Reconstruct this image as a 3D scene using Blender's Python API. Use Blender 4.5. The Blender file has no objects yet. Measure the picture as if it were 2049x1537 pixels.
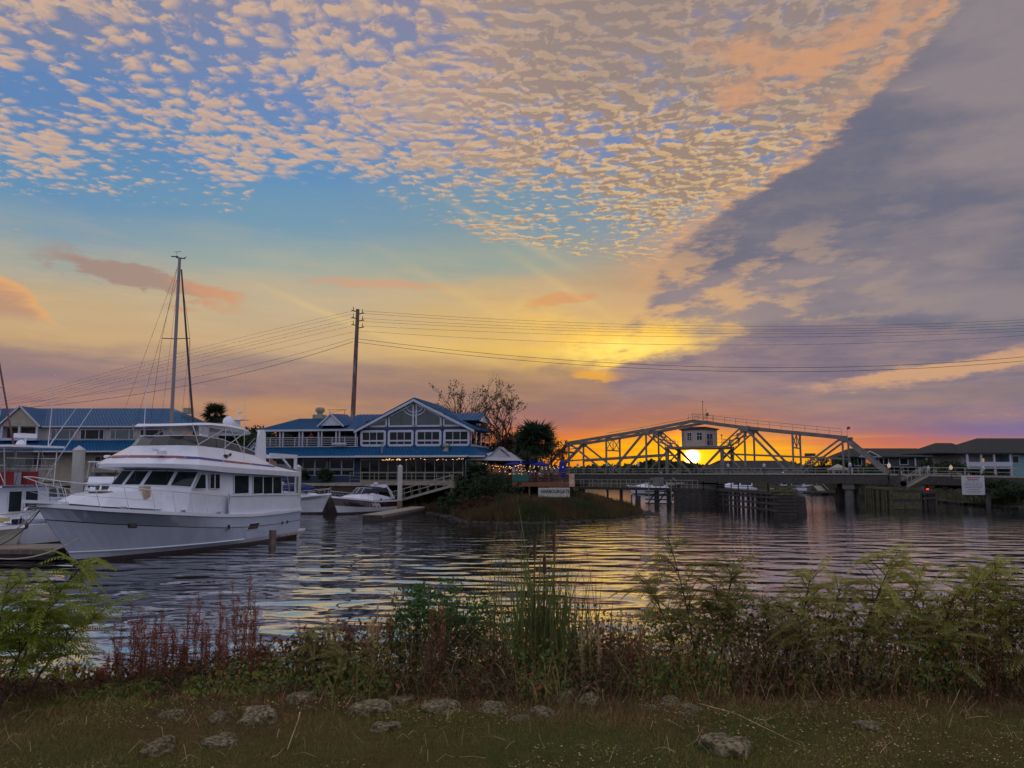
import bpy, math, random
from math import sin, cos, pi, radians, atan2, sqrt
from mathutils import Vector, Matrix, noise as mn

scene = bpy.context.scene
C = scene.collection
random.seed(7)

# ------------------------------------------------------------------ camera
FPX = 1608.0                      # focal length in pixels of a 2049 px wide frame
PITCH = radians(6.28)
EYE = Vector((0, 0, 4.0))
cam_d = bpy.data.cameras.new('camera')
cam = bpy.data.objects.new('camera', cam_d)
C.objects.link(cam)
cam.location = EYE
cam.rotation_euler = (pi / 2 + PITCH, 0, 0)
cam_d.sensor_width = 36.0
cam_d.lens = 36.0 * FPX / 2049.0
cam_d.clip_start = 0.05
cam_d.clip_end = 6000
scene.camera = cam
vs = scene.view_settings
vs.view_transform = 'Standard'
vs.look = 'None'
vs.exposure = 0.15
vs.gamma = 1.0
vs.use_curve_mapping = False
scene.cycles.use_denoising = True
scene.cycles.use_adaptive_sampling = True
scene.cycles.adaptive_threshold = 0.016
scene.cycles.adaptive_min_samples = 12
scene.cycles.max_bounces = 6
scene.cycles.transparent_max_bounces = 12
scene.cycles.sample_clamp_indirect = 4.0
scene.cycles.caustics_reflective = False
scene.cycles.caustics_refractive = False

_F = Vector((0, cos(PITCH), sin(PITCH)))
_U = Vector((0, -sin(PITCH), cos(PITCH)))
_R = Vector((1, 0, 0))


def ray(px, py):
    return _F + _R * ((px - 1024.5) / FPX) - _U * ((py - 768.5) / FPX)


def at_y(px, py, Y):
    """the point at distance Y in front of the viewer seen at (px, py) of the photograph"""
    d = ray(px, py)
    return EYE + d * (Y / d.y)


def at_z(px, py, z):
    d = ray(px, py)
    return EYE + d * ((z - 4.0) / d.z)


def azel(px, py):
    d = ray(px, py).normalized()
    return math.degrees(atan2(d.x, d.y)), math.degrees(math.asin(d.z))


SUN_AZ, SUN_EL = azel(1385, 914)

# ------------------------------------------------------------------ node helpers


def lin(c):
    return tuple(((v / 255.0) / 12.92 if v <= 10.3 else ((v / 255.0 + 0.055) / 1.055) ** 2.4) for v in c)


class NT:
    """small expression builder over a node tree"""

    def __init__(s, nt):
        s.nt = nt

    def new(s, t, **kw):
        n = s.nt.nodes.new(t)
        for k, v in kw.items():
            setattr(n, k, v)
        return n

    def put(s, sock, v):
        if isinstance(v, E):
            s.nt.links.new(v.s, sock)
        elif v is not None:
            if isinstance(v, (tuple, list)) and len(v) == 3 and sock.type == 'RGBA':
                v = tuple(v) + (1,)
            sock.default_value = v

    def math(s, op, a, b=None, c=None, clamp=False):
        n = s.new('ShaderNodeMath', operation=op, use_clamp=clamp)
        s.put(n.inputs[0], a)
        if b is not None:
            s.put(n.inputs[1], b)
        if c is not None:
            s.put(n.inputs[2], c)
        return E(s, n.outputs[0])

    def smooth(s, a, b, x, lo=0.0, hi=1.0):
        n = s.new('ShaderNodeMapRange', interpolation_type='SMOOTHSTEP')
        s.put(n.inputs[0], x)
        for i, v in zip((1, 2, 3, 4), (a, b, lo, hi)):
            s.put(n.inputs[i], v)
        return E(s, n.outputs[0])

    def line(s, a, b, x, lo=0.0, hi=1.0):
        n = s.new('ShaderNodeMapRange')
        s.put(n.inputs[0], x)
        for i, v in zip((1, 2, 3, 4), (a, b, lo, hi)):
            s.put(n.inputs[i], v)
        return E(s, n.outputs[0])

    def vec(s, x, y, z=0.0):
        n = s.new('ShaderNodeCombineXYZ')
        for i, v in enumerate((x, y, z)):
            s.put(n.inputs[i], v)
        return E(s, n.outputs[0])

    def sep(s, v):
        n = s.new('ShaderNodeSeparateXYZ')
        s.put(n.inputs[0], v)
        return [E(s, o) for o in n.outputs]

    def noise(s, v, scale=1.0, detail=3.0, rough=0.5, dist=0.0, dims='3D', out=0):
        n = s.new('ShaderNodeTexNoise', noise_dimensions=dims)
        s.put(n.inputs['Vector'], v)
        s.put(n.inputs['Scale'], scale)
        n.inputs['Detail'].default_value = detail
        n.inputs['Roughness'].default_value = rough
        n.inputs['Distortion'].default_value = dist
        return E(s, n.outputs[out])

    def voronoi(s, v, scale=1.0, feature='F1', rnd=1.0, out=0, dims='3D', smooth=0.5):
        n = s.new('ShaderNodeTexVoronoi', feature=feature, voronoi_dimensions=dims)
        s.put(n.inputs['Vector'], v)
        s.put(n.inputs['Scale'], scale)
        n.inputs['Randomness'].default_value = rnd
        if feature == 'SMOOTH_F1':
            n.inputs['Smoothness'].default_value = smooth
        return E(s, n.outputs[out])

    def mapping(s, v, scale=(1, 1, 1), loc=(0, 0, 0), rot=(0, 0, 0)):
        n = s.new('ShaderNodeMapping')
        s.put(n.inputs[0], v)
        n.inputs['Location'].default_value = loc
        n.inputs['Rotation'].default_value = rot
        n.inputs['Scale'].default_value = scale
        return E(s, n.outputs[0])

    def mix(s, f, a, b, mode='MIX'):
        n = s.new('ShaderNodeMix', data_type='RGBA', blend_type=mode)
        s.put(n.inputs[0], f)
        s.put(n.inputs[6], a)
        s.put(n.inputs[7], b)
        return E(s, n.outputs[2])

    def ramp(s, x, stops, interp='LINEAR'):
        n = s.new('ShaderNodeValToRGB')
        r = n.color_ramp
        r.interpolation = interp
        stops = sorted(stops, key=lambda t: t[0])
        while len(r.elements) < len(stops):
            r.elements.new(0.5)
        for e, (p, c) in zip(r.elements, stops):
            e.position = p
            e.color = tuple(c) + (1,) if len(c) == 3 else c
        s.put(n.inputs[0], x)
        return E(s, n.outputs[0])

    def curve(s, x, pts, x0, x1, y0, y1):
        """piecewise curve through pts (x, y)"""
        n = s.new('ShaderNodeFloatCurve')
        cv = n.mapping.curves[0]
        pts = sorted(pts)
        q = [((a - x0) / (x1 - x0), (b - y0) / (y1 - y0)) for a, b in pts]
        cv.points[0].location = q[0]
        cv.points[1].location = q[-1]
        for a in q[1:-1]:
            cv.points.new(*a)
        n.mapping.extend = 'HORIZONTAL'
        n.mapping.update()
        s.put(n.inputs[1], s.line(x0, x1, x))
        return E(s, n.outputs[0]) * (y1 - y0) + y0


class E:
    def __init__(s, t, sock):
        s.t = t
        s.s = sock

    def __add__(a, b): return a.t.math('ADD', a, b)
    def __radd__(a, b): return a.t.math('ADD', b, a)
    def __sub__(a, b): return a.t.math('SUBTRACT', a, b)
    def __rsub__(a, b): return a.t.math('SUBTRACT', b, a)
    def __mul__(a, b): return a.t.math('MULTIPLY', a, b)
    def __rmul__(a, b): return a.t.math('MULTIPLY', b, a)
    def __truediv__(a, b): return a.t.math('DIVIDE', a, b)
    def __neg__(a): return a.t.math('MULTIPLY', a, -1.0)
    def __pow__(a, b): return a.t.math('POWER', a, b)
    def abs(a): return a.t.math('ABSOLUTE', a)
    def max(a, b): return a.t.math('MAXIMUM', a, b)
    def min(a, b): return a.t.math('MINIMUM', a, b)
    def clamp(a): return a.t.math('ADD', a, 0.0, clamp=True)


# ------------------------------------------------------------------ sky
world = bpy.data.worlds.new('World')
scene.world = world
world.use_nodes = True


def build_sky():
    nt = world.node_tree
    nt.nodes.clear()
    t = NT(nt)

    def N2(v, scale, detail, rough, dist=0.0):
        return t.noise(v, scale, detail, rough, dist, dims='2D')

    tc = t.new('ShaderNodeTexCoord')
    d = E(t, tc.outputs['Generated'])
    x, y, z = t.sep(d)
    az = t.math('ARCTAN2', x, y) * 57.29578
    el = t.math('ARCSINE', z) * 57.29578
    zc = z.max(0.03)
    u = x / zc
    v = y / zc                                    # the cloud deck seen in perspective
    deck = t.vec(u, v, 0.0)
    ae = t.vec(az * 0.1, el * 0.1, 0.0)

    # large soft warps so bands and edges wander
    wob = N2(t.vec(az * 0.10 + 9.1, el * 0.45), 1.0, 4, 0.55) - 0.5
    wob2 = N2(t.vec(az * 0.35 + 51.1, el * 0.9), 1.0, 4, 0.6) - 0.5
    streak = N2(t.vec(az * 0.15 + el * 0.08 + 21.7, el * 0.95), 1.0, 5, 0.62)
    fine = N2(t.vec(az * 0.5 + 63.7, el * 2.2), 1.0, 4, 0.62) - 0.5

    # ---- clear sky and low bands: one ramp per compass column
    E0, E1 = -1.0, 34.0
    cols = [
        (60, [(0, (114, 128, 162)), (150, (94, 130, 178)), (380, (98, 142, 178)), (440, (124, 152, 170)), (520, (156, 162, 155)), (600, (192, 166, 128)),
               (680, (198, 164, 120)), (708, (148, 124, 122)), (760, (143, 117, 120)), (820, (150, 113, 112)), (870, (160, 113, 104)), (945, (140, 98, 86))]),
        (560, [(0, (122, 130, 163)), (180, (102, 132, 180)), (330, (94, 140, 184)), (440, (112, 150, 174)), (520, (152, 165, 158)), (590, (186, 170, 142)),
               (690, (196, 166, 128)), (735, (150, 126, 120)), (785, (150, 118, 112)), (815, (184, 138, 98)), (850, (188, 130, 86)), (945, (160, 98, 66))]),
        (1000, [(0, (130, 130, 158)), (250, (110, 134, 180)), (430, (118, 148, 166)), (530, (148, 160, 150)), (590, (196, 168, 126)), (650, (210, 174, 110)),
                (705, (226, 184, 98)), (745, (165, 132, 100)), (790, (148, 118, 102)), (840, (148, 106, 104)), (880, (205, 105, 50)), (945, (215, 95, 25))]),
        (1385, [(0, (120, 125, 155)), (250, (108, 132, 180)), (430, (130, 145, 160)), (560, (180, 150, 118)), (620, (206, 168, 120)), (680, (232, 188, 100)),
                (722, (150, 124, 112)), (800, (138, 110, 110)), (848, (160, 98, 88)), (876, (222, 112, 42)), (905, (255, 178, 14)), (945, (250, 190, 20))]),
        (1720, [(0, (110, 118, 150)), (430, (125, 130, 150)), (600, (150, 132, 124)), (690, (132, 122, 128)), (740, (116, 110, 134)), (800, (135, 122, 126)),
                (850, (138, 108, 122)), (885, (178, 104, 100)), (915, (228, 128, 52)), (945, (205, 110, 50))]),
        (2049, [(0, (110, 115, 145)), (600, (125, 120, 132)), (690, (126, 116, 130)), (780, (128, 116, 124)), (830, (122, 110, 136)), (862, (112, 102, 150)),
                (884, (165, 112, 110)), (920, (196, 126, 92)), (945, (170, 110, 90))]),
    ]
    elw = el + wob * 1.5 * t.smooth(1.5, 8.0, el)
    tt = t.line(E0, E1, elw)
    base = None
    prev = None
    for px, st in cols:
        a_, _ = azel(px, 945)
        r = t.ramp(tt, [((azel(px, py)[1] - E0) / (E1 - E0), lin(c)) for py, c in st], 'EASE')
        base = r if base is None else t.mix(t.smooth(prev, a_, az), base, r)
        prev = a_
    col = base
    # streaky cirrus grain in the low sky
    g = t.smooth(0.35, 0.75, streak) * t.smooth(19, 9, el) * t.smooth(0.6, 4.0, el)
    col = t.mix(g * 0.36, col, t.mix(t.smooth(6.2, 9.5, elw), lin((178, 138, 118)), lin((206, 178, 142))))
    g2 = t.smooth(0.55, 0.25, streak) * t.smooth(10, 6, el) * t.smooth(1.5, 4.0, el)
    col = t.mix(g2 * 0.4, col, lin((126, 112, 122)))

    def blob(px, py, rx, ry, rot=0.0, soft=1.0, warp=0.0):
        a0, e0 = azel(px, py)
        dx = az - a0
        dy = el - e0
        if warp:
            dy = dy + wob2 * warp
            dx = dx + wob * (warp * 2.0)
        cr, sr = cos(radians(rot)), sin(radians(rot))
        X = (dx * cr + dy * sr) / (rx / 28.0)
        Y = (dy * cr - dx * sr) / (ry / 28.0)
        r2 = X * X + Y * Y
        return t.math('EXPONENT', -(r2 * soft))

    # peach cloud bank at the far left, streak cloud by the mast
    a_edge = t.curve(az, [azel(*p) for p in ((0, 545), (50, 570), (90, 620), (135, 665), (170, 700))], -40, -25, 6, 20)
    m = t.smooth(-0.1, 0.35, a_edge - el + fine * 0.9) * t.smooth(-27.0, -28.4, az + wob * 1.0) * t.smooth(9.0, 9.9, el + wob * 1.0)
    col = t.mix(m * 0.9, col, t.mix(t.smooth(0.2, 1.8, a_edge - el + fine * 2.0), lin((222, 164, 108)), lin((184, 142, 118))))
    m = blob(285, 560, 175, 26, -10, 1.0, 2.4)
    m = t.smooth(0.25, 0.62, m + wob2 * 0.35)
    col = t.mix(m * 0.85, col, t.mix(t.smooth(-24.5, -20.5, az + wob2 * 4.0), lin((160, 132, 122)), lin((206, 146, 110))))
    m = t.smooth(0.35, 0.7, blob(760, 568, 170, 10, 0, 1.0, 1.0) + wob2 * 0.5)
    col = t.mix(m * 0.45, col, lin((214, 150, 112)))
    m = t.smooth(0.35, 0.7, blob(1120, 600, 80, 14, 4, 1.0, 1.4) + wob2 * 0.5)
    col = t.mix(m * 0.6, col, lin((212, 140, 92)))
    # pale contrails fanning from the bright gap
    for (px, py, L, w, rot, k) in ((680, 638, 150, 6, -20, .45), (860, 690, 220, 12, -15, .4), (1010, 640, 230, 10, -28, .3), (1150, 590, 130, 9, -32, .35), (1020, 470, 140, 7, -27, .4)):
        col = t.mix(blob(px, py, L, w, rot) * (k * 0.6), col, lin((232, 200, 128)))

    # ---- altocumulus deck
    edge = t.curve(az, [azel(*p) for p in ((-200, 380), (0, 388), (180, 395), (330, 412), (470, 412), (540, 345), (680, 352), (760, 388), (900, 448),
                                            (1050, 486), (1200, 512), (1330, 528), (1500, 520), (2100, 500), (2500, 500))], -45, 45, 10, 30)
    wd = t.vec(u + (N2(deck, 1.6, 2, .5) - 0.5) * 0.25, v * 0.92, 0.0)
    n1 = N2(wd, 17.0, 5, 0.60, 0.15)
    n1s = N2(t.vec(u + (N2(deck, 1.6, 2, .5) - 0.5) * 0.25 + 0.006, v * 0.92 - 0.019, 0.0), 17.0, 3, 0.58, 0.15)
    n2 = N2(t.vec(u + 11.0, v + 5.0, 0.0), 2.1, 3, 0.5)
    vo = t.voronoi(t.vec(u + (n1 - 0.5) * 0.06, v + (n1 - 0.5) * 0.07, 0.0), 17.5, 'F1', 0.95, dims='2D')
    over = el - edge
    cover = t.smooth(-0.3, 6.5, over + wob * 3.0)
    right = t.smooth(-18.0, 6.0, az)
    dens = (n1 - 0.5) * 1.5 + (0.45 - vo) * 0.8 + (n2 - 0.5) * 1.5 + cover * (0.12 + right * 0.26) - 0.05
    ac = t.smooth(-0.15, 0.42, dens + 0.02) * t.smooth(-0.45, 0.45, over + wob2 * 2.4)
    thick = (t.smooth(0.09, -0.09, n1 - n1s - 0.01) * 0.85 + t.smooth(0.10, 0.60, dens) * 0.5).clamp()
    warm = t.smooth(30.0, 8.0, (((az - SUN_AZ) * (az - SUN_AZ)) + (el - 8.0) * (el - 8.0)) ** 0.5)
    bright = t.mix(warm, lin((214, 178, 146)), lin((236, 194, 126)))
    shade = t.mix(t.smooth(-25, 10, az), lin((158, 142, 148)), lin((146, 126, 116)))
    accol = t.mix(thick * (right * 0.52 + 0.42), bright, shade)
    veil = t.smooth(0.30, 0.66, n2 + cover * 0.12 + wob * 0.5) * t.smooth(19.5, 26.0, el) * (right * 0.6 + 0.25)
    col = t.mix(veil * 0.6, col, lin((146, 138, 148)))
    col = t.mix(ac * (right * 0.08 + 0.88), col, accol)
    # grey-mauve thick part at the top right of the deck with orange lit patches
    m = t.smooth(24.0, 29.5, el + wob * 6.0 + (az * 0.16)) * t.smooth(-8.0, 8.0, az)
    col = t.mix(m * 0.5, col, lin((142, 130, 132)))
    for (px, py, rx, ry, rot) in ((1500, 105, 120, 28, -12), (1480, 185, 55, 26, -10), (1700, 75, 150, 28, 18), (1850, 25, 80, 16, 28), (1770, 135, 60, 12, 22), (1600, 130, 110, 22, 8)):
        m = t.smooth(0.12, 1.05, blob(px, py, rx, ry, rot, 1.0, 3.0) + wob2 * 0.35 + fine * 0.5 + (n1 - 0.5) * 0.6)
        col = t.mix(m * 0.85, col, lin((202, 150, 116)))

    # ---- the large dark sheet on the right with its clean diagonal edge (az of the edge at each height)
    ed = t.curve(el, [(azel(*p)[1], azel(*p)[0]) for p in ((1215, 668), (1262, 640), (1300, 590), (1325, 520), (1372, 475), (1460, 412), (1560, 350), (1640, 300),
                                                            (1712, 215), (1830, 105), (1910, 10), (1985, -80))], 7, 36, 0, 40)
    side = az - ed + (wob2 * 2.8 + fine * 1.2) * t.smooth(8, 20, el) + fine * 0.8
    dark = t.smooth(-0.25, 0.9, side)
    brk = N2(t.vec(az * 0.26 - el * 0.12 + 14.0, el * 0.80), 1.0, 5, 0.60, 0.0)
    rim = t.smooth(-4.2, -0.2, side + wob2 * 2.0) * t.smooth(10.5, 14.5, el) * t.smooth(30, 22, el)
    col = t.mix(rim * t.smooth(0.30, 0.62, brk * 0.5 + n1 * 0.5) * 0.7, col, lin((208, 156, 116)))
    dn = N2(t.vec(az * 0.055 + el * 0.02 + 35.0, el * 0.22), 1.0, 4, 0.5)
    dcol = t.mix(t.smooth(0.38, 0.62, dn), lin((100, 104, 124)), lin((136, 127, 134)))
    dcol = t.mix(t.smooth(0.42, 0.66, brk) * 0.22 * t.smooth(30, 16, el), dcol, lin((140, 132, 132)))
    dcol = t.mix(t.smooth(2.0, 0.2, side) * 0.30, dcol, lin((122, 112, 122)))
    # broken, warm-lit underside below
    lowpart = t.smooth(18.5, 12.5, el + wob * 4.0) * t.smooth(6.2, 8.0, el)
    wf = t.smooth(34, 16, az)
    m = t.smooth(0.44, 0.64, brk) * lowpart * wf
    dcol = t.mix(m * 0.8, dcol, t.mix(t.smooth(26, 12, az), lin((166, 146, 136)), lin((214, 168, 116))))
    lowlim = t.smooth(4.8, 8.2, el + wob * 2.0)
    col = t.mix(dark * lowlim * 0.96, col, dcol)

    # bright yellow gap where the light breaks through
    gl = blob(1235, 692, 165, 34, 4, 1.0, 2.6) + blob(1150, 665, 170, 36, -22, 1.0, 2.0) * 0.5 + blob(1330, 668, 90, 22, 12, 1.0, 1.5) * 0.5
    gl = gl * t.smooth(0.30, 0.60, brk * 0.6 + streak * 0.45)
    col = t.mix((gl * 1.05).clamp(), col, lin((250, 200, 92)))
    core = blob(1240, 700, 105, 17, 4, 1.0, 2.0) * t.smooth(0.3, 0.6, brk)
    col = t.mix(core.clamp(), col, lin((255, 232, 118)))
    m = t.smooth(0.25, 0.8, blob(1215, 752, 85, 14, -4, 1.0, 1.2) + wob2 * 0.6)
    col = t.mix(m * 0.7, col, lin((240, 170, 52)))
    # lower dark bank under the gap, from the middle to the right
    lb = t.curve(az, [azel(*p) for p in ((1210, 760), (1255, 722), (1330, 722), (1410, 700), (1500, 668), (1620, 640), (1800, 650), (2049, 672))], 4, 34, 4, 13)
    m = t.smooth(-0.1, 0.3, lb - el + fine * 0.9) * t.smooth(4.6, 6.0, el) * t.smooth(6.0, 8.6, az)
    col = t.mix(m * 0.88, col, t.mix(t.smooth(0.3, 0.7, streak), lin((112, 106, 126)), lin((140, 124, 130))))
    # peach streaks low on the right
    m = t.smooth(0.15, 0.9, blob(2010, 722, 190, 17, 8, 1.0, 1.0) + blob(1800, 752, 150, 11, 5, 1.0, .8) * 0.8 + fine * 0.8 + (streak - 0.5) * 0.9)
    col = t.mix(m * 0.68, col, lin((222, 170, 120)))

    # glow and disc of the setting sun, warm belt along the horizon
    a0, e0 = azel(1400, 912)
    dxs = (az - a0) / 7.0
    dys = (el - 0.6) / 1.9
    hb = t.math('EXPONENT', -(dxs * dxs + dys * dys))
    belt = t.math('EXPONENT', -(((az - a0) / 9.5) * ((az - a0) / 9.5))) * t.smooth(2.9, 1.9, el + fine * 0.9 + wob * 1.0)
    ban = t.smooth(0.35, 0.65, N2(t.vec(az * 0.07, el * 3.2, 4.4), 1.0, 4, 0.5))
    col = t.mix(belt * 0.7, col, t.mix(ban, lin((234, 112, 24)), lin((255, 172, 16))))
    col = t.mix((hb * 0.9).clamp(), col, lin((255, 196, 18)))
    ds = (((az - SUN_AZ) * (az - SUN_AZ)) + (el - SUN_EL) * (el - SUN_EL)) ** 0.5

    # the part of the sky behind and beside the viewer: pale blue, brightened to light the boats and bank, with the same deck running on
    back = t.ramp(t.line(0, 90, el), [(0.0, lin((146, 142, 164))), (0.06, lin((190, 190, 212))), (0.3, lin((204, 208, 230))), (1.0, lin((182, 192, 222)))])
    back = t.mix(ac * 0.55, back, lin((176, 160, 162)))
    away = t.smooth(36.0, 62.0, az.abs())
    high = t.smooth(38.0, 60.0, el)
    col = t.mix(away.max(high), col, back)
    col = t.mix(t.smooth(0.0, -0.6, el), col, lin((60, 50, 45)))

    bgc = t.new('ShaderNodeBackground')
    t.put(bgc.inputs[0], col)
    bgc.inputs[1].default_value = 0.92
    # physical clear-sky light of the low sun
    sky = t.new('ShaderNodeTexSky', sky_type='NISHITA')
    sky.sun_disc = False
    sky.sun_elevation = radians(SUN_EL)
    sky.sun_rotation = radians(SUN_AZ)
    sky.air_density = 1.4
    sky.dust_density = 2.0
    bgn = t.new('ShaderNodeBackground')
    nt.links.new(sky.outputs[0], bgn.inputs[0])
    bgn.inputs[1].default_value = 0.006
    disc = t.new('ShaderNodeBackground')
    dcolr = t.mix(t.smooth(0.70, 0.25, ds), lin((255, 132, 16)), lin((255, 238, 190)))
    t.put(disc.inputs[0], dcolr)
    t.put(disc.inputs[1], t.smooth(0.62, 0.22, ds) * 5.0 + t.smooth(3.4, 0.2, ds) ** 2.0 * 1.3)
    a1 = t.new('ShaderNodeAddShader')
    a2 = t.new('ShaderNodeAddShader')
    nt.links.new(bgc.outputs[0], a1.inputs[0])
    nt.links.new(bgn.outputs[0], a1.inputs[1])
    nt.links.new(a1.outputs[0], a2.inputs[0])
    nt.links.new(disc.outputs[0], a2.inputs[1])
    out = t.new('ShaderNodeOutputWorld')
    nt.links.new(a2.outputs[0], out.inputs[0])
    world.cycles.sampling_method = 'MANUAL'
    world.cycles.sample_map_resolution = 1024


build_sky()

sun_d = bpy.data.lights.new('sun', 'SUN')
sun_d.energy = 0.6
sun_d.angle = radians(0.6)
sun_d.color = (1.0, 0.34, 0.09)
sun = bpy.data.objects.new('sun', sun_d)
C.objects.link(sun)
_sd = Vector((sin(radians(SUN_AZ)) * cos(radians(SUN_EL)), cos(radians(SUN_AZ)) * cos(radians(SUN_EL)), sin(radians(SUN_EL))))
sun.rotation_euler = (-_sd).to_track_quat('-Z', 'Y').to_euler()

# ------------------------------------------------------------------ mesh helpers
def V(*a):
    return Vector(a)


class MB:
    """collects faces; becomes ONE mesh"""

    def __init__(s):
        s.v = []
        s.f = []
        s.m = []
        s.mi = 0

    def add(s, vs_, fs_):
        o = len(s.v)
        s.v.extend([tuple(p) for p in vs_])
        for f in fs_:
            s.f.append(tuple(i + o for i in f))
            s.m.append(s.mi)
        return s

    def hexa(s, P):
        """8 points: bottom 4 then top 4, counter-clockwise seen from above"""
        return s.add(P, [(3, 2, 1, 0), (4, 5, 6, 7), (0, 1, 5, 4), (1, 2, 6, 5), (2, 3, 7, 6), (3, 0, 4, 7)])

    def box(s, x0, x1, y0, y1, z0, z1):
        return s.hexa([(x0, y0, z0), (x1, y0, z0), (x1, y1, z0), (x0, y1, z0), (x0, y0, z1), (x1, y0, z1), (x1, y1, z1), (x0, y1, z1)])

    def beam(s, a, b, w, h=None, up=None):
        a = Vector(a)
        b = Vector(b)
        h = w if h is None else h
        d = (b - a).normalized()
        up = Vector(up) if up else (Vector((0, 0, 1)) if abs(d.z) < 0.95 else Vector((0, 1, 0)))
        r = d.cross(up).normalized() * (w / 2)
        u = r.cross(d).normalized() * (h / 2)
        return s.hexa([a - r - u, a + r - u, b + r - u, b - r - u, a - r + u, a + r + u, b + r + u, b - r + u])

    def tube(s, pts, r, n=6, r1=None, cap=True):
        pts = [Vector(p) for p in pts]
        k = len(pts)
        vv = []
        up = None
        for i, p in enumerate(pts):
            d = (pts[min(i + 1, k - 1)] - pts[max(i - 1, 0)])
            if d.length < 1e-9:
                d = Vector((0, 0, 1))
            d.normalize()
            if up is None:
                up = Vector((0, 0, 1)) if abs(d.z) < 0.9 else Vector((1, 0, 0))
            x_ = d.cross(up)
            if x_.length < 1e-6:
                x_ = d.orthogonal()
            x_.normalize()
            y_ = d.cross(x_).normalized()
            up = -y_ if False else x_.cross(d)
            rr = r if r1 is None else r + (r1 - r) * i / max(1, k - 1)
            for j in range(n):
                a_ = 2 * pi * j / n
                vv.append(p + x_ * (cos(a_) * rr) + y_ * (sin(a_) * rr))
        ff = []
        for i in range(k - 1):
            for j in range(n):
                j2 = (j + 1) % n
                ff.append((i * n + j, i * n + j2, (i + 1) * n + j2, (i + 1) * n + j))
        if cap:
            ff.append(tuple(range(n - 1, -1, -1)))
            ff.append(tuple((k - 1) * n + j for j in range(n)))
        return s.add(vv, ff)

    def cyl(s, x, y, z0, z1, r, r1=None, n=12):
        return s.tube([(x, y, z0), (x, y, z1)], r, n, r1)

    def lathe(s, c, prof, n=16):
        vv = []
        for r, z in prof:
            for j in range(n):
                a_ = 2 * pi * j / n
                vv.append((c[0] + r * cos(a_), c[1] + r * sin(a_), c[2] + z))
        ff = []
        for i in range(len(prof) - 1):
            for j in range(n):
                j2 = (j + 1) % n
                ff.append((i * n + j, i * n + j2, (i + 1) * n + j2, (i + 1) * n + j))
        ff.append(tuple(range(n - 1, -1, -1)))
        ff.append(tuple((len(prof) - 1) * n + j for j in range(n)))
        return s.add(vv, ff)

    def poly(s, pts, off):
        """flat polygon pushed along off into a solid"""
        n = len(pts)
        pts = [Vector(p) for p in pts]
        off = Vector(off)
        ff = [tuple(range(n - 1, -1, -1)), tuple(range(n, 2 * n))]
        for i in range(n):
            j = (i + 1) % n
            ff.append((i, j, n + j, n + i))
        return s.add(pts + [p + off for p in pts], ff)

    def quad(s, *p):
        return s.add(p, [tuple(range(len(p)))])

    def loft(s, rings, close=False, cap=False):
        n = len(rings[0])
        vv = [p for r in rings for p in r]
        ff = []
        m = n if close else n - 1
        for i in range(len(rings) - 1):
            for j in range(m):
                j2 = (j + 1) % n
                ff.append((i * n + j, i * n + j2, (i + 1) * n + j2, (i + 1) * n + j))
        if cap:
            ff.append(tuple(range(n - 1, -1, -1)))
            ff.append(tuple((len(rings) - 1) * n + j for j in range(n)))
        return s.add(vv, ff)

    def mesh(s, name, mats, smooth=False):
        me = bpy.data.meshes.new(name)
        me.from_pydata(s.v, [], s.f)
        for m in (mats if isinstance(mats, (list, tuple)) else [mats]):
            me.materials.append(m)
        if len(me.materials) > 1:
            me.polygons.foreach_set('material_index', s.m)
        if smooth:
            me.polygons.foreach_set('use_smooth', [True] * len(me.polygons))
        me.update()
        return me


def thing(name, label, cat, loc=(0, 0, 0), rz=0.0, group=None):
    o = bpy.data.objects.new(name, None)
    C.objects.link(o)
    o.empty_display_size = 0.2
    o.location = loc
    o.rotation_euler = (0, 0, rz)
    o['label'] = label
    o['category'] = cat
    if group:
        o['group'] = group
    return o


def part(name, mb, mat, parent, label=None, smooth=False, world_pts=False, kind=None):
    me = mb if isinstance(mb, bpy.types.Mesh) else mb.mesh(name, mat, smooth)
    o = bpy.data.objects.new(name, me)
    C.objects.link(o)
    if world_pts:
        M = Matrix.LocRotScale(parent.location, parent.rotation_euler, None).inverted()
        me.transform(M)
    o.parent = parent
    if label:
        o['label'] = label
    if kind:
        o['kind'] = kind
    if name in SPLIT:
        split_islands(o)
    return o


SPLIT = set('radar_arch hardtop_post wiper helm_chair rail_stanchion fender outrigger fishing_rod radar_dome whip_antenna cleat horn deck_hatch side_stripe hull_band bulwark_cap pipe_frame spray_rail knuckle_line rub_rail hardtop_frame boat_hoist support_pile side_beam railing window_ledge bottom_x hull_rope baluster rafter shutter column lamp_post fascia'.split())


def split_islands(o):
    me = o.data
    n = len(me.vertices)
    par = list(range(n))

    def find(i):
        while par[i] != i:
            par[i] = par[par[i]]
            i = par[i]
        return i
    for p in me.polygons:
        vs_ = list(p.vertices)
        a = find(vs_[0])
        for q in vs_[1:]:
            par[find(q)] = a
    isl = {}
    for p in me.polygons:
        isl.setdefault(find(p.vertices[0]), []).append(list(p.vertices))
    if len(isl) < 2 or len(isl) > 80:
        return
    first = True
    co = [v.co.copy() for v in me.vertices]
    for fs_ in isl.values():
        ids = sorted({i for f in fs_ for i in f})
        mp = {k: j for j, k in enumerate(ids)}
        m2 = bpy.data.meshes.new(me.name)
        m2.from_pydata([co[i] for i in ids], [], [tuple(mp[i] for i in f) for f in fs_])
        for m_ in me.materials:
            m2.materials.append(m_)
        if first:
            o.data = m2
            first = False
        else:
            c = bpy.data.objects.new(o.name.split('.')[0], m2)
            C.objects.link(c)
            c.parent = o.parent


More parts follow.
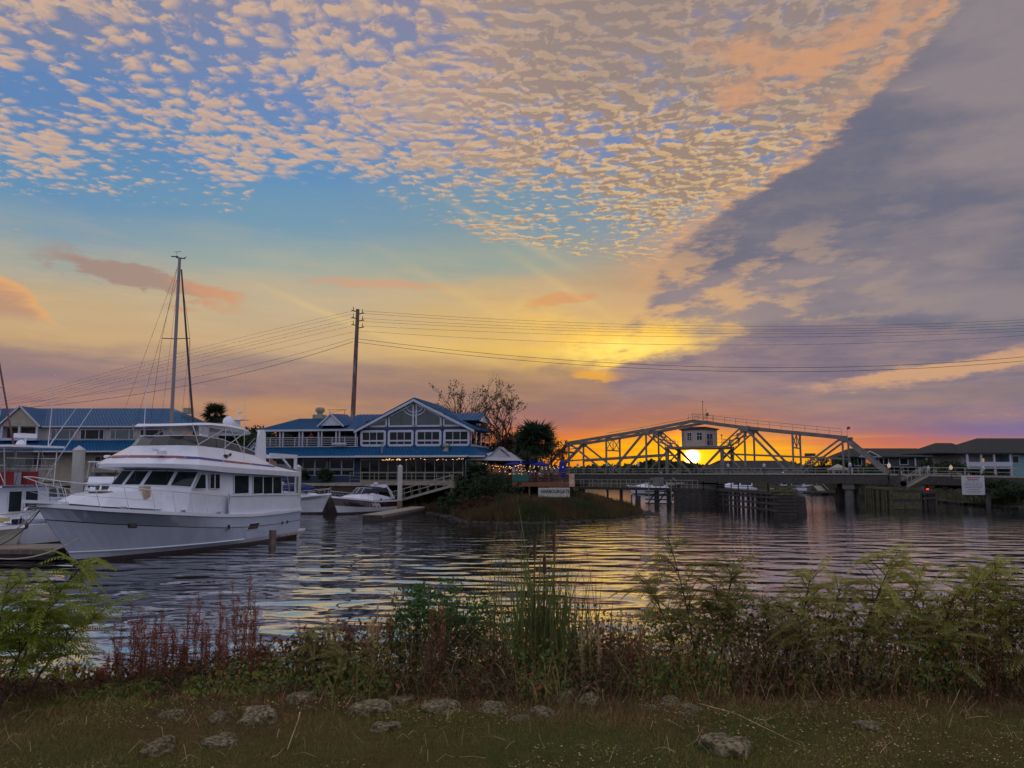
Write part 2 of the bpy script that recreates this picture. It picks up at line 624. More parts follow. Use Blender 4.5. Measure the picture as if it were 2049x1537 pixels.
def solo(name, mb, mat, label, cat, group=None, smooth=False, loc=None, kind=None):
    """a thing that is one mesh; its points are given in world space"""
    me = mb if isinstance(mb, bpy.types.Mesh) else mb.mesh(name, mat, smooth)
    o = bpy.data.objects.new(name, me)
    C.objects.link(o)
    if loc is not None:
        o.location = loc
    else:
        xs = [v.co for v in me.vertices]
        if xs:
            c = Vector((sum(p.x for p in xs) / len(xs), sum(p.y for p in xs) / len(xs), min(p.z for p in xs)))
            me.transform(Matrix.Translation(-c))
            o.location = c
    if label:
        o['label'] = label
        o['category'] = cat
    if group:
        o['group'] = group
    if kind:
        o['kind'] = kind
    return o


def struct(name, mb, mat, smooth=False, kind='structure'):
    me = mb.mesh(name, mat, smooth)
    o = bpy.data.objects.new(name, me)
    C.objects.link(o)
    o['kind'] = kind
    return o


def dup(root, loc, rz, label=None, group=None, scale=None):
    def cp(o, par):
        c = o.copy()
        C.objects.link(c)
        c.parent = par
        for ch in list(kids.get(o.name, [])):
            cp(ch, c)
        return c
    kids = {}
    stack = [root]
    while stack:
        q = stack.pop()
        kids[q.name] = list(q.children)
        stack.extend(q.children)
    r = cp(root, None)
    r.location = loc
    r.rotation_euler = (0, 0, rz)
    if scale is not None:
        r.scale = scale if isinstance(scale, (tuple, list)) else (scale,) * 3
    if label:
        r['label'] = label
    if group:
        r['group'] = group
    return r


# ------------------------------------------------------------------ materials
MATS = {}


def mat(name, col, rough=0.6, metal=0.0, var=0.0, vscale=3.0, bump=0.0, bscale=20.0, spec=0.5, dirt=None, stretch=(1, 1, 1), sheen=0.0,
        transl=0.0, alpha=None, coat=0.0):
    m = bpy.data.materials.new(name)
    m.use_nodes = True
    nt = m.node_tree
    nt.nodes.clear()
    t = NT(nt)
    out = t.new('ShaderNodeOutputMaterial')
    b = t.new('ShaderNodeBsdfPrincipled')
    b.inputs['Roughness'].default_value = rough
    b.inputs['Metallic'].default_value = metal
    b.inputs['Specular IOR Level'].default_value = spec
    b.inputs['Coat Weight'].default_value = coat
    c = lin(col) if max(col) > 1.0 else tuple(col)
    b.inputs['Base Color'].default_value = c + (1,)
    if var or bump or dirt:
        tc = t.new('ShaderNodeTexCoord')
        oc = t.mapping(E(t, tc.outputs['Object']), scale=stretch)
        info = t.new('ShaderNodeObjectInfo')
        if var:
            n = t.noise(oc, vscale, 4, 0.6)
            lo = tuple(x * (1 - var) for x in c)
            hi = tuple(min(1, x * (1 + var)) for x in c)
            cc = t.mix(t.smooth(0.3, 0.7, n), lo, hi)
            rr = E(t, info.outputs['Random'])
            cc = t.mix(rr * var * 0.6, cc, tuple(x * 0.6 for x in c))
        else:
            cc = t.mix(0.0, c, c)
        if dirt:
            n2 = t.noise(oc, vscale * 0.5 + 0.7, 5, 0.65)
            dc = lin(dirt[0]) if max(dirt[0]) > 1 else dirt[0]
            cc = t.mix(t.smooth(dirt[1], dirt[1] + 0.18, n2) * dirt[2], cc, dc)
        t.put(b.inputs['Base Color'], cc)
        if bump:
            bn = t.new('ShaderNodeBump')
            bn.inputs['Strength'].default_value = 1.0
            bn.inputs['Distance'].default_value = bump
            t.put(bn.inputs['Height'], t.noise(oc, bscale, 3, 0.6))
            nt.links.new(bn.outputs[0], b.inputs['Normal'])
    sh = b.outputs[0]
    if transl:
        tr = t.new('ShaderNodeBsdfTranslucent')
        tr.inputs[0].default_value = tuple(x * 1.3 for x in c) + (1,)
        ms = t.new('ShaderNodeMixShader')
        ms.inputs[0].default_value = transl
        nt.links.new(sh, ms.inputs[1])
        nt.links.new(tr.outputs[0], ms.inputs[2])
        sh = ms.outputs[0]
    nt.links.new(sh, out.inputs[0])
    MATS[name] = m
    return m


def emis(name, col, strength):
    m = bpy.data.materials.new(name)
    m.use_nodes = True
    nt = m.node_tree
    nt.nodes.clear()
    t = NT(nt)
    e = t.new('ShaderNodeEmission')
    e.inputs[0].default_value = lin(col) + (1,)
    e.inputs[1].default_value = strength
    out = t.new('ShaderNodeOutputMaterial')
    nt.links.new(e.outputs[0], out.inputs[0])
    m.cycles.emission_sampling = 'NONE'
    return m


def glassy(name, tint, rough=0.04, see=0.0, ior=1.6, lev=0.8):
    """dark window glass that mirrors the sky; see > 0 lets some light through"""
    m = bpy.data.materials.new(name)
    m.use_nodes = True
    nt = m.node_tree
    nt.nodes.clear()
    t = NT(nt)
    out = t.new('ShaderNodeOutputMaterial')
    b = t.new('ShaderNodeBsdfPrincipled')
    b.inputs['Base Color'].default_value = tuple(tint) + (1,)
    b.inputs['Roughness'].default_value = rough
    b.inputs['IOR'].default_value = ior
    b.inputs['Specular IOR Level'].default_value = lev
    tc = t.new('ShaderNodeTexCoord')
    bn = t.new('ShaderNodeBump')
    bn.inputs['Distance'].default_value = 0.012
    t.put(bn.inputs['Height'], t.noise(E(t, tc.outputs['Object']), 0.9, 1, 0.5))
    nt.links.new(bn.outputs[0], b.inputs['Normal'])
    sh = b.outputs[0]
    if see:
        tr = t.new('ShaderNodeBsdfTransparent')
        tr.inputs[0].default_value = (0.75, 0.85, 0.85, 1)
        ms = t.new('ShaderNodeMixShader')
        ms.inputs[0].default_value = see
        nt.links.new(sh, ms.inputs[1])
        nt.links.new(tr.outputs[0], ms.inputs[2])
        sh = ms.outputs[0]
    nt.links.new(sh, out.inputs[0])
    return m


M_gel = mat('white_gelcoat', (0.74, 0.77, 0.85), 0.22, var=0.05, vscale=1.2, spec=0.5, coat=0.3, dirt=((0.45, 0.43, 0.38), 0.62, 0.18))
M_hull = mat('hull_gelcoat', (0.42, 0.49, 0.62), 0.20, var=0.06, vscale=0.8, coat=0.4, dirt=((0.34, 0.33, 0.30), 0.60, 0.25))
M_boot = mat('bottom_paint', (0.035, 0.02, 0.02), 0.6, var=0.4, vscale=4)
M_deckp = mat('deck_paint', (0.62, 0.62, 0.62), 0.55, var=0.08)
M_chrome = mat('stainless_steel', (0.55, 0.55, 0.58), 0.25, 0.9)
M_glass = glassy('boat_glass', (0.012, 0.02, 0.022), ior=1.4, lev=0.5)
M_smoke = mat('smoked_screen', (0.03, 0.028, 0.025), 0.15, coat=0.3)
M_teak = mat('varnished_wood', (0.22, 0.10, 0.045), 0.35, var=0.3, vscale=6, stretch=(1, 6, 6))
M_redstripe = mat('red_stripe_paint', (0.28, 0.04, 0.06), 0.3)
M_bluestripe = mat('blue_stripe_paint', (0.03, 0.04, 0.25), 0.3)
M_rubber = mat('black_rubber', (0.015, 0.015, 0.017), 0.6)
M_canvasblue = mat('navy_canvas', (0.01, 0.02, 0.10), 0.85, var=0.2, bump=0.01, bscale=8)
M_canvasblack = mat('black_canvas', (0.015, 0.018, 0.035), 0.8, var=0.2)
M_cushion = mat('tan_cushion', (0.42, 0.32, 0.22), 0.8, var=0.1)
M_burg = mat('burgundy_hull_paint', (0.07, 0.018, 0.028), 0.2, coat=0.5)
M_fend = mat('fender_vinyl', (0.02, 0.03, 0.30), 0.5)
M_rope = mat('dock_rope', (0.45, 0.42, 0.36), 0.9)
M_darkrope = mat('old_rope', (0.10, 0.09, 0.08), 0.9)
M_alu = mat('mast_aluminium', (0.22, 0.20, 0.21), 0.4, 0.4)
M_spar = mat('dark_spar', (0.05, 0.04, 0.045), 0.6)
M_dock = mat('weathered_dock_boards', (0.30, 0.26, 0.21), 0.85, var=0.3, vscale=3, bump=0.006, bscale=30, stretch=(1, 5, 1))
M_pile = mat('pale_pile_sleeve', (0.46, 0.46, 0.44), 0.6, var=0.18, vscale=2, dirt=((0.25, 0.22, 0.16), 0.58, 0.5), stretch=(1, 1, 0.3))
M_woodpile = mat('timber_pile', (0.17, 0.13, 0.10), 0.9, var=0.4, vscale=3, bump=0.02, bscale=14, stretch=(4, 4, 0.6))
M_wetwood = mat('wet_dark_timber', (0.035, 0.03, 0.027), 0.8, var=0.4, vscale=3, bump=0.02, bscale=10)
M_mossy = mat('mossy_timber', (0.085, 0.08, 0.035), 0.9, var=0.5, vscale=4, bump=0.02, bscale=10)
M_conc = mat('weathered_concrete', (0.14, 0.13, 0.115), 0.9, var=0.3, vscale=1.5, bump=0.02, bscale=9, dirt=((0.05, 0.05, 0.04), 0.5, 0.6))
M_roof = mat('blue_metal_roof', (0.004, 0.072, 0.18), 0.5, 0.0, spec=0.2, var=0.10, vscale=0.5, dirt=((0.012, 0.09, 0.18), 0.6, 0.4))
M_roofrib = mat('blue_roof_seam', (0.015, 0.11, 0.23), 0.35)
M_blue = mat('navy_siding', (0.012, 0.035, 0.10), 0.6, var=0.12, vscale=2)
M_trim = mat('white_trim', (0.46, 0.50, 0.58), 0.5, var=0.06)
M_beige = mat('beige_siding', (0.36, 0.32, 0.26), 0.7, var=0.10, vscale=1.5)
M_greysid = mat('grey_white_siding', (0.36, 0.33, 0.34), 0.7, var=0.10, vscale=1.5)
M_win = glassy('window_glass', (0.010, 0.016, 0.016), ior=1.4, lev=0.35)
M_winsee = glassy('clear_window_glass', (0.02, 0.04, 0.04), 0.03, 0.62)
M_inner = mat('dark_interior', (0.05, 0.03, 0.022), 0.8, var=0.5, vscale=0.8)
M_canopy = mat('white_canopy_fabric', (0.50, 0.50, 0.54), 0.7, var=0.05, transl=0.2)
M_bulb = emis('warm_bulb', (255, 190, 130), 3.0)
M_bulbred = emis('red_lamp', (255, 40, 20), 5.0)
M_steel = mat('bridge_steel_paint', (0.18, 0.165, 0.15), 0.65, 0.0, var=0.22, vscale=1.0, dirt=((0.16, 0.09, 0.05), 0.56, 0.5))
M_rail = mat('galvanised_rail', (0.29, 0.28, 0.23), 0.55, 0.3, var=0.15)
M_darksteel = mat('dark_girder_steel', (0.05, 0.045, 0.04), 0.7, 0.1, var=0.3)
M_road = mat('bridge_road', (0.06, 0.06, 0.06), 0.85, var=0.2)
M_housewall = mat('control_house_panels', (0.46, 0.35, 0.30), 0.6, var=0.1, dirt=((0.2, 0.14, 0.1), 0.6, 0.4))
M_pole = mat('creosote_pole', (0.16, 0.10, 0.08), 0.85, var=0.5, vscale=0.8, dirt=((0.42, 0.38, 0.36), 0.50, 0.85), stretch=(3, 3, 0.35), bump=0.01, bscale=20)
M_wire = mat('power_cable', (0.03, 0.03, 0.03), 0.6)
M_shingle = mat('dark_shingles', (0.022, 0.024, 0.022), 0.9, var=0.25, vscale=2, bump=0.02, bscale=6)
M_darkwall = mat('dark_house_siding', (0.05, 0.06, 0.08), 0.7, var=0.15)
M_teal = mat('teal_siding', (0.16, 0.33, 0.38), 0.7, var=0.08)
M_deckwood = mat('red_brown_deck_wood', (0.20, 0.075, 0.035), 0.75, var=0.3, vscale=3)
M_umb = mat('blue_umbrella', (0.01, 0.035, 0.30), 0.75, transl=0.25)
M_signw = mat('sign_board', (0.52, 0.53, 0.56), 0.6, var=0.08)
M_black = mat('black_paint', (0.012, 0.012, 0.012), 0.5)
M_bark = mat('tree_bark', (0.06, 0.042, 0.032), 0.9, var=0.3, vscale=3, bump=0.02, bscale=12)
M_palmtrunk = mat('palm_trunk', (0.07, 0.05, 0.035), 0.95, var=0.4, vscale=4, bump=0.03, bscale=8)
M_leafdark = mat('dark_leaves', (0.028, 0.048, 0.016), 0.75, var=0.5, vscale=0.7, transl=0.3)
M_leafred = mat('reddish_leaves', (0.075, 0.035, 0.014), 0.75, var=0.5, vscale=0.7, transl=0.35)
M_palmleaf = mat('palm_fronds', (0.025, 0.05, 0.02), 0.6, var=0.4, vscale=1, transl=0.25)
M_skin = mat('skin', (0.34, 0.2, 0.14), 0.6)
M_hair = mat('dark_hair', (0.03, 0.02, 0.015), 0.8)

# ------------------------------------------------------------------ water


def water_mat():
    m = bpy.data.materials.new('water_surface')
    m.use_nodes = True
    nt = m.node_tree
    nt.nodes.clear()
    t = NT(nt)
    tc = t.new('ShaderNodeTexCoord')
    p = E(t, tc.outputs['Object'])
    x, y, z = t.sep(p)
    warp = t.noise(t.vec(x * 0.25, y * 0.3), 1.0, 2, 0.5, dims='2D')
    q = t.vec(x * 0.62 + y * 0.10 + warp * 1.2, y * 1.55 - x * 0.12 + warp * 1.5)
    big = t.noise(q, 1.0, 2, 0.42, 0.25, dims='2D')
    q2 = t.vec(x * 1.9 - y * 0.3, y * 5.2 + x * 0.5 + warp)
    mid = t.noise(q2, 1.0, 3, 0.5, 0.2, dims='2D')
    # the ripples are livelier out in the channel than in the lee of the near bank
    calm = t.smooth(30.0, 75.0, y + x * 0.3)
    q3 = t.vec(x * 0.36 - y * 0.05 + warp * 0.8, y * 0.66 + x * 0.08)
    swell = t.noise(q3, 1.0, 1, 0.4, 0.2, dims='2D')
    h = big * (0.021 + calm * 0.001) + swell * (0.165 - calm * 0.12) + mid * (calm * 0.0085 + 0.0009)
    bn = t.new('ShaderNodeBump')
    bn.inputs['Strength'].default_value = 1.0
    bn.inputs['Distance'].default_value = 1.0
    t.put(bn.inputs['Height'], h)
    gl = t.new('ShaderNodeBsdfGlossy')
    gl.inputs['Color'].default_value = (0.93, 0.93, 0.95, 1)
    gl.inputs['Roughness'].default_value = 0.03
    df = t.new('ShaderNodeBsdfDiffuse')
    df.inputs['Color'].default_value = (0.012, 0.014, 0.018, 1)
    fr = t.new('ShaderNodeFresnel')
    fr.inputs['IOR'].default_value = 1.33
    nt.links.new(bn.outputs[0], gl.inputs['Normal'])
    nt.links.new(bn.outputs[0], fr.inputs['Normal'])
    ms = t.new('ShaderNodeMixShader')
    t.put(ms.inputs[0], E(t, fr.outputs[0]) * 0.28 + 0.70)
    nt.links.new(df.outputs[0], ms.inputs[1])
    nt.links.new(gl.outputs[0], ms.inputs[2])
    out = t.new('ShaderNodeOutputMaterial')
    nt.links.new(ms.outputs[0], out.inputs[0])
    return m


M_water = water_mat()
mb = MB()
mb.quad((-2500, 7, 0), (2500, 7, 0), (2500, 2500, 0), (-2500, 2500, 0))
struct('water', mb, M_water)

# ------------------------------------------------------------------ ground


def ground_mat(name, c1, c2, c3, sc=1.0):
    m = bpy.data.materials.new(name)
    m.use_nodes = True
    nt = m.node_tree
    nt.nodes.clear()
    t = NT(nt)
    tc = t.new('ShaderNodeTexCoord')
    p = E(t, tc.outputs['Object'])
    b = t.new('ShaderNodeBsdfPrincipled')
    b.inputs['Roughness'].default_value = 0.95
    b.inputs['Specular IOR Level'].default_value = 0.15
    n = t.noise(p, 0.9 * sc, 5, 0.6)
    n2 = t.noise(p, 14 * sc, 4, 0.7)
    c = t.mix(t.smooth(0.38, 0.62, n), c1, c2)
    c = t.mix(t.smooth(0.45, 0.7, n2) * 0.6, c, c3)
    t.put(b.inputs['Base Color'], c)
    bn = t.new('ShaderNodeBump')
    bn.inputs['Distance'].default_value = 0.05 / sc
    t.put(bn.inputs['Height'], n2)
    nt.links.new(bn.outputs[0], b.inputs['Normal'])
    out = t.new('ShaderNodeOutputMaterial')
    nt.links.new(b.outputs[0], out.inputs[0])
    return m


M_bank = ground_mat('bank_soil', (0.085, 0.056, 0.018), (0.055, 0.060, 0.012), (0.12, 0.085, 0.03))
M_marsh = ground_mat('marsh_ground', (0.075, 0.05, 0.02), (0.04, 0.038, 0.015), (0.02, 0.016, 0.01), 0.5)
M_farland = ground_mat('far_ground', (0.05, 0.045, 0.025), (0.035, 0.04, 0.02), (0.02, 0.02, 0.012), 0.2)
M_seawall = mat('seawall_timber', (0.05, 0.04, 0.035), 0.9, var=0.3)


def bank_z(x, y):
    lip = 7.0 + 0.35 * sin(x * 0.55 + 1.0) + 0.25 * sin(x * 1.7)
    z = 2.40 + 0.05 * mn.noise(Vector((x * 0.6, y * 0.6, 0))) + 0.02 * mn.noise(Vector((x * 2.6, y * 2.6, 3)))
    k = max(0.0, min(1.0, (y - 5.4) / 1.3))
    z += 0.10 * k * mn.noise(Vector((x * 1.1, y * 1.1, 5))) - 0.06 * k
    if y > lip:
        z -= (y - lip) * 0.85
    return max(z, -1.2)


mb = MB()
xs = [-260, -160, -90, -50, -30, -18, -13] + [-10 + i * 0.2 for i in range(101)] + [13, 18, 30, 50, 90, 160, 260]
ys = [-120, -60, -20, -5, 1, 2.5, 3.5] + [4 + i * 0.15 for i in range(48)] + [11.5, 12.5, 14]
nx = len(xs)
vv = [(x, y, bank_z(x, y)) for y in ys for x in xs]
mb.add(vv, [(j * nx + i, j * nx + i + 1, (j + 1) * nx + i + 1, (j + 1) * nx + i) for j in range(len(ys) - 1) for i in range(nx - 1)])
struct('bank_ground', mb, M_bank, True)


def seg_dist(px, py, poly):
    best = 1e9
    inside = False
    n = len(poly)
    for i in range(n):
        ax, ay = poly[i]
        bx, by = poly[(i + 1) % n]
        dx, dy = bx - ax, by - ay
        tt = max(0.0, min(1.0, ((px - ax) * dx + (py - ay) * dy) / (dx * dx + dy * dy)))
        ex, ey = px - ax - dx * tt, py - ay - dy * tt
        best = min(best, ex * ex + ey * ey)
        if (ay > py) != (by > py) and px < (bx - ax) * (py - ay) / (by - ay) + ax:
            inside = not inside
    return sqrt(best) * (1 if inside else -1)


MARINA = [(-260, 84), (-13.0, 84), (-10.8, 83.4), (-7.6, 79.5), (-5.8, 73), (-4.4, 66.6), (-1, 64.3), (3, 64.6), (8, 68), (11.5, 73), (13.4, 78), (13.2, 85), (12.2, 95), (9.5, 108), (6.5, 117), (5.5, 126), (7, 150), (-10, 180), (-60, 200), (-260, 200)]
RIGHT = [(62, 70), (57, 84), (55.6, 88.5), (56.5, 99), (58.0, 110), (61, 138), (57, 160), (38, 184), (8, 230), (-20, 300), (-20, 360), (260, 360), (260, 50), (90, 55)]


def marina_z(x, y, d=None):
    d = seg_dist(x, y, MARINA) if d is None else d
    if x < -13.2:
        z = 2.9 if d > 0 else -0.8
    else:
        kk = max(0.0, min(1.0, (y - 85.0) / 7.0))
        top = 1.30 + 1.55 * kk * kk * (3 - 2 * kk)
        z = min(top, -0.25 + d * 0.30) if d > 0 else d * 0.4
        z += 0.16 * mn.noise(Vector((x * 0.5, y * 0.5, 0))) + 0.08 * mn.noise(Vector((x * 1.7, y * 1.7, 0)))
    return max(z, -1.0)


def land(name, poly, zf, x0, x1, nx, y0, y1, ny, m):
    mb = MB()
    vv = []
    keep = []
    for j in range(ny + 1):
        for i in range(nx + 1):
            x = x0 + (x1 - x0) * i / nx
            y = y0 + (y1 - y0) * j / ny
            d = seg_dist(x, y, poly)
            vv.append((x, y, zf(x, y, d)))
            keep.append(d > -3.5)
    ff = []
    for j in range(ny):
        for i in range(nx):
            a = j * (nx + 1) + i
            q = (a, a + 1, a + nx + 2, a + nx + 1)
            if any(keep[k] for k in q):
                ff.append(q)
    mb.add(vv, ff)
    return struct(name, mb, m, True)


land('marina_ground', MARINA, marina_z, -14, 16, 75, 61, 151, 180, M_marsh)
mb = MB()
mb.box(-260, -13.6, 84.2, 200, -1, 2.896)
mb.box(-13.6, 6, 150, 180, -1, 2.88)
struct('marina_yard', mb, M_farland)
land('right_bank', RIGHT, lambda x, y, d: max(-1, min(2.6, d * 0.36) + (0.15 * mn.noise(Vector((x * 0.3, y * 0.3, 0))) if d > 1 else 0)), -30, 150, 90, 48, 362, 140, M_farland)
mb = MB()
mb.quad((-2400, 360, 0.8), (2400, 360, 0.8), (2400, 2480, 1.2), (-2400, 2480, 1.2))
mb.quad((-2400, 356, -0.5), (2400, 356, -0.5), (2400, 360, 0.8), (-2400, 360, 0.8))
mb.quad((150, 48, 2.5), (2400, 48, 2.5), (2400, 360, 2.5), (150, 360, 2.5))
struct('far_land', mb, M_farland)
# timber seawall along the marina yard: each board a piece
sw = thing('seawall', 'dark timber seawall below the blue-roofed buildings', 'seawall', (-37, 84, 0))
w_ = MB()
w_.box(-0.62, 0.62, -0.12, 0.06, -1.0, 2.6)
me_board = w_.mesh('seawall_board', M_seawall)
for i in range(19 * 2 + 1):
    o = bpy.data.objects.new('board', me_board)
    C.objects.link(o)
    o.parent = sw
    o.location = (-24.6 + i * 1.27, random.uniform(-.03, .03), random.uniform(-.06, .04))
mb = MB()
mb.box(-25.4, 24.2, -0.3, 0.25, 2.62, 2.9)
part('cap_rail', mb, M_dock, sw)
mb = MB()
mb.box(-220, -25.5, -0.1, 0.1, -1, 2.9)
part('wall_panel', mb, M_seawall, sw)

# ------------------------------------------------------------------ boats
def interp(tab, x):
    if x <= tab[0][0]:
        return tab[0][1]
    for (a, b), (c, d) in zip(tab, tab[1:]):
        if x <= c:
            return b + (d - b) * (x - a) / (c - a)
    return tab[-1][1]


class Hull:
    """levels: keel, waterline, chine, knuckle, sheer; local x forward, y port, z up"""

    def __init__(s, x0, L, B, sheer, stem, draft=0.6, flare=1.0, knz=0.7):
        s.x0, s.L, s.B, s.sheer, s.stem, s.knz = x0, L, B, sheer, stem, knz
        s.draft = draft
        s.n = 26

    def zs(s, u):
        return interp(s.sheer, u)

    def level(s, k, u):
        zsh = s.zs(u)
        z = {0: -s.draft, 1: 0.0, 2: 0.16, 3: 0.36, 4: max(0.6, zsh - s.knz), 5: zsh - 0.1, 6: zsh}[k]
        z = z + (u ** 5) * {0: .3, 1: 0, 2: .05, 3: .18, 4: 0, 5: 0, 6: 0}[k]
        xm = interp(s.stem, z)
        x = s.x0 + (xm - s.x0) * u
        s0, p, f = {0: (0.35, 1.3, 0.25), 1: (0.36, 1.30, 0.90), 2: (0.36, 1.32, 0.92), 3: (0.38, 1.42, 0.955), 4: (0.46, 1.75, 0.985), 5: (0.56, 2.5, 1.0), 6: (0.56, 2.5, 1.01)}[k]
        hb = s.B / 2 * f
        if u > s0:
            hb *= max(0.0, 1 - ((u - s0) / (1 - s0)) ** p)
        if u < 0.25:
            hb *= 0.93 + 0.07 * (u / 0.25)
        return Vector((x, max(hb, 0.012), z))

    def side(s, ks, mirror=False):
        rings = []
        for i in range(s.n + 1):
            u = i / s.n
            r = []
            for k in ks:
                q = s.level(k, u).copy()
                if mirror:
                    q.y = -q.y
                r.append(q)
            rings.append(r)
        return rings

    def build(s, root, hull_m, boot_m, deck_m, rail_m=None, label=None):
        mb = MB()
        mb.loft(s.side((2, 3, 4, 5, 6)))
        mb.loft([list(reversed(r)) for r in s.side((2, 3, 4, 5, 6), True)])
        a = [s.level(k, 0) for k in (2, 3, 4, 5, 6)]
        b = [V(p.x, -p.y, p.z) for p in a]
        mb.add(a + b, [(0, 5, 6, 1), (1, 6, 7, 2), (2, 7, 8, 3), (3, 8, 9, 4)])
        part('hull', mb, hull_m, root, smooth=False)
        mb = MB()
        mb.loft(s.side((0, 1, 2)))
        mb.loft([list(reversed(r)) for r in s.side((0, 1, 2), True)])
        a = [s.level(k, 0) for k in (0, 1, 2)]
        b = [V(p.x, -p.y, p.z) for p in a]
        mb.add(a + b, [(0, 3, 4, 1), (1, 4, 5, 2)])
        part('bottom', mb, boot_m, root)
        mb = MB()
        rings = []
        for i in range(s.n + 1):
            q = s.level(6, i / s.n)
            rings.append([V(q.x, q.y * 0.98, q.z - 0.04), V(q.x, 0, q.z + 0.02), V(q.x, -q.y * 0.98, q.z - 0.04)])
        mb.loft(rings)
        part('deck', mb, deck_m, root)
        if rail_m:
            mb = MB()
            for sg in (1, -1):
                rr = []
                for i in range(s.n + 1):
                    q = s.level(6, i / s.n)
                    y = q.y * sg
                    o_ = 0.07 * sg
                    rr.append([V(q.x, y - o_ * 2, q.z + .03), V(q.x, y + o_, q.z + .02), V(q.x + (0.05 if i == s.n else 0), y + o_, q.z - .13), V(q.x, y, q.z - .15)])
                mb.loft(rr if sg > 0 else [list(reversed(r)) for r in rr])
            part('rub_rail', mb, rail_m, root)

    def edge(s, x, inset=0.12):
        """point on the sheer at fore-aft position x"""
        lo, hi = 0.0, 1.0
        for _ in range(30):
            mid = (lo + hi) / 2
            if s.level(6, mid).x < x:
                lo = mid
            else:
                hi = mid
        q = s.level(6, lo)
        return V(q.x, max(0.0, q.y - inset), q.z)


def pane(parent, name, a, b, c, d, m, fm=None, inset=0.0, th=0.02, fw=0.05, sub='frame'):
    """a flat pane (a b bottom, c d top, seen from outside counter-clockwise) set proud, with a frame round it"""
    a, b, c, d = map(Vector, (a, b, c, d))
    n = (b - a).cross(d - a).normalized()
    mb = MB()
    mb.poly([a + n * .004, b + n * .004, c + n * .004, d + n * .004], n * th)
    o = part(name, mb, m, parent)
    if fm:
        mb = MB()
        for p, q in ((a, b), (b, c), (c, d), (d, a)):
            mb.beam(p + n * (th), q + n * (th), fw, 0.03, up=n)
        part(sub, mb, fm, o)
    return o


def rail_line(mb, mb2, pts, h, r=0.018, lean=0.0, drop=0.0, every=1):
    top = [Vector(p) + Vector((lean, 0, h)) for p in pts]
    mb.tube(top, r, 5)
    for i, p in enumerate(pts):
        if i % every == 0:
            mb2.tube([p, top[i]], r * 0.8, 5)


# ---- the large motor yacht
YA = radians(13)
YH = Vector((-sin(YA), -cos(YA), 0))
yrz = atan2(YH.y, YH.x)
yt = thing('motor_yacht', 'large white motor yacht with flybridge, red and blue side stripe and dark cabin windows', 'motor yacht', (-15.41, 52.41, 0), yrz)
hull = Hull(0.9, 18.5, 5.2, [(0, 1.74), (.18, 1.68), (.35, 1.70), (.5, 1.82), (.62, 1.98), (.75, 2.18), (.88, 2.42), (1, 2.72)],
            [(-.7, 15.4), (0, 16.9), (.16, 17.02), (.6, 17.4), (1.2, 17.95), (1.8, 18.5), (2.3, 18.92), (2.6, 19.2), (2.9, 19.4)])
hull.n = 40
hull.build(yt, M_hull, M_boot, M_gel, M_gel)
mb = MB()
for sg in (1, -1):           # the pale chine strip low on the hull and the thin knuckle line
    rr = []
    for i in range(int(hull.n * 0.42), hull.n + 1):
        q = hull.level(3, i / hull.n)
        rr.append([V(q.x, q.y * sg + .035 * sg, q.z + .05), V(q.x, q.y * sg + .06 * sg, q.z), V(q.x, q.y * sg + .01 * sg, q.z - .05)])
    mb.loft(rr if sg > 0 else [list(reversed(r)) for r in rr])
part('spray_rail', mb, M_gel, yt)
mb = MB()
for sg in (1, -1):
    rr = []
    for i in range(0, hull.n + 1):
        q = hull.level(4, i / hull.n)
        rr.append([V(q.x, q.y * sg + .02 * sg, q.z + .025), V(q.x, q.y * sg + .03 * sg, q.z - .0), V(q.x, q.y * sg, q.z - .02)])
    mb.loft(rr if sg > 0 else [list(reversed(r)) for r in rr])
part('knuckle_line', mb, M_smoke, yt)
mb = MB()                    # anchor platform at the bow
mb.poly([(19.0, .42, 2.70), (19.75, .22, 2.76), (19.75, -.22, 2.76), (19.0, -.42, 2.70), (18.0, -.5, 2.62), (18.0, .5, 2.62)], (0, 0, .12))
part('bow_pulpit', mb, M_gel, yt)
mb = MB()
mb.tube([(19.0, 0.05, 2.68), (19.6, .0, 2.66), (19.8, 0, 2.45)], .05, 6)
mb.beam((19.72, -.22, 2.42), (19.72, .22, 2.42), .07)
part('anchor', mb, M_chrome, yt)
# stern platform
mb = MB()
mb.box(0.0, .92, -2.3, 2.3, .34, .46)
part('swim_platform', mb, M_gel, yt)
mb = MB()
mb.box(0.35, 3.6, 2.30, 2.52, .20, .30)
part('side_strake', mb, M_dock, yt)
# hull ports on the port side
for x, w, h in ((9.12, .34, .34), (3.35, .24, .34), (2.72, .24, .34)):
    q = hull.level(4, (x - .9) / 17.2)
    y = q.y + .012
    mb = MB()
    mb.tube([(x, y - .03, q.z + .02), (x, y + .035, q.z + .02)], w / 2, 12)
    o = part('porthole', mb, M_chrome, yt)
    mb = MB()
    mb.tube([(x, y + .01, q.z + .02), (x, y + .042, q.z + .02)], w / 2 - .05, 12)
    part('glass', mb, M_glass, o)
pane(yt, 'side_vent', (6.2, 2.585, .86), (7.3, 2.585, .86), (7.05, 2.59, 1.18), (6.0, 2.59, 1.18), M_smoke, M_gel)
mb = MB()
mb.tube([(15.9, 1.86, 1.62), (15.55, 1.98, 1.60)], .10, 8)
part('hawse_hole', mb, M_black, yt)
# aft bulwark
mb = MB()
for sg in (1, -1):
    y = 2.5 * sg
    mb.poly([(.95, y, 1.72), (8.9, y, 1.72), (8.75, y, 2.74), (1.75, y, 2.62), (1.35, y, 2.3)], (0, -.12 * sg, 0))
mb.box(.98, 1.1, -2.4, 2.4, 1.6, 2.45)
part('bulwark', mb, M_gel, yt)
mb = MB()
for sg in (1, -1):
    mb.beam((1.6, 2.46 * sg, 2.68), (8.85, 2.46 * sg, 2.79), .24, .09)
part('bulwark_cap', mb, M_gel, yt)
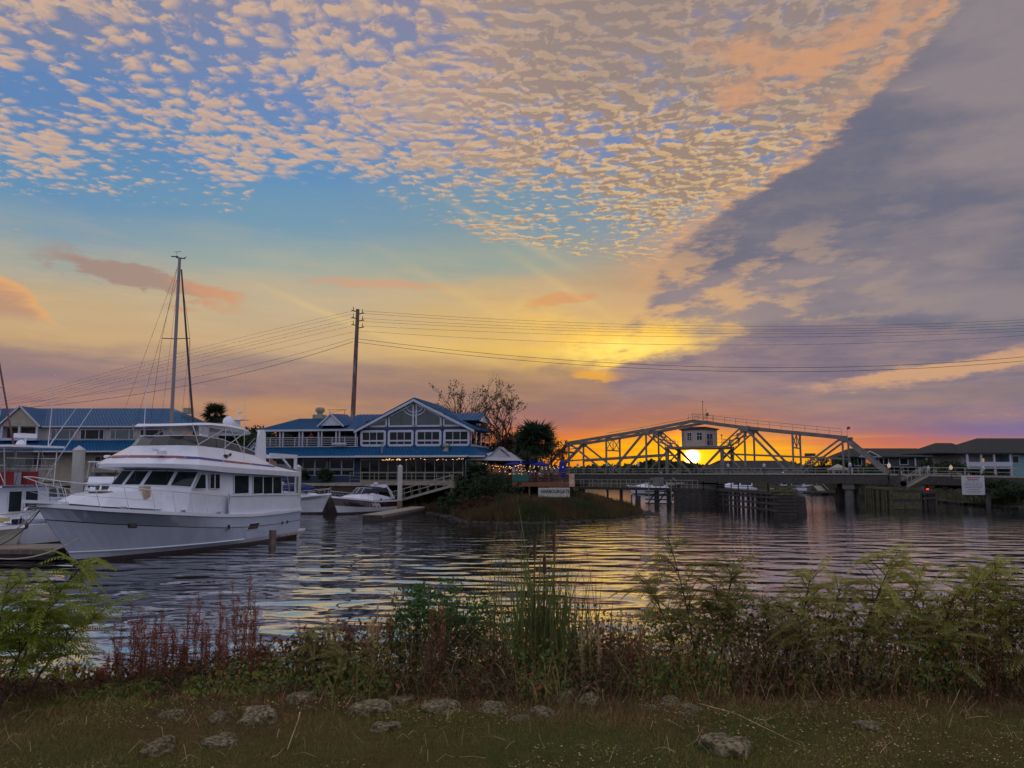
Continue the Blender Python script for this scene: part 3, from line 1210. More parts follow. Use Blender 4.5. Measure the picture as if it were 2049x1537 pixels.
# superstructure: rings of plan points from the bow centre aft on the port side
LOW = [(14.9, 0, 2.2), (14.6, 1.0, 2.2), (13.6, 1.75, 1.9), (12.2, 2.12, 1.6), (8.2, 2.12, 1.5), (2.7, 2.12, 1.5)]
SIL = [(14.15, 0, 3.34), (13.95, .85, 3.34), (12.95, 1.62, 3.30), (11.75, 2.06, 3.2), (8.2, 2.09, 2.75), (2.7, 2.09, 2.75)]
TOP = [(13.35, 0, 4.12), (13.15, .8, 4.12), (12.15, 1.5, 4.10), (11.0, 2.0, 4.08), (8.2, 2.05, 4.0), (2.7, 2.05, 4.0)]


def mirror_ring(r):
    return [V(x, y, z) for x, y, z in reversed(r[1:])] + [V(r[0][0], r[0][1], r[0][2])] + [V(x, -y, z) for x, y, z in r[1:]]


mb = MB()
mb.loft([mirror_ring(LOW), mirror_ring(SIL), mirror_ring(TOP)])
mb.quad((2.7, 2.1, 1.7), (2.7, 2.05, 4.0), (2.7, -2.05, 4.0), (2.7, -2.1, 1.7))
part('cabin', mb, M_gel, yt)


def band(i, j, a, b, m0=.07, m1=.93, z0=.06, z1=.93):
    """window quad between the sill ring and the top ring, corners i..j"""
    P0, P1, Q0, Q1 = Vector(SIL[i]), Vector(SIL[j]), Vector(TOP[i]), Vector(TOP[j])

    def pt(u, w):
        return (P0.lerp(P1, u)).lerp(Q0.lerp(Q1, u), w)
    return pt(m0, z0), pt(m1, z0), pt(m1, z1), pt(m0, z1)


for i, j, m0, m1 in ((0, 1, .06, .94), (1, 2, .05, .95), (2, 3, .05, .95)):
    a, b, c, d = band(i, j, 0, 0, m0, m1)
    for sg in (1, -1):
        q = [V(p.x, p.y * sg, p.z) for p in (a, b, c, d)]
        if sg < 0:
            q = [q[1], q[0], q[3], q[2]]
        pane(yt, 'windshield', *q, M_glass, M_gel, fw=.035)
for sg in (1, -1):
    def sp(x, z):
        return V(x, (2.1 if z < 3.2 else 2.07) * sg, z)

    def win(nm, x0, x1, z0, z1, x0t=None, x1t=None, zt0=None):
        a, b, c, d = sp(x1, z0), sp(x0, z0), sp(x0t if x0t is not None else x0, z1), sp(x1t if x1t is not None else x1, z1)
        q = (a, b, c, d) if sg > 0 else (b, a, d, c)
        return pane(yt, nm, *q, M_glass, M_gel, fw=.035, th=.03)
    win('side_window', 10.6, 11.62, 3.17, 3.92, 10.62, 11.05)
    win('side_window', 9.83, 10.25, 3.16, 3.94)
    win('side_window', 9.35, 9.79, 3.14, 3.92)
    win('saloon_window', 6.52, 7.98, 2.83, 3.84)
    win('saloon_window', 5.0, 6.05, 2.78, 3.78)
    win('saloon_window', 3.92, 4.96, 2.75, 3.76)
    win('saloon_window', 2.84, 3.88, 2.72, 3.74)
    mb = MB()
    mb.beam((2.72, 2.13 * sg, 2.70), (8.2, 2.13 * sg, 2.78), .06, .07)
    part('window_ledge', mb, M_teak if sg > 0 else M_gel, yt)
mb = MB()                    # low trunk ahead of the windscreen
T0 = [(18.0, 0, 2.68), (17.8, .5, 2.66), (16.6, 1.1, 2.5), (14.2, 1.65, 2.3), (12.0, 1.9, 2.1)]
T1 = [(17.0, 0, 3.02), (16.8, .45, 3.02), (16.0, .95, 3.06), (14.1, 1.4, 3.16), (12.0, 1.7, 3.2)]
mb.loft([mirror_ring(T0), mirror_ring(T1)])
r1 = mirror_ring(T1)
mb.add(r1, [tuple(range(len(r1)))])
part('trunk_cabin', mb, M_gel, yt)
mb = MB()
mb.box(15.2, 15.9, -.35, .35, 3.05, 3.13)
mb.box(13.6, 14.0, -.9, -.3, 3.14, 3.22)
part('deck_hatch', mb, M_smoke, yt)
mb = MB()
mb.box(14.05, 14.45, 1.15, 1.5, 2.75, 3.35)
part('deck_cushion', mb, M_cushion, yt)
# flybridge
R1 = [(14.6, 0, 4.27), (14.4, 1.1, 4.26), (13.4, 2.1, 4.22), (12.0, 2.6, 4.15), (9, 2.62, 3.97), (5, 2.62, 3.85), (1.4, 2.6, 3.74)]
R2 = [(14.66, 0, 4.42), (14.46, 1.1, 4.42), (13.46, 2.14, 4.42), (12, 2.63, 4.38), (9, 2.65, 4.26), (5, 2.65, 4.12), (1.4, 2.62, 4.01)]
R3 = [(13.6, 0, 4.86), (13.4, 1.0, 4.85), (12.7, 1.85, 4.84), (11.6, 2.3, 4.8), (8.6, 2.38, 4.62), (4.8, 2.38, 4.42), (2.4, 2.36, 4.12)]
R4 = [(12.4, 0, 5.34), (12.2, .9, 5.35), (11.8, 1.45, 5.36), (11.0, 1.8, 5.36), (8.9, 1.92, 5.28), (5.7, 2.0, 4.95), (3.1, 2.2, 4.2)]
R0 = [(12.8, 0, 4.13), (12.6, .8, 4.13), (12.0, 1.4, 4.11), (11.0, 1.95, 4.08), (9, 2.0, 4.0), (5, 2.0, 3.9), (1.4, 2.0, 3.8)]
R5 = [(11.95, 0, 5.84), (11.8, .8, 5.86), (11.4, 1.3, 5.88), (10.7, 1.68, 5.9), (8.9, 1.84, 5.78), (5.6, 1.95, 5.16), (4.9, 2.0, 4.9)]
mb = MB()
mb.loft([mirror_ring(r) for r in (R0, R1, R2, R3, R4)])
r_ = [V(1.4, 2.62, 3.74), V(1.4, 2.62, 4.01), V(1.4, -2.62, 4.01), V(1.4, -2.62, 3.74)]
mb.add(r_, [(0, 1, 2, 3)])
part('flybridge', mb, M_gel, yt)
mb = MB()
r2 = [V(x, y * .97, 4.10 if x < 3 else 4.5) for x, y, z in mirror_ring([(11.9, 0, 0), (11.0, 1.6, 0), (8.9, 1.85, 0), (5, 2.1, 0), (3.0, 2.3, 0), (1.45, 2.55, 0)])]
mb.add(r2, [tuple(range(len(r2)))])
part('flybridge_floor', mb, M_deckp, yt)
mb = MB()
w4, w5 = mirror_ring(R4), mirror_ring(R5)
mb.loft([[p + V(0, 0, .01) for p in w4[1:-1]], w5[1:-1]])
part('flybridge_screen', mb, M_smoke, yt)
mb = MB()
mb.tube(w5[1:-1], .025, 5)
part('screen_rail', mb, M_gel, yt)


def stripe(seg, m, lab):
    mb = MB()
    for sg in (1, -1):
        rr = []
        for k in range(9):
            u = seg[0] + (seg[1] - seg[0]) * k / 8
            i = min(len(R2) - 2, int(u))
            w = u - i
            A = Vector(R2[i]).lerp(Vector(R2[i + 1]), w)
            B_ = Vector(R3[i]).lerp(Vector(R3[i + 1]), w)
            up = .030
            n = V(0.06, 1, .6).normalized()
            a = A.lerp(B_, .66)
            b = A.lerp(B_, .88)
            off = V(.02, .022, .03)
            a = a + off
            b = b + off
            rr.append([V(a.x, a.y * sg, a.z), V(b.x, b.y * sg, b.z)])
        mb.loft(rr if sg > 0 else [list(reversed(r)) for r in rr])
    part('side_stripe', mb, m, yt, lab)


stripe((.0, 2.4), M_redstripe, 'dark red part of the stripe at the front')
stripe((2.42, 3.7), M_bluestripe, 'blue part of the stripe')
stripe((3.72, 4.45), M_redstripe, 'red part of the stripe amidships')
stripe((4.47, 5.2), M_bluestripe, 'blue part of the stripe aft')
pane(yt, 'side_locker', (4.9, 2.42, 4.50), (3.9, 2.42, 4.40), (4.1, 2.38, 4.62), (4.8, 2.37, 4.84), M_teak)
# hardtop and its frame
mb = MB()
top = []
bot = []
for k in range(28):
    a_ = 2 * pi * k / 28
    cx_ = 8.55 + 3.45 * (abs(cos(a_)) ** .55) * (1 if cos(a_) > 0 else -1)
    cy_ = 2.0 * (abs(sin(a_)) ** .55) * (1 if sin(a_) > 0 else -1)
    zz = 6.56 - 0.02 * (cx_ - 9.2) ** 2
    bot.append(V(cx_, cy_, zz - .07))
    top.append(V(8.55 + (cx_ - 8.55) * .96, cy_ * .93, zz + .05))
mb.add(bot, [tuple(reversed(range(28)))])
mb.loft([bot, top], True)
mb.add(top, [tuple(range(28))])
part('hardtop', mb, M_gel, yt)
mb = MB()
for sg in (1, -1):
    for a, b in (((11.4, 1.75 * sg, 6.45), (10.9, 1.8 * sg, 5.36)), ((8.3, 1.85 * sg, 6.5), (11.0, 1.8 * sg, 5.4)), ((8.3, 1.85 * sg, 6.5), (7.0, 1.95 * sg, 5.1)), ((6.4, 1.9 * sg, 6.4), (8.8, 1.9 * sg, 5.3))):
        mb.tube([a, b], .03, 6)
for x in (6.6, 8.4, 10.2):
    mb.tube([(x, -1.85, 6.45), (x, 1.85, 6.45)], .025, 5)
part('hardtop_frame', mb, M_chrome, yt)
mb = MB()
for sg in (1, -1):
    mb.poly([(4.7, 2.1 * sg, 4.45), (5.9, 2.1 * sg, 4.7), (5.25, 1.95 * sg, 6.45), (4.75, 1.95 * sg, 6.5), (4.6, 1.95 * sg, 6.3)], (0, -.13 * sg, 0))
part('radar_arch', mb, M_gel, yt)
mb = MB()
mb.lathe((5.9, .3, 6.5), [(.12, 0), (.12, .18), (.3, .22), (.33, .4), (.28, .6), (.12, .72), (0.01, .76)], 14)
part('satellite_dome', mb, M_gel, yt, smooth=True)
mb = MB()
mb.poly([(4.2, -.06, 6.4), (5.4, -.06, 6.4), (4.55, -.06, 7.15), (4.3, -.06, 7.15)], (0, .12, 0))
mb.box(4.0, 4.9, -.5, .5, 7.1, 7.16)
mb.tube([(4.35, 0, 7.1), (4.3, 0, 8.0)], .025, 5)
mb.box(4.2, 4.5, -.16, .16, 7.55, 7.62)
part('radar_mast', mb, M_gel, yt)
mb = MB()
mb.tube([(9.0, 2.12, 4.62), (9.15, 2.2, 10.1)], .022, 5, .008)
mb.tube([(7.4, 2.3, 4.45), (7.7, 2.35, 9.8)], .022, 5, .008)
mb.tube([(10.3, -1.9, 5.2), (10.2, -2.0, 9.4)], .022, 5, .008)
part('whip_antenna', mb, M_gel, yt)
mb = MB()
mb.box(13.2, 13.55, 1.35, 1.65, 4.86, 5.05)
mb.tube([(13.4, 1.3, 5.12), (13.8, 1.3, 5.12)], .09, 8)
part('searchlight', mb, M_gel, yt)
mb = MB()
mb.tube([(8.9, 2.15, 4.85), (9.2, 2.28, 4.86)], .11, 8)
mb.tube([(8.6, 2.2, 4.95), (8.75, 2.3, 4.97)], .07, 8)
part('horn', mb, M_black, yt)
# boat hoist and ladder aft
mb = MB()
for y in (2.3, 0.6):
    mb.beam((4.6, y, 5.02), (1.45, y, 4.98), .16, .22)
    mb.beam((1.55, y, 4.95), (1.55, y, 4.02), .14)
    mb.beam((3.3, y, 4.95), (2.2, y, 4.3), .09)
mb.beam((1.5, .6, 4.98), (1.5, 2.3, 4.98), .16, .2)
part('boat_hoist', mb, M_gel, yt)
mb = MB()
for y in (2.35, 1.9):
    mb.tube([(2.6, y, 3.75), (1.9, y, 2.0)], .03, 5)
for k in range(6):
    w = k / 6 + .08
    mb.tube([(2.6 - .7 * w, 1.9, 3.75 - 1.75 * w), (2.6 - .7 * w, 2.35, 3.75 - 1.75 * w)], .022, 5)
mb.beam((1.5, 2.45, 2.6), (1.5, 2.45, 3.8), .09)
part('ladder', mb, M_chrome, yt)
# bow rail
mb, m2 = MB(), MB()
pts = []
xs_ = [9.0, 9.9, 10.9, 12.1, 13.3, 14.5, 15.8, 17.0, 18.2]
pp = [hull.edge(x) for x in xs_]
for sg in (1, -1):
    topl = []
    for k, p in enumerate(pp):
        hgt = .95 + .1 * (k / 8)
        q = V(p.x + .35 * (k / 8) + .15, p.y * sg, p.z + hgt)
        topl.append(q)
        m2.tube([V(p.x, p.y * sg, p.z), q], .016, 5)
    topl.append(V(19.75, .2 * sg, 3.82))
    mb.tube(topl, .022, 6)
    mb.tube([V(p.x + .15, p.y * sg, p.z + .5) for p in pp[5:]] + [V(19.3, .25 * sg, 3.2)], .012, 5)
mb.tube([(19.75, .2, 3.82), (19.95, 0, 3.82), (19.75, -.2, 3.82)], .022, 6)
part('bow_rail', mb, M_chrome, yt)
part('rail_stanchion', m2, M_chrome, yt)
mb = MB()
for x in (12.6, 9.7, 15.9):
    p = hull.edge(x, .3)
    mb.box(p.x - .14, p.x + .14, p.y - .05, p.y + .05, p.z + .02, p.z + .14)
part('cleat', mb, M_chrome, yt)
mb = MB()
mb.tube([(8.9, 2.35, 2.9), (8.5, 2.35, 1.9), (8.9, 2.3, 1.9)], .02, 5)
mb.box(11.2, 11.9, 2.0, 2.05, 2.25, 2.75)
part('boarding_steps', mb, M_chrome, yt)
mb = MB()
for k, (x, y) in enumerate(((13.8, .5), (12.6, 1.35), (13.7, -.7))):
    mb.tube([(x + .25, y + .15, 4.15), (x + .45, y + .25, 3.6)], .018, 4)
part('wiper', mb, M_black, yt)


# ---- generic cruiser used for the smaller boats
def cruiser(name, label, loc, rz, L, B, z0, z1, hull_m, band_m=None, canvas=None, arch=True, glass=True, rail=True, group=None, cabin_h=0.45, band_low=False, cfwd=0.0):
    r = thing(name, label, 'motorboat', loc, rz, group)
    H = Hull(0, L, B, [(0, z0), (.5, z0 + .05), (.8, z0 + (z1 - z0) * .6), (1, z1)], [(-.5, L * .84), (0, L * .88), (z1 * .5, L * .93), (z1, L)], .4, knz=.42)
    H.n = 18
    H.build(r, hull_m, M_boot, M_gel, M_gel)
    if band_m:
        mb = MB()
        for sg in (1, -1):
            rr = []
            for i in range(H.n + 1):
                a, b = H.level(4, i / H.n), H.level(5, i / H.n)
                if band_low:
                    a = H.level(3, i / H.n).lerp(a, .45)
                rr.append([V(a.x, a.y * sg + .012 * sg, a.z), V(b.x, b.y * sg + .012 * sg, b.z)])
            mb.loft(rr if sg > 0 else [list(reversed(q)) for q in rr])
        part('hull_band', mb, band_m, r)
    zc = z0 + .1
    mb = MB()
    A = [(L * .86, 0, z1 - .12), (L * .80, B * .12, z1 - .15), (L * .66, B * .28, z0 + .25), (L * .45, B * .38, zc), (L * .08, B * .40, zc)]
    Bq = [(L * .76, 0, z1 + .02), (L * .72, B * .08, z1 + .04), (L * .6, B * .2, z0 + .25 + cabin_h), (L * .44, B * .33, z0 + .35 + cabin_h), (L * .1, B * .37, z0 + .3)]
    mb.loft([mirror_ring(A), mirror_ring(Bq)])
    q = mirror_ring(Bq)
    mb.add(q, [tuple(range(len(q)))])
    part('foredeck', mb, M_gel, r)
    if glass:
        zb = z0 + .33 + cabin_h
        G0 = [(L * .575, 0, zb + .02), (L * .56, B * .14, zb), (L * .50, B * .26, zb - .02), (L * .36, B * .36, zb - .12)]
        G1 = [(L * .50, 0, zb + .55), (L * .49, B * .13, zb + .54), (L * .44, B * .24, zb + .50), (L * .34, B * .33, zb + .25)]
        mb = MB()
        g0, g1 = mirror_ring(G0), mirror_ring(G1)
        mb.loft([g0, g1])
        part('windshield', mb, M_glass, r)
        mb = MB()
        mb.tube(g1, .022, 5)
        for a, b in zip(g0, g1):
            mb.tube([a, b], .018, 5)
        part('windshield_frame', mb, M_gel, r)
    if canvas:
        mb = MB()
        rings = []
        for k, (x, w, z) in enumerate(((.54, .22, 1.02), (.50, .30, 1.28), (.38, .36, 1.45), (.22, .38, 1.42), (.12, .38, 1.2), (.08, .38, .7))):
            zb = z0 + z
            rings.append([V(L * (x + cfwd), B * w * cos(a_), zb - .55 + (.55 + 0.0) * sin(a_) ** .6 if sin(a_) > 0 else zb - .55) for a_ in [pi * j / 8 for j in range(9)]])
        mb.loft(rings)
        part('canvas_top', mb, canvas, r)
    if arch:
        mb = MB()
        pa = [V(L * .10, B * .44, z0 + .2), V(L * .17, B * .42, z0 + 1.0), V(L * .2, B * .36, z0 + 1.45), V(L * .2, -B * .36, z0 + 1.45), V(L * .17, -B * .42, z0 + 1.0), V(L * .10, -B * .44, z0 + .2)]
        for a, b in zip(pa, pa[1:]):
            mb.beam(a, b, .32, .12, up=(1, 0, 0) if abs((b - a).normalized().x) < .5 else None)
        part('radar_arch', mb, M_gel, r)
        mb = MB()
        mb.lathe((L * .2, 0, z0 + 1.5), [(.05, 0), (.05, .12), (.24, .14), (.24, .28), (.1, .33)], 12)
        part('radar_dome', mb, M_gel, r)
    if rail:
        mb, m2 = MB(), MB()
        for sg in (1, -1):
            tl = []
            for x in (.5, .6, .7, .8, .9, .97):
                p = H.edge(L * x, .1)
                q = V(p.x + .12, p.y * sg * .98, p.z + .5)
                tl.append(q)
                m2.tube([V(p.x, p.y * sg, p.z), q], .014, 4)
            mb.tube(tl + [V(L * 1.0, 0, z1 + .55)], .016, 5)
        part('bow_rail', mb, M_chrome, r)
        part('rail_stanchion', m2, M_chrome, r)
    return r, H


# express cruiser, bow towards us and to the left
cr1, H1 = cruiser('express_cruiser', 'white express cruiser with burgundy hull band and black canvas beside the short floating dock', (-13.3, 85.3, 0), radians(-113), 9.6, 3.5, 1.15, 1.75, M_gel, M_burg, M_canvasblack, band_low=True)
mb = MB()
for sg in (1, -1):
    mb.tube([(3.6, 1.72 * sg, 1.42), (3.55, 1.74 * sg, 1.05)], .09, 8)
part('fender', mb, M_black, cr1)
cr2, H2 = cruiser('cabin_cruiser', 'white cabin cruiser under a navy blue canvas cover, just behind the yacht stern', (-25.3, 81.6, 0), radians(-24), 8.6, 3.5, 1.45, 2.0, M_gel, None, M_canvasblue, cfwd=.2)
# white flybridge cruiser far behind the tall pile
cr3, H3 = cruiser('flybridge_cruiser', 'white flybridge cruiser with bimini top, right of the tall pile', (-36.0, 72.5, 0), radians(-70), 11.0, 4.0, 1.5, 2.2, M_gel, None, None, arch=False, glass=False, cabin_h=1.0)


def flybridge_kit(r, L, B, z, top_m=M_gel, scr=M_smoke):
    """deckhouse with windows, upper helm screen and a hardtop on posts"""
    mb = MB()
    A = [(L * .62, 0, z), (L * .58, B * .3, z), (L * .4, B * .38, z - .1), (L * .12, B * .38, z - .1)]
    Bq = [(L * .52, 0, z + .95), (L * .5, B * .26, z + .95), (L * .38, B * .35, z + .95), (L * .12, B * .35, z + .95)]
    mb.loft([mirror_ring(A), mirror_ring(Bq)])
    q = mirror_ring([(L * .54, 0, z + .95), (L * .52, B * .3, z + .95), (L * .38, B * .4, z + .95), (L * .02, B * .4, z + .95)])
    q2 = [p + V(0, 0, .12) for p in q]
    mb.loft([q, q2])
    mb.add(q2, [tuple(range(len(q2)))])
    mb.add(q, [tuple(reversed(range(len(q))))])
    part('deckhouse', mb, M_gel, r)
    for i in range(3):
        P0, P1, Q0, Q1 = Vector(A[i]), Vector(A[i + 1]), Vector(Bq[i]), Vector(Bq[i + 1])
        for sg in (1, -1):
            a, b, c, d = [P0.lerp(P1, u).lerp(Q0.lerp(Q1, u), w) for u, w in ((.07, .25), (.93, .25), (.93, .85), (.07, .85))]
            w_ = [V(p.x, p.y * sg, p.z) for p in (a, b, c, d)]
            if sg < 0:
                w_ = [w_[1], w_[0], w_[3], w_[2]]
            pane(r, 'cabin_window', *w_, M_glass)
    mb = MB()
    a = mirror_ring([(L * .5, 0, z + 1.07), (L * .46, B * .28, z + 1.07), (L * .16, B * .33, z + 1.07)])
    b = mirror_ring([(L * .47, 0, z + 1.55), (L * .43, B * .27, z + 1.55), (L * .16, B * .33, z + 1.4)])
    mb.loft([a, b])
    part('helm_coaming', mb, M_gel, r)
    mb = MB()
    c = mirror_ring([(L * .44, 0, z + 1.9), (L * .40, B * .25, z + 1.9), (L * .22, B * .31, z + 1.65)])
    mb.loft([b, c])
    part('helm_screen', mb, scr, r)
    mb = MB()
    mb.poly([(L * .45, -B * .3, z + 2.75), (L * .45, B * .3, z + 2.75), (L * .1, B * .32, z + 2.75), (L * .1, -B * .32, z + 2.75)], (0, 0, .09))
    part('hardtop', mb, top_m, r)
    mb = MB()
    for x in (.4, .14):
        for sg in (1, -1):
            mb.tube([(L * x, B * .28 * sg, z + 2.76), (L * x, B * .32 * sg, z + 1.4)], .03, 5)
    part('hardtop_post', mb, M_chrome, r)
    mb = MB()
    mb.lathe((L * .25, 0, z + 2.84), [(.04, 0), (.04, .3), (.3, .32), (.3, .5), (.2, .55)], 12)
    part('radar_dome', mb, M_gel, r)


flybridge_kit(cr3, 11.0, 4.0, 2.1)
cr4 = dup(cr3, (-46.5, 70.0, 0), radians(-80), 'white flybridge cruiser cut off by the left edge of the photo')

# ---- sport fishing boat with outriggers and a tower top, bow pointing left-away, just left of the yacht bow
sf, HS = cruiser('sport_fishing_boat', 'white sport fishing boat with outrigger poles and pipe-framed hardtop, beside the yacht bow', (-25.6, 45.5, 0), radians(158), 12.5, 4.4, 1.15, 2.1, M_gel, None, None, arch=False, glass=False, cabin_h=1.1, rail=True)
flyb = 2.0
mb = MB()
A = [(7.9, 0, flyb), (7.6, 1.4, flyb), (6.3, 1.75, flyb), (2.6, 1.75, flyb)]
Bq = [(6.6, 0, 3.15), (6.3, 1.25, 3.15), (5.4, 1.6, 3.15), (2.6, 1.6, 3.15)]
mb.loft([mirror_ring(A), mirror_ring(Bq)])
q = mirror_ring([(6.9, 0, 3.15), (6.5, 1.4, 3.15), (5.4, 1.8, 3.15), (1.9, 1.8, 3.15)])
q2 = [p + V(0, 0, .1) for p in q]
mb.loft([q, q2])
mb.add(q2, [tuple(range(len(q2)))])
mb.add([V(2.6, 1.75, flyb - .9), V(2.6, -1.75, flyb - .9), V(2.6, -1.6, 3.15), V(2.6, 1.6, 3.15)], [(0, 1, 2, 3)])
part('deckhouse', mb, M_gel, sf)
for y0, y1 in ((-.9, -.1), (.1, .9)):
    pane(sf, 'cabin_door', (2.58, y1, 1.35), (2.58, y0, 1.35), (2.58, y0, 2.95), (2.58, y1, 2.95), M_glass, M_gel)
mb = MB()
a = mirror_ring([(6.0, 0, 3.25), (5.7, 1.3, 3.25), (3.0, 1.5, 3.25)])
b = mirror_ring([(5.7, 0, 4.0), (5.4, 1.25, 4.0), (3.0, 1.45, 3.9)])
mb.loft([a, b])
part('helm_coaming', mb, M_gel, sf)
mb = MB()
mb.box(1.7, 6.0, -1.75, 1.75, 5.42, 5.54)
part('hardtop', mb, M_gel, sf)
mb = MB()
for x, y in ((5.4, 1.3), (5.4, -1.3), (3.6, 1.45), (3.6, -1.45), (2.1, 1.5), (2.1, -1.5)):
    mb.tube([(x, y, 3.25), (x * .94 + .2, y * 1.1, 5.42)], .035, 5)
for sg in (1, -1):
    mb.tube([(2.1, 1.55 * sg, 4.4), (5.3, 1.35 * sg, 4.4)], .025, 5)
    mb.tube([(2.1, 1.5 * sg, 3.3), (3.5, 1.6 * sg, 5.4)], .025, 5)
mb.tube([(2.1, -1.5, 4.2), (2.1, 1.5, 4.2)], .025, 5)
mb.tube([(2.1, -1.5, 4.8), (2.1, 1.5, 4.8)], .025, 5)
part('pipe_frame', mb, M_chrome, sf)
mb = MB()
mb.add(mirror_ring([(5.75, 0, 4.0), (5.5, 1.28, 4.0), (4.0, 1.42, 4.0)]) + mirror_ring([(5.8, 0, 5.4), (5.5, 1.4, 5.4), (4.0, 1.55, 5.4)]), [(i, i + 1, i + 6, i + 5) for i in range(4)])
part('clear_curtain', mb, glassy('clear_vinyl', (0.2, 0.22, 0.2), 0.2, 0.45), sf)
mb = MB()
mb.box(2.9, 3.4, -1.1, -.4, 3.3, 4.05)
mb.box(2.9, 3.4, .4, 1.1, 3.3, 4.05)
part('helm_chair', mb, mat('red_seat_cover', (0.30, 0.02, 0.03), 0.7), sf)
mb = MB()
for sg in (1, -1):
    mb.tube([(3.4, 1.75 * sg, 3.4), (0.6, 3.1 * sg, 8.6)], .035, 5, .012)
    mb.tube([(3.0, 1.7 * sg, 5.5), (1.4, 2.4 * sg, 8.2)], .03, 5, .01)
mb.tube([(2.0, -.9, 5.5), (1.9, -1.0, 9.9)], .028, 5, .008)
part('outrigger', mb, M_gel, sf)
mb = MB()
for x, y in ((4.4, -1.0), (4.4, 1.0)):
    mb.lathe((x, y, 5.54), [(.26, 0), (.28, .15), (.2, .32), (.02, .4)], 12)
mb.tube([(3.0, -.2, 5.54), (3.0, -.2, 6.0)], .06, 6)
mb.box(2.75, 3.25, -.75, .35, 6.0, 6.25)
part('radar_dome', mb, M_gel, sf)
mb = MB()
for k in range(5):
    mb.tube([(2.55, -1.2 + .6 * k, 3.2), (2.2, -1.2 + .6 * k, 4.6)], .018, 4)
part('fishing_rod', mb, M_spar, sf)

# ---- boat with a blue sheer stripe between the dock and the yacht bow
bs, HB = cruiser('moored_runabout', 'pale green-grey hull with a blue stripe and white rail, half hidden behind the yacht bow', (-31.5, 54.6, 0), radians(-52), 9.5, 3.4, 1.45, 1.9, mat('pale_green_hull', (0.40, 0.44, 0.40), 0.35), mat('blue_band', (0.02, 0.06, 0.25), 0.3), None, arch=False, cabin_h=.7)
# ---- small sailing boat hull at the bottom left
sl, HL = cruiser('sailing_dinghy', 'cream-decked sailing boat with a dark red rail, at the left edge by the dock', (-30.2, 42.5, 0), radians(-26), 7.6, 2.5, 1.0, 1.5, mat('cream_hull', (0.52, 0.50, 0.46), 0.3), None, None, arch=False, glass=False, cabin_h=.25)
mb = MB()
for sg in (1, -1):
    mb.tube([HL.edge(7.6 * k / 12, .0) * 1 if sg > 0 else V(HL.edge(7.6 * k / 12, .0).x, -HL.edge(7.6 * k / 12, .0).y, HL.edge(7.6 * k / 12, .0).z) for k in range(13)], .045, 5)
part('toe_rail', mb, mat('dark_red_rail', (0.16, 0.03, 0.03), 0.5), sl)
mb = MB()
mb.tube([(3.6, 0, 1.2), (3.5, 0, 11.0)], .07, 6, .04)
part('mast', mb, M_spar, sl)
mb = MB()
mb.lathe((4.9, .3, 1.45), [(.24, 0), (.27, .12), (.2, .26), (.03, .3)], 10)
part('blue_buoy', mb, M_fend, sl)
mb = MB()
mb.box(5.9, 6.2, -.25, .1, 1.62, 1.8)
part('yellow_cushion', mb, mat('yellow_foam', (0.55, 0.42, 0.12), 0.8), sl)

# ---- sailing yacht behind the motor yacht: the tall mast
sb, HSb = cruiser('sailing_yacht', 'sailing yacht whose tall mast and rolled dark sail rise behind the motor yacht', (-24.6, 58.0, 0), radians(-100), 13.5, 3.9, 1.1, 1.6, M_gel, None, None, arch=False, glass=False, cabin_h=.35)
mw = [at_y(343, 845, 51.5), at_y(359.5, 517, 51.5)]
md = (mw[1] - mw[0]).normalized()
base = mw[0] - md * ((mw[0].z - 1.4) / md.z)
mb = MB()
mb.tube([base, mw[1]], .135, 8, .10)
part('mast', mb, M_alu, sb, world_pts=True)
mb = MB()
fs0, fs1 = at_y(386, 842, 47.0), at_y(363, 540, 51.0)
d_ = (fs0 - fs1)
fs0 = fs1 + d_ * ((fs1.z - 1.8) / (-d_.z))
mb.tube([fs0, fs1], .085, 8, .05)
part('furled_sail', mb, mat('rolled_dark_sail', (0.035, 0.03, 0.035), 0.8), sb, world_pts=True)
mb = MB()
spL, spR = at_y(324, 677, 51.5), at_y(380, 677, 51.5)
spc = at_y(351.5, 678, 51.5)
mb.tube([spL, spc, spR], .035, 5)
part('spreader', mb, M_alu, sb, world_pts=True)
mb = MB()
tp = mw[1]
mb.tube([at_y(355, 535, 51.5), spL, at_y(300, 850, 51.5)], .012, 4)
mb.tube([at_y(362, 545, 51.5), spR, at_y(378, 850, 51.5)], .012, 4)
mb.tube([at_y(353, 540, 51.5), at_y(238, 850, 54)], .010, 4)
mb.tube([at_y(354, 560, 51.5), at_y(272, 850, 53)], .010, 4)
mb.tube([at_y(352, 600, 51.5), at_y(322, 850, 51)], .008, 4)
mb.tube([spR, at_y(362, 850, 51)], .008, 4)
part('rigging', mb, M_wire, sb, world_pts=True)
mb = MB()
a = tp
mb.beam(a + V(-.22, 0, .05), a + V(.35, 0, -.02), .12, .05)
mb.tube([a + V(-.18, 0, 0), a + V(-.2, 0, .42)], .012, 4)
mb.beam(a + V(-.38, 0, .42), a + V(.05, 0, .46), .02)
mb.tube([a + V(.3, 0, 0), a + V(.42, 0, .1)], .03, 4)
mb.beam(a + V(-.55, 0, .12), a + V(-.1, 0, .12), .16, .03)
part('wind_vane', mb, M_black, sb, world_pts=True)

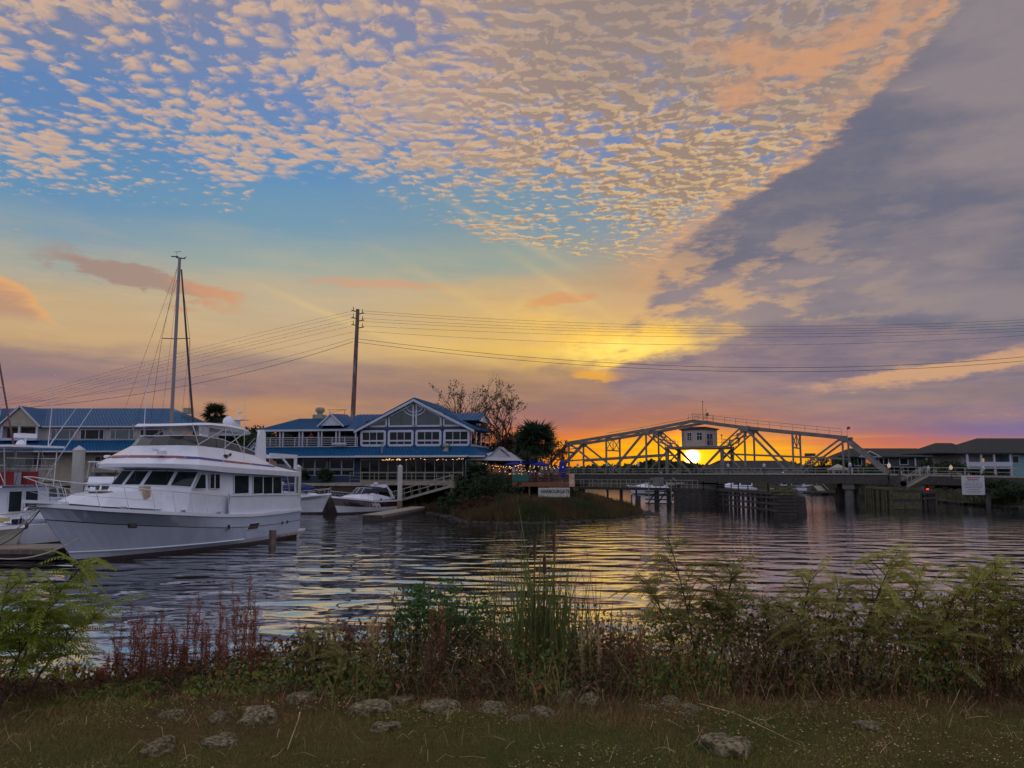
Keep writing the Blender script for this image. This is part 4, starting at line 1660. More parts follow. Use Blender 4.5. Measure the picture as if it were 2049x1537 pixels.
# mast of another boat at the far left edge
mx = thing('distant_sailboat', 'sailing boat with a thin raked mast at the far left edge', 'sailing boat', (-44, 62, 0), radians(-60))
Hx = Hull(0, 9, 3, [(0, 1.0), (1, 1.4)], [(-.5, 7.6), (0, 8), (1.4, 9)], .4, knz=.4)
Hx.n = 12
Hx.build(mx, M_gel, M_boot, M_deckp, None)
mb = MB()
mt = at_y(-1, 730, 62)
mbm = at_y(20, 850, 62)
dd = (mbm - mt)
mb.tube([mt + dd * -0.3, mt + dd * 3.2], .07, 6)
mb.tube([at_y(-6, 775, 62), at_y(8, 775, 62)], .03, 4)
part('mast', mb, mat('red_brown_mast', (0.14, 0.05, 0.05), 0.5), mx, world_pts=True)

# ---- docks, piles, ropes
def plank_dock(name, label, a, b, w, z, n, th=.06, skirt=.5, m=M_dock):
    """a floating dock from a to b with single deck boards"""
    a = Vector(a)
    b = Vector(b)
    d = (b - a).xy.to_3d()
    L = d.length
    rz = atan2(d.y, d.x)
    r = thing(name, label, 'dock', (a.x, a.y, 0), rz)
    bm_ = MB()
    bm_.box(.008, L / n - .008, -w / 2, w / 2, z - th, z)
    me = bm_.mesh('deck_board', m)
    for i in range(n):
        o = bpy.data.objects.new('board', me)
        C.objects.link(o)
        o.parent = r
        o.location = (L * i / n, random.uniform(-.012, .012), random.uniform(-.004, .004))
    mb = MB()
    mb.box(0.02, L - .02, -w / 2 + .03, w / 2 - .03, z - skirt, z - th - .006)
    part('float', mb, M_wetwood, r)
    mb = MB()
    for s_ in (1, -1):
        mb.beam((0, s_ * (w / 2 + .03), z - .16), (L, s_ * (w / 2 + .03), z - .16), .05, .2)
    part('fascia', mb, M_woodpile, r)
    return r


a = at_z(138, 1092, .55)
plank_dock('floating_dock', 'weathered plank dock at the left edge, running under the yacht bow', (-36, 39.4, 0), (a.x + .3, a.y - .3, 0), 2.4, .55, 60)
a, b = at_z(752, 1030, .5), at_z(838, 1014, .5)
plank_dock('finger_dock', 'short floating dock in front of the burgundy-banded cruiser', (a.x - .3, a.y, 0), (b.x, b.y + .4, 0), 1.7, .5, 44)
mb = MB()
mb.box(-14, -13.3, 90, 91, 0, .4)


def pile(name, label, px0, ytop, ybot, D, r, m, cone=True, zbase=-1.5, lean=0.0, group=None, lower=None):
    p0 = at_y(px0, ytop, D)
    p = thing(name, label, 'piling', (p0.x, D, -1.0), 0, group)
    mb = MB()
    H = p0.z + 1.0
    mb.tube([(0, 0, 0), (lean, 0, H - r * .9 if cone else H)], r, 14)
    part('shaft', mb, m, p, smooth=False)
    if cone:
        mb = MB()
        mb.lathe((lean, 0, H - r * .9), [(r * 1.06, -.02), (r * 1.08, .05), (0.02, r * .95)], 14)
        part('cap', mb, m, p)
    if lower:
        mb = MB()
        mb.tube([(0, 0, 0), (0, 0, lower + 1.0)], r * 1.07, 14)
        part('wet_base', mb, M_woodpile, p, 'brown weathered lower end')
    return p


pile('mooring_pile', 'tall grey sleeved pile with a cone cap behind the yacht bow rail', 159, 892, 0, 47, .33, M_pile)
pile('mooring_pile', 'pale pile with a pointed cap at the yacht stern, in front of the blue building', 597, 930, 0, 66, .26, M_pile)
pile('mooring_pile', 'pale pile with a brown lower end beside the gangway', 801, 930, 0, 80, .23, M_pile, lower=1.25)
pile('timber_stub', 'short weathered timber pile against the yacht hull near the stern', 545, 1061, 0, 45.7, .20, M_woodpile, cone=False, lean=.03)
pile('timber_stub', 'lone dark broken post standing in the water off the grassy point', 1277, 992, 0, 93, .28, M_wetwood, cone=False)
for k, (px_, yt_, wd_) in enumerate(((1262, 1001, 'middle'), (1267, 996, 'rightmost'), (1254, 990, 'leftmost'))):
    pile('old_stake', wd_ + ' of three thin broken stakes in the shallow water behind the point', px_ + 10, yt_, 0, 108, .08, M_wetwood, cone=False, group='broken stakes in the shallows behind the point')

# gangway from the land to the dock with its pipe rails
g0, g1 = at_y(775, 1008, 86), at_y(905, 972, 84)
gw = thing('gangway', 'sloping aluminium gangway with pipe rails leading up from the dock', 'gangway', (g0.x, g0.y, g0.z))
mb = MB()
for dy in (0, 1.4):
    mb.beam(g0 + V(0, dy, 0), g1 + V(0, dy, 0), .1, .26)
part('side_beam', mb, M_rail, gw, world_pts=True)
mb = MB()
mb.hexa([g0 + V(0, .05, 0), g1 + V(0, .05, 0), g1 + V(0, 1.35, 0), g0 + V(0, 1.35, 0), g0 + V(0, .05, .05), g1 + V(0, .05, .05), g1 + V(0, 1.35, .05), g0 + V(0, 1.35, .05)])
part('walk_surface', mb, M_rail, gw, world_pts=True)
for dy in (0, 1.4):
    for h in (1.1, .6):
        mb = MB()
        mb.tube([g0 + V(0, dy, h), g1 + V(0, dy, h)], .045, 5)
        part('handrail', mb, M_rail, gw, world_pts=True)
    for k in range(9):
        p = g0.lerp(g1, k / 8) + V(0, dy, 0)
        mb = MB()
        mb.tube([p, p + V(-.12, 0, 1.1)], .035, 5)
        part('post', mb, M_rail, gw, world_pts=True)
# landing the gangway starts from
l0 = g1
ld = thing('gangway_landing', 'small railed landing at the head of the gangway, left of the bushes', 'landing', (l0.x, l0.y, 0))
mb = MB()
mb.box(-.3, 4.6, -.6, 3.2, l0.z - .22, l0.z)
part('platform', mb, M_dock, ld)
mb = MB()
for x in (0, 2.2, 4.3):
    for y in (-.4, 2.9):
        mb.cyl(x, y, -1, l0.z - .22, .14, n=8)
part('support_pile', mb, M_woodpile, ld)
mb = MB()
for h in (1.1, .75, .4):
    mb.tube([(1.6, -.55, l0.z + h), (4.5, -.55, l0.z + h)], .04, 5)
for x in (1.6, 2.6, 3.6, 4.5):
    mb.beam((x, -.55, l0.z), (x, -.55, l0.z + 1.15), .08)
part('railing', mb, M_rail, ld)

# mooring ropes at the yacht bow
def sag(a, b, s_, n=10):
    a, b = Vector(a), Vector(b)
    return [a.lerp(b, k / n) - V(0, 0, s_ * 4 * (k / n) * (1 - k / n)) for k in range(n + 1)]


bw = yt.matrix_basis @ Vector((18.9, 0, 2.5)) if False else Matrix.LocRotScale(yt.location, yt.rotation_euler, None) @ Vector((19.0, 0.1, 2.55))
for (px_, py_, z_), lab, m_ in (((-60, 1105, .7), 'pale mooring rope running from the yacht bow down to the left', M_rope), ((0, 1090, .6), 'dark mooring rope running from the yacht bow to the dock', M_darkrope), ((-90, 1022, 2.4), 'thin upper line from the yacht bow to the left edge', M_rope)):
    e = at_z(px_, py_, z_) if z_ < 2 else at_y(px_, py_, 36)
    mb = MB()
    mb.tube(sag(bw, e, .25), .028, 5)
    solo('mooring_rope', mb, m_, lab, 'rope')
p = Matrix.LocRotScale(yt.location, yt.rotation_euler, None) @ Vector((17.3, 0.5, 1.2))
e = at_z(0, 1118, .6)
mb = MB()
mb.tube(sag(p, e, .3), .028, 5)
solo('mooring_rope', mb, M_rope, 'pale rope from the side of the bow to the near edge of the dock', 'rope')

# ------------------------------------------------------------------ buildings
def ribs(mb, a, b, c, d, step, w=.05, h=.06):
    """raised seams on the roof plane a b (eave) c d (ridge), running up the slope"""
    a, b, c, d = map(Vector, (a, b, c, d))
    n = (b - a).cross(d - a).normalized()
    if n.z < 0:
        n = -n
    k = max(2, int((b - a).length / step))
    for i in range(1, k):
        u = i / k
        p, q = a.lerp(b, u), d.lerp(c, u)
        mb.beam(p + n * .02, q + n * .02, w, h, up=n)


def roofplane(mb, a, b, c, d, th=.12):
    a, b, c, d = map(Vector, (a, b, c, d))
    n = (b - a).cross(d - a).normalized()
    if n.z < 0:
        n = -n
    pts = [a, b, c, d] if (c - d).length > 1e-4 else [a, b, c]
    mb.poly(pts, -n * th)


def roof_part(root, planes, name='roof', step=.4, m=None, mr=None):
    mb, m2 = MB(), MB()
    for q in planes:
        roofplane(mb, *q)
        if step:
            ribs(m2, *q, step)
    o = part(name, mb, m or M_roof, root)
    if step:
        part('seams', m2, mr or M_roofrib, o, kind='stuff')
    return o


def window(root, x0, x1, z0, z1, y, cols=(1,), rows=(1,), fw=.09, g=None, name='window', fm=None, depth=.07, face=-1, sill=False, mw=.05):
    """a window on a wall facing -y: frame with glass panes as sub-parts"""
    fm = fm or M_trim
    g = g or M_win
    mb = MB()
    ya, yb = (y - depth, y + .02)
    mb.box(x0 - fw, x1 + fw, ya, yb, z1, z1 + fw)
    mb.box(x0 - fw, x1 + fw, ya, yb, z0 - fw, z0)
    mb.box(x0 - fw, x0, ya, yb, z0, z1)
    mb.box(x1, x1 + fw, ya, yb, z0, z1)
    xs = [x0]
    tot = sum(cols)
    for c in cols:
        xs.append(xs[-1] + (x1 - x0) * c / tot)
    zs = [z0]
    tr = sum(rows)
    for r in rows:
        zs.append(zs[-1] + (z1 - z0) * r / tr)
    for x in xs[1:-1]:
        mb.box(x - mw / 2, x + mw / 2, ya + .01, yb - .01, z0, z1)
    for z in zs[1:-1]:
        mb.box(x0, x1, ya + .012, yb - .012, z - mw / 2, z + mw / 2)
    o = part(name, mb, fm, root)
    for i in range(len(cols)):
        for j in range(len(rows)):
            mb = MB()
            mb.box(xs[i] + (mw / 2 if i else 0) + .001, xs[i + 1] - (mw / 2 if i < len(cols) - 1 else 0) - .001, y - .03, y - .012,
                   zs[j] + (mw / 2 if j else 0) + .001, zs[j + 1] - (mw / 2 if j < len(rows) - 1 else 0) - .001)
            part('pane', mb, g, o)
    return o


def railing(root, pts, h=1.05, bars=5, post=1.2, m=None, r=.03, name='railing'):
    m = m or M_trim
    for a, b in zip(pts, pts[1:]):
        a, b = Vector(a), Vector(b)
        n = max(1, round((b - a).length / post))
        for i in range(n + 1):
            p = a.lerp(b, i / n)
            mb = MB()
            mb.beam(p, p + V(0, 0, h + .03), r * 2.2)
            part('rail_post', mb, m, root)
        for k in range(bars):
            z = h * (k + 1) / bars
            mb = MB()
            mb.beam(a + V(0, 0, z), b + V(0, 0, z), r * 1.6, r * (2.0 if k == bars - 1 else 1.3))
            part('rail_bar', mb, m, root)


# ---- restaurant with the big window gable
RA = radians(10)
RO = at_y(720, 945, 92)
rs = thing('restaurant_building', 'navy blue two-storey restaurant with a blue metal roof, white trim and a large windowed gable', 'restaurant', (RO.x, 92, 0), -RA)
G0 = 2.9
mb = MB()
mb.box(-12.6, 12.9, 0, 13, G0 - 1.0, 6.9)
part('ground_floor_wall', mb, M_blue, rs)
mb = MB()
mb.poly([(-.1, 0, 6.9), (12.9, 0, 6.9), (12.9, 0, 9.0), (11.95, 0, 9.0), (11.95, 0, 9.0), (.95, 0, 9.0), (-.1, 0, 9.0)], (0, .15, 0))
part('gable_wall', mb, M_blue, rs)
# side and back walls of the gabled room (side wall is mostly glass)
mb = MB()
mb.box(-.1, .05, .15, 11, 6.9, 9.0)
mb.box(12.75, 12.9, .15, 11, 6.9, 7.15)
mb.box(12.75, 12.9, .15, 11, 8.72, 9.0)
for k in range(5):
    mb.box(12.752, 12.898, .15 + k * 2.66, .42 + k * 2.66, 7.15, 8.72)
part('side_wall', mb, M_trim, rs)
for k in range(4):
    y0, y1 = .46 + k * 2.66, 2.77 + k * 2.66
    for z0, z1 in ((7.18, 7.62), (7.72, 8.70)):
        mb = MB()
        mb.box(12.80, 12.84, y0, y1, z0, z1)
        part('side_pane', mb, M_win, rs)
mb = MB()
mb.box(0.05, 12.74, .16, 10.9, 6.92, 7.0)
mb.box(0.05, 12.74, 5.5, 5.6, 7.0, 8.0)
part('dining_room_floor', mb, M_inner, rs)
# gable roof
mb = MB()
for sg in (-1, 1):
    e = 6.4 + sg * 7.0
    a, b, c, d = (e, -.55, 8.88), (e, 11.6, 8.88), (6.4, 11.6, 12.42), (6.4, -.55, 12.42)
    if sg > 0:
        a, b, c, d = (e, 11.6, 8.88), (e, -.55, 8.88), (6.4, -.55, 12.42), (6.4, 11.6, 12.42)
    roofplane(mb, a, b, c, d, .12)
o = part('gable_roof', mb, M_roof, rs)
mb = MB()
for sg in (-1, 1):
    ribs(mb, (6.4 + sg * 7.0, -.5, 8.88), (6.4 + sg * 7.0, 11.6, 8.88), (6.4, 11.6, 12.42), (6.4, -.5, 12.42), .45)
part('seams', mb, M_roofrib, o, kind='stuff')
for sg in (-1, 1):
    mb = MB()
    mb.poly([(6.4, -.60, 12.26), (6.4 + sg * 7.0, -.60, 8.72), (6.4 + sg * 7.0, -.60, 8.44), (6.4 + sg * .0, -.60, 11.96)], (0, .12, 0))
    part('rake_board', mb, M_trim, rs)
# upper gable wall strip behind the glass openings: beams between windows
mb = MB()
yb0, yb1 = .0, .14
for x0, x1 in ((3.17, 3.29), (6.36, 6.48), (9.58, 9.7)):
    top = 12.3 - abs((x0 + x1) / 2 - 6.4) * (3.54 / 7.0) - .3
    mb.box(x0, x1, yb0, yb1, 9.0, top)
part('gable_mullion', mb, M_blue, rs)


M_gableglass = glassy('teal_mirror_glass', (0.015, 0.055, 0.05), 0.06, 0, 1.6, 0.55)
mb = MB()
mb.box(-.5, 13.3, .004, .12, 8.96, 9.14)
part('gable_sill_beam', mb, M_blue, rs)


def slope_z(x, off):
    return 12.36 - abs(x - 6.4) * (3.54 / 7.0) - off


def gable_window(x0, x1, tri=False):
    """window whose head follows the roof slope"""
    zb = 9.12
    f = .2
    hi, lo = slope_z(x1 if x1 < 6.4 else x0, .42), slope_z(x0 if x1 < 6.4 else x1, .42)
    L, Rr = (lo, hi) if x1 < 6.4 else (hi, lo)
    L = max(L, zb + .05)
    Rr = max(Rr, zb + .05)
    outer = [V(x0, 0, zb), V(x1, 0, zb), V(x1, 0, Rr), V(x0, 0, L)]
    mb = MB()
    c = sum(outer, V(0, 0, 0)) / 4
    for p, q in zip(outer, outer[1:] + outer[:1]):
        n_ = V(0, -.06, 0)
        dd = (q - p)
        if dd.length < .15:
            continue
        nd = V(-dd.z, 0, dd.x).normalized()
        if nd.dot(c - p) < 0:
            nd = -nd
        mb.beam(p + nd * f / 2 + n_, q + nd * f / 2 + n_, .08, f, up=nd)
    o = part('gable_window', mb, M_trim, rs)
    mb = MB()
    mb.poly([p.lerp(c, .04) + V(0, .02, 0) for p in outer], (0, .02, 0))
    part('pane', mb, M_gableglass, o)
    mb = MB()
    xm = (x0 + x1) / 2
    if not tri:
        mb.box(xm - .02, xm + .02, -.01, .02, zb + .1, slope_z(xm, .5))
        part('mullion', mb, M_smoke, o)
    return o


gable_window(.55, 3.16, True)
gable_window(3.3, 6.34)
gable_window(6.5, 9.56)
gable_window(9.72, 12.3, True)
# the curved white bar across the top of the two middle windows
mb = MB()
for r0 in (1.25, 1.62):
    pts = [(6.4 + r0 * cos(a_), -.07, 12.0 + r0 * sin(a_)) for a_ in [radians(205 + 13 * k) for k in range(11)]]
    mb.tube([p for p in pts], .075, 6)
part('curved_glazing_bar', mb, M_trim, rs)
# lower row: four framed windows with rounded outer frames
for x0 in (0.02, 3.28, 6.53, 9.78):
    x1 = x0 + 3.02
    z0, z1 = 6.93, 8.78
    mb = MB()
    r_ = .28
    f = .25
    cs = [(x1 - r_, z1 - r_, 0), (x0 + r_, z1 - r_, 90), (x0 + r_, z0 + r_, 180), (x1 - r_, z0 + r_, 270)]
    out_, in_ = [], []
    for cx_, cz_, a0 in cs:
        for k in range(5):
            a_ = radians(a0 + 22.5 * k)
            out_.append(V(cx_ + r_ * cos(a_), -.10, cz_ + r_ * sin(a_)))
            in_.append(V(cx_ + max(.03, r_ - f) * cos(a_), -.10, cz_ + max(.03, r_ - f) * sin(a_)))
    n = len(out_)
    o2 = [p + V(0, .11, 0) for p in out_]
    i2 = [p + V(0, .11, 0) for p in in_]
    mb.add(out_ + in_ + o2 + i2, [(k, n + k, n + (k + 1) % n, (k + 1) % n) for k in range(n)] + [(k, (k + 1) % n, 2 * n + (k + 1) % n, 2 * n + k) for k in range(n)]
           + [(n + k, 3 * n + k, 3 * n + (k + 1) % n, n + (k + 1) % n) for k in range(n)])
    mb.box(x0 + .2, x1 - .2, -.095, 0, 7.48, 7.66)
    xi = [x0 + .25, x0 + 1.09, x0 + 1.93, x1 - .25]
    for x in xi[1:-1]:
        mb.box(x - .035, x + .035, -.09, 0, z0 + .2, z1 - .2)
    o = part('window', mb, M_trim, rs)
    for a, b in zip(xi, xi[1:]):
        for c, d in ((7.12, 7.48), (7.66, 8.56)):
            mb = MB()
            mb.box(a + .03, b - .03, -.03, -.01, c, d)
            part('pane', mb, M_win, o)
# lower pent roof
roof_part(rs, [((-13.6, -2.1, 5.86), (15.0, -2.1, 5.86), (12.95, -.02, 6.9), (-12.6, -.02, 6.9)), ((15.0, -2.1, 5.86), (15.0, 13.0, 5.86), (12.95, 13.0, 6.9), (12.95, -.02, 6.9))], 'pent_roof', .42)
mb = MB()
mb.box(-13.6, 15.0, -2.16, -2.10, 5.66, 5.84)
part('gutter', mb, M_trim, rs)
mb = MB()
mb.box(14.4, 14.6, 4, 13, G0, 5.8)
part('side_column', mb, M_blue, rs)
# left wing: balcony with posts, main roof
roof_part(rs, [((-12.5, -.35, 8.98), (0.6, -.35, 8.98), (3.2, 5.5, 10.98), (-9.4, 5.5, 10.98)) if False else ((-12.6, -.4, 8.98), (-.3, -.4, 8.98), (-.3, 4.2, 10.5), (-9.4, 4.2, 10.5)),
               ((-12.6, 11.5, 8.98), (-12.6, -.4, 8.98), (-9.4, 4.2, 10.5), (-9.4, 7.5, 10.5))], 'wing_roof', .42)
roof_part(rs, [((-2.6, 2.9, 10.02), (13.3, 2.9, 10.02), (13.3, 5.6, 11.02), (-2.6, 5.6, 11.02)), ((13.3, 8.3, 10.02), (-2.6, 8.3, 10.02), (-2.6, 5.6, 11.02), (13.3, 5.6, 11.02))], 'ridge_roof', .42)
mb = MB()
mb.poly([(13.1, 3.0, 9.9), (13.1, 8.2, 9.9), (13.1, 5.6, 10.9)], (.1, 0, 0))
mb.poly([(-2.5, 3.0, 9.9), (-2.5, 8.2, 9.9), (-2.5, 5.6, 10.9)], (.1, 0, 0))
part('gable_end', mb, M_trim, rs)
mb = MB()
mb.box(-12.6, -.3, -.46, -.38, 8.72, 8.95)
part('eave_board', mb, M_trim, rs)
# small decorative gable over the balcony
dm = roof_part(rs, [((-1.75, -.9, 9.25), (-1.75, 4.0, 9.9), (-3.3, 4.0, 10.95), (-3.3, -.9, 10.68)), ((-4.85, 4.0, 9.9), (-4.85, -.9, 9.25), (-3.3, -.9, 10.68), (-3.3, 4.0, 10.95))], 'dormer_roof', 0)
mb = MB()
mb.poly([(-4.6, -.8, 9.33), (-2.0, -.8, 9.33), (-3.3, -.8, 10.5)], (0, .08, 0))
part('dormer_face', mb, M_trim, rs)
mb = MB()
for p, q in (((-4.9, -.93, 9.2), (-3.3, -.93, 10.66)), ((-1.7, -.93, 9.2), (-3.3, -.93, 10.66))):
    mb.beam(p, q, .08, .16)
part('dormer_trim', mb, M_trim, rs)
mb = MB()
mb.box(-12.5, -.2, -.3, 5, 6.9, 6.98)
part('balcony_floor', mb, M_trim, rs)
mb = MB()
mb.box(-12.4, -.2, 4.4, 4.55, 6.98, 9.4)
mb.box(-12.5, -12.4, 4.4, 10, 6.98, 9.0)
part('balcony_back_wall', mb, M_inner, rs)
for x0, x1 in ((-11.8, -10.2), (-9.6, -8.0), (-7.4, -6.2), (-4.4, -2.8), (-2.2, -.8)):
    window(rs, x0, x1, 7.4, 8.8, 4.39, (1, 1), g=M_win, fm=M_teak, fw=.06, name='balcony_window')
for x in (-12.4, -11.9, -9.75, -9.35, -7.35, -6.95, -5.0, -4.6, -2.85, -2.45, -.5):
    mb = MB()
    mb.box(x - .075, x + .075, -.28, -.13, 6.98, 8.9)
    part('balcony_post', mb, M_trim, rs)
railing(rs, [(-12.4, -.34, 6.98), (-.25, -.34, 6.98)], 1.02, 5, 1.55)
railing(rs, [(-12.45, -.3, 6.98), (-12.45, 4.3, 6.98)], 1.02, 5, 1.55)
mb = MB()
mb.beam((-12.6, -.1, 6.95), (-16.2, 1.8, 4.3), 1.0, .12)
mb.beam((-12.6, -.7, 7.95), (-16.2, 1.2, 5.3), .07)
mb.beam((-12.6, -.7, 7.5), (-16.2, 1.2, 4.85), .05)
mb.beam((-12.6, .5, 7.95), (-16.2, 2.4, 5.3), .07)
part('outside_stair', mb, M_trim, rs)
mb = MB()
mb.box(-2.55, -1.55, -.62, -.42, 7.05, 7.35)
mb.tube([(-3.1, -.5, 7.2), (-1.5, -.5, 7.2)], .16, 8)
part('life_raft_canister', mb, M_canopy, rs)
# ground floor windows
for x0, x1 in ((-11.8, -10.7), (-10.2, -9.1), (-8.8, -7.6), (-6.85, -5.5), (-5.35, -4.0), (-3.55, -2.25), (-2.1, -.75)):
    window(rs, x0, x1, 4.45, 5.5, -.01, fw=.07, name='lower_window')
    window(rs, x0, x1, 3.7, 4.25, -.01, fw=.06, name='lower_window')
# glazed veranda
mb = MB()
mb.box(.45, 12.4, -1.1, -1.02, G0, 3.12)
mb.box(.45, 12.4, -1.12, -1.0, 3.98, 4.06)
mb.box(.45, 12.4, -1.12, -1.0, 5.38, 5.5)
nst = 11
for k in range(nst + 1):
    x = .5 + 11.8 * k / nst
    mb.box(x - .035, x + .035, -1.115, -1.005, 3.12, 3.98)
    mb.box(x - .035, x + .035, -1.115, -1.005, 4.06, 5.38)
o = part('veranda_frame', mb, M_beige, rs)
for k in range(nst):
    x0, x1 = .5 + 11.8 * k / nst + .04, .5 + 11.8 * (k + 1) / nst - .04
    for z0, z1 in ((3.13, 3.97), (4.07, 5.37)):
        mb = MB()
        mb.box(x0, x1, -1.07, -1.05, z0, z1)
        part('pane', mb, M_win, o)
mb = MB()
mb.poly([(.2, -3.6, 5.62), (13.2, -3.6, 5.62), (13.2, -.9, 5.9), (.2, -.9, 5.9)], (0, 0, .09))
part('veranda_canopy', mb, M_canopy, rs)
bl_ = MB()
for k in range(46):
    x = 3.0 + 10.0 * random.random() if k > 12 else 4.2 + random.random() * 1.6
    bl_.lathe((x, -3.3 + random.random() * .3, 5.42 + random.uniform(-.12, .06)), [(.01, 0), (.036, .02), (.01, .055)], 6)
me_b = bl_.mesh('string_light_bulb', M_bulb)
part('string_light', me_b, None, rs, kind='stuff')
railing(rs, [(.5, -4.3, G0), (13.0, -4.3, G0)], 1.05, 3, 1.4, M_rail, .022)
mb = MB()
mb.box(-2, 13.2, -4.6, 0, G0 - .25, G0)
part('veranda_deck', mb, M_dock, rs)
mb = MB()
mb.cyl(10.35, -.9, 6.3, 6.75, .26, n=12)
mb.lathe((10.35, -.9, 6.75), [(.2, 0), (.42, .1), (.44, .3), (.3, .42), (.02, .46)], 14)
mb.box(10.05, 10.65, -1.2, -.6, 6.2, 6.5)
part('roof_vent', mb, M_rail, rs)
mb = MB()
mb.box(-7.9, -6.6, 4.5, 5.8, 10.2, 11.0)
mb.lathe((-7.2, 5.1, 11.0), [(.35, 0), (.35, .3), (.55, .38), (.56, .75), (.4, .9), (.02, .95)], 16)
part('kitchen_exhaust', mb, M_rail, rs)
mb = MB()
for x in (-6.1, -4.2):
    mb.beam((x, 5.5, 10.5), (x, 5.5, 11.65), .04)
mb.beam((-6.4, 5.5, 11.65), (-3.9, 5.5, 11.65), .04)
mb.beam((-6.1, 5.5, 11.3), (-4.2, 5.5, 11.65), .03)
part('roof_rail', mb, M_darksteel, rs)
mb = MB()
mb.tube([(3.15, -1.6, 5.95), (3.15, -1.6, 7.4)], .06, 6)
part('flue_pipe', mb, M_rail, rs)
mb = MB()
mb.box(13.0, 13.9, 11.5, 14, 6.9, 7.0)
part('rear_landing', mb, M_trim, rs)
railing(rs, [(13.9, 9.5, 6.95), (13.9, 13.8, 6.95)], 1.0, 4, 1.4)

# white fabric tents to the right of the veranda
tn = thing('white_tent', 'white peaked canopy tent joining the restaurant to the string-lit deck', 'canopy', at_y(975, 945, 88).xy.to_3d() + V(0, 0, 2.9), -RA)
mb = MB()
cx_, cy_ = 1.2, 2.0
mb.add([(-2.4, -.6, 2.45), (3.9, -.6, 2.35), (3.9, 4.6, 2.35), (-2.4, 4.6, 2.45), (0.2, 1.6, 3.35), (2.2, 1.6, 3.35)],
       [(0, 1, 5, 4), (1, 2, 5), (2, 3, 4, 5), (3, 0, 4)])
part('canopy_skirt', mb, M_canopy, tn)
mb = MB()
mb.add([(-.1, .2, 2.75), (2.6, .2, 2.75), (2.6, 3.2, 2.75), (-.1, 3.2, 2.75), (1.25, .25, 3.9), (1.25, 3.2, 3.9)], [(0, 4, 5, 3), (1, 2, 5, 4)])
mb.add([(.25, .42, 2.85), (2.25, .42, 2.85), (1.25, .42, 3.65)], [(0, 1, 2)])
part('peak', mb, M_canopy, tn)
mb = MB()
mb.add([(3.9, -.4, 2.35), (6.0, .4, 2.05), (5.6, 3.8, 2.05), (3.9, 4.4, 2.35)], [(0, 1, 2, 3)])
part('side_awning', mb, M_canopy, tn)
for x, y in ((-2.3, -.5), (3.8, -.5), (-2.3, 4.5), (3.8, 4.5)):
    mb = MB()
    mb.cyl(x, y, 0, 2.4, .05, n=6)
    part('tent_pole', mb, M_trim, tn)
mb = MB()
mb.lathe((3.0, -.6, .3), [(.05, 0), (.16, .3), (.2, 1.0), (.08, 1.5), (.03, 1.7)], 8)
part('rolled_curtain', mb, M_canopy, tn)

# ---- long low building on the left
lb = thing('marina_office_building', 'long pale two-storey marina building with a blue metal roof, at the left edge', 'building', (-62.7, 99, 0), 0)
mb = MB()
mb.box(-30, 22.6, 0, 12, G0 - 1, 7.9)
part('ground_floor_wall', mb, M_beige, lb)
mb = MB()
mb.box(-30, 22.2, 0, 12, 7.9, 9.75)
part('upper_wall', mb, M_greysid, lb)
roof_part(lb, [((-32, -2.1, 6.6), (24.4, -2.1, 6.6), (22.2, -.02, 7.92), (-30, -.02, 7.92)), ((24.4, -2.1, 6.6), (24.4, 12, 6.6), (22.2, 12, 7.92), (22.2, -.02, 7.92))], 'pent_roof', .42)
roof_part(lb, [((-32, -.5, 9.7), (23.2, -.5, 9.7), (18.2, 5.5, 12.3), (-32, 5.5, 12.3)), ((23.2, -.5, 9.7), (23.2, 12.5, 9.7), (18.2, 6.5, 12.3), (18.2, 5.5, 12.3))], 'main_roof', .42)
mb = MB()
mb.box(-32, 23.2, -.56, -.48, 9.5, 9.68)
mb.box(-32, 24.4, -2.16, -2.1, 6.42, 6.6)
part('eave_board', mb, M_trim, lb)
for gx in (2.5, -2.4):
    roof_part(lb, [((gx + 2.55, -1.0, 9.62), (gx + 2.55, 4.8, 9.62), (gx, 4.8, 12.1), (gx, -1.0, 12.1)), ((gx - 2.55, 4.8, 9.62), (gx - 2.55, -1.0, 9.62), (gx, -1.0, 12.1), (gx, 4.8, 12.1))], 'gable_roof', 0)
    mb = MB()
    mb.poly([(gx - 2.4, -.85, 9.6), (gx + 2.4, -.85, 9.6), (gx, -.85, 11.9)], (0, .1, 0))
    part('gable_face', mb, M_beige, lb)
    mb = MB()
    for q in (((gx - 2.6, -1.03, 9.58), (gx, -1.03, 12.08)), ((gx + 2.6, -1.03, 9.58), (gx, -1.03, 12.08))):
        mb.beam(q[0], q[1], .08, .2)
    part('rake_trim', mb, M_trim, lb)
    mb = MB()
    mb.box(gx - 1.9, gx + 1.9, -.06, -.01, 8.15, 9.4)
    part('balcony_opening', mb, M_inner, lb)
    for x in (gx - 2.15, gx, gx + 2.15):
        mb = MB()
        mb.box(x - .12, x + .12, -.85, -.6, 8.02, 9.6)
        part('balcony_post', mb, M_trim, lb)
    mb = MB()
    mb.box(gx - 2.2, gx + 2.2, -.82, -.72, 8.02, 8.16)
    mb.box(gx - 2.2, gx + 2.2, -.9, 0, 7.88, 8.0)
    part('balcony_rail', mb, M_trim, lb)
for x0 in (6.05, 9.65, 13.35, 17.0):
    window(lb, x0, x0 + 2.8, 8.1, 9.2, -.01, (1, 3, 1), fw=.08, mw=.08, g=glassy('tinted_glass_%d' % int(x0), (0.01, 0.05, 0.045)) if x0 in (6.05, 13.35) else M_win)
window(lb, 11.6, 14.0, 4.6, 5.9, -.01, (1, 1.4, 1), (1, 1), fw=.08, mw=.08)
window(lb, 17.0, 18.4, 4.6, 5.9, -.01, (1, 1), fw=.08, mw=.08)
window(lb, 3.0, 5.0, 4.6, 5.9, -.01, (1, 1), fw=.08, mw=.08)
mb = MB()
mb.box(14.7, 15.6, -.08, -.01, G0, 5.0)
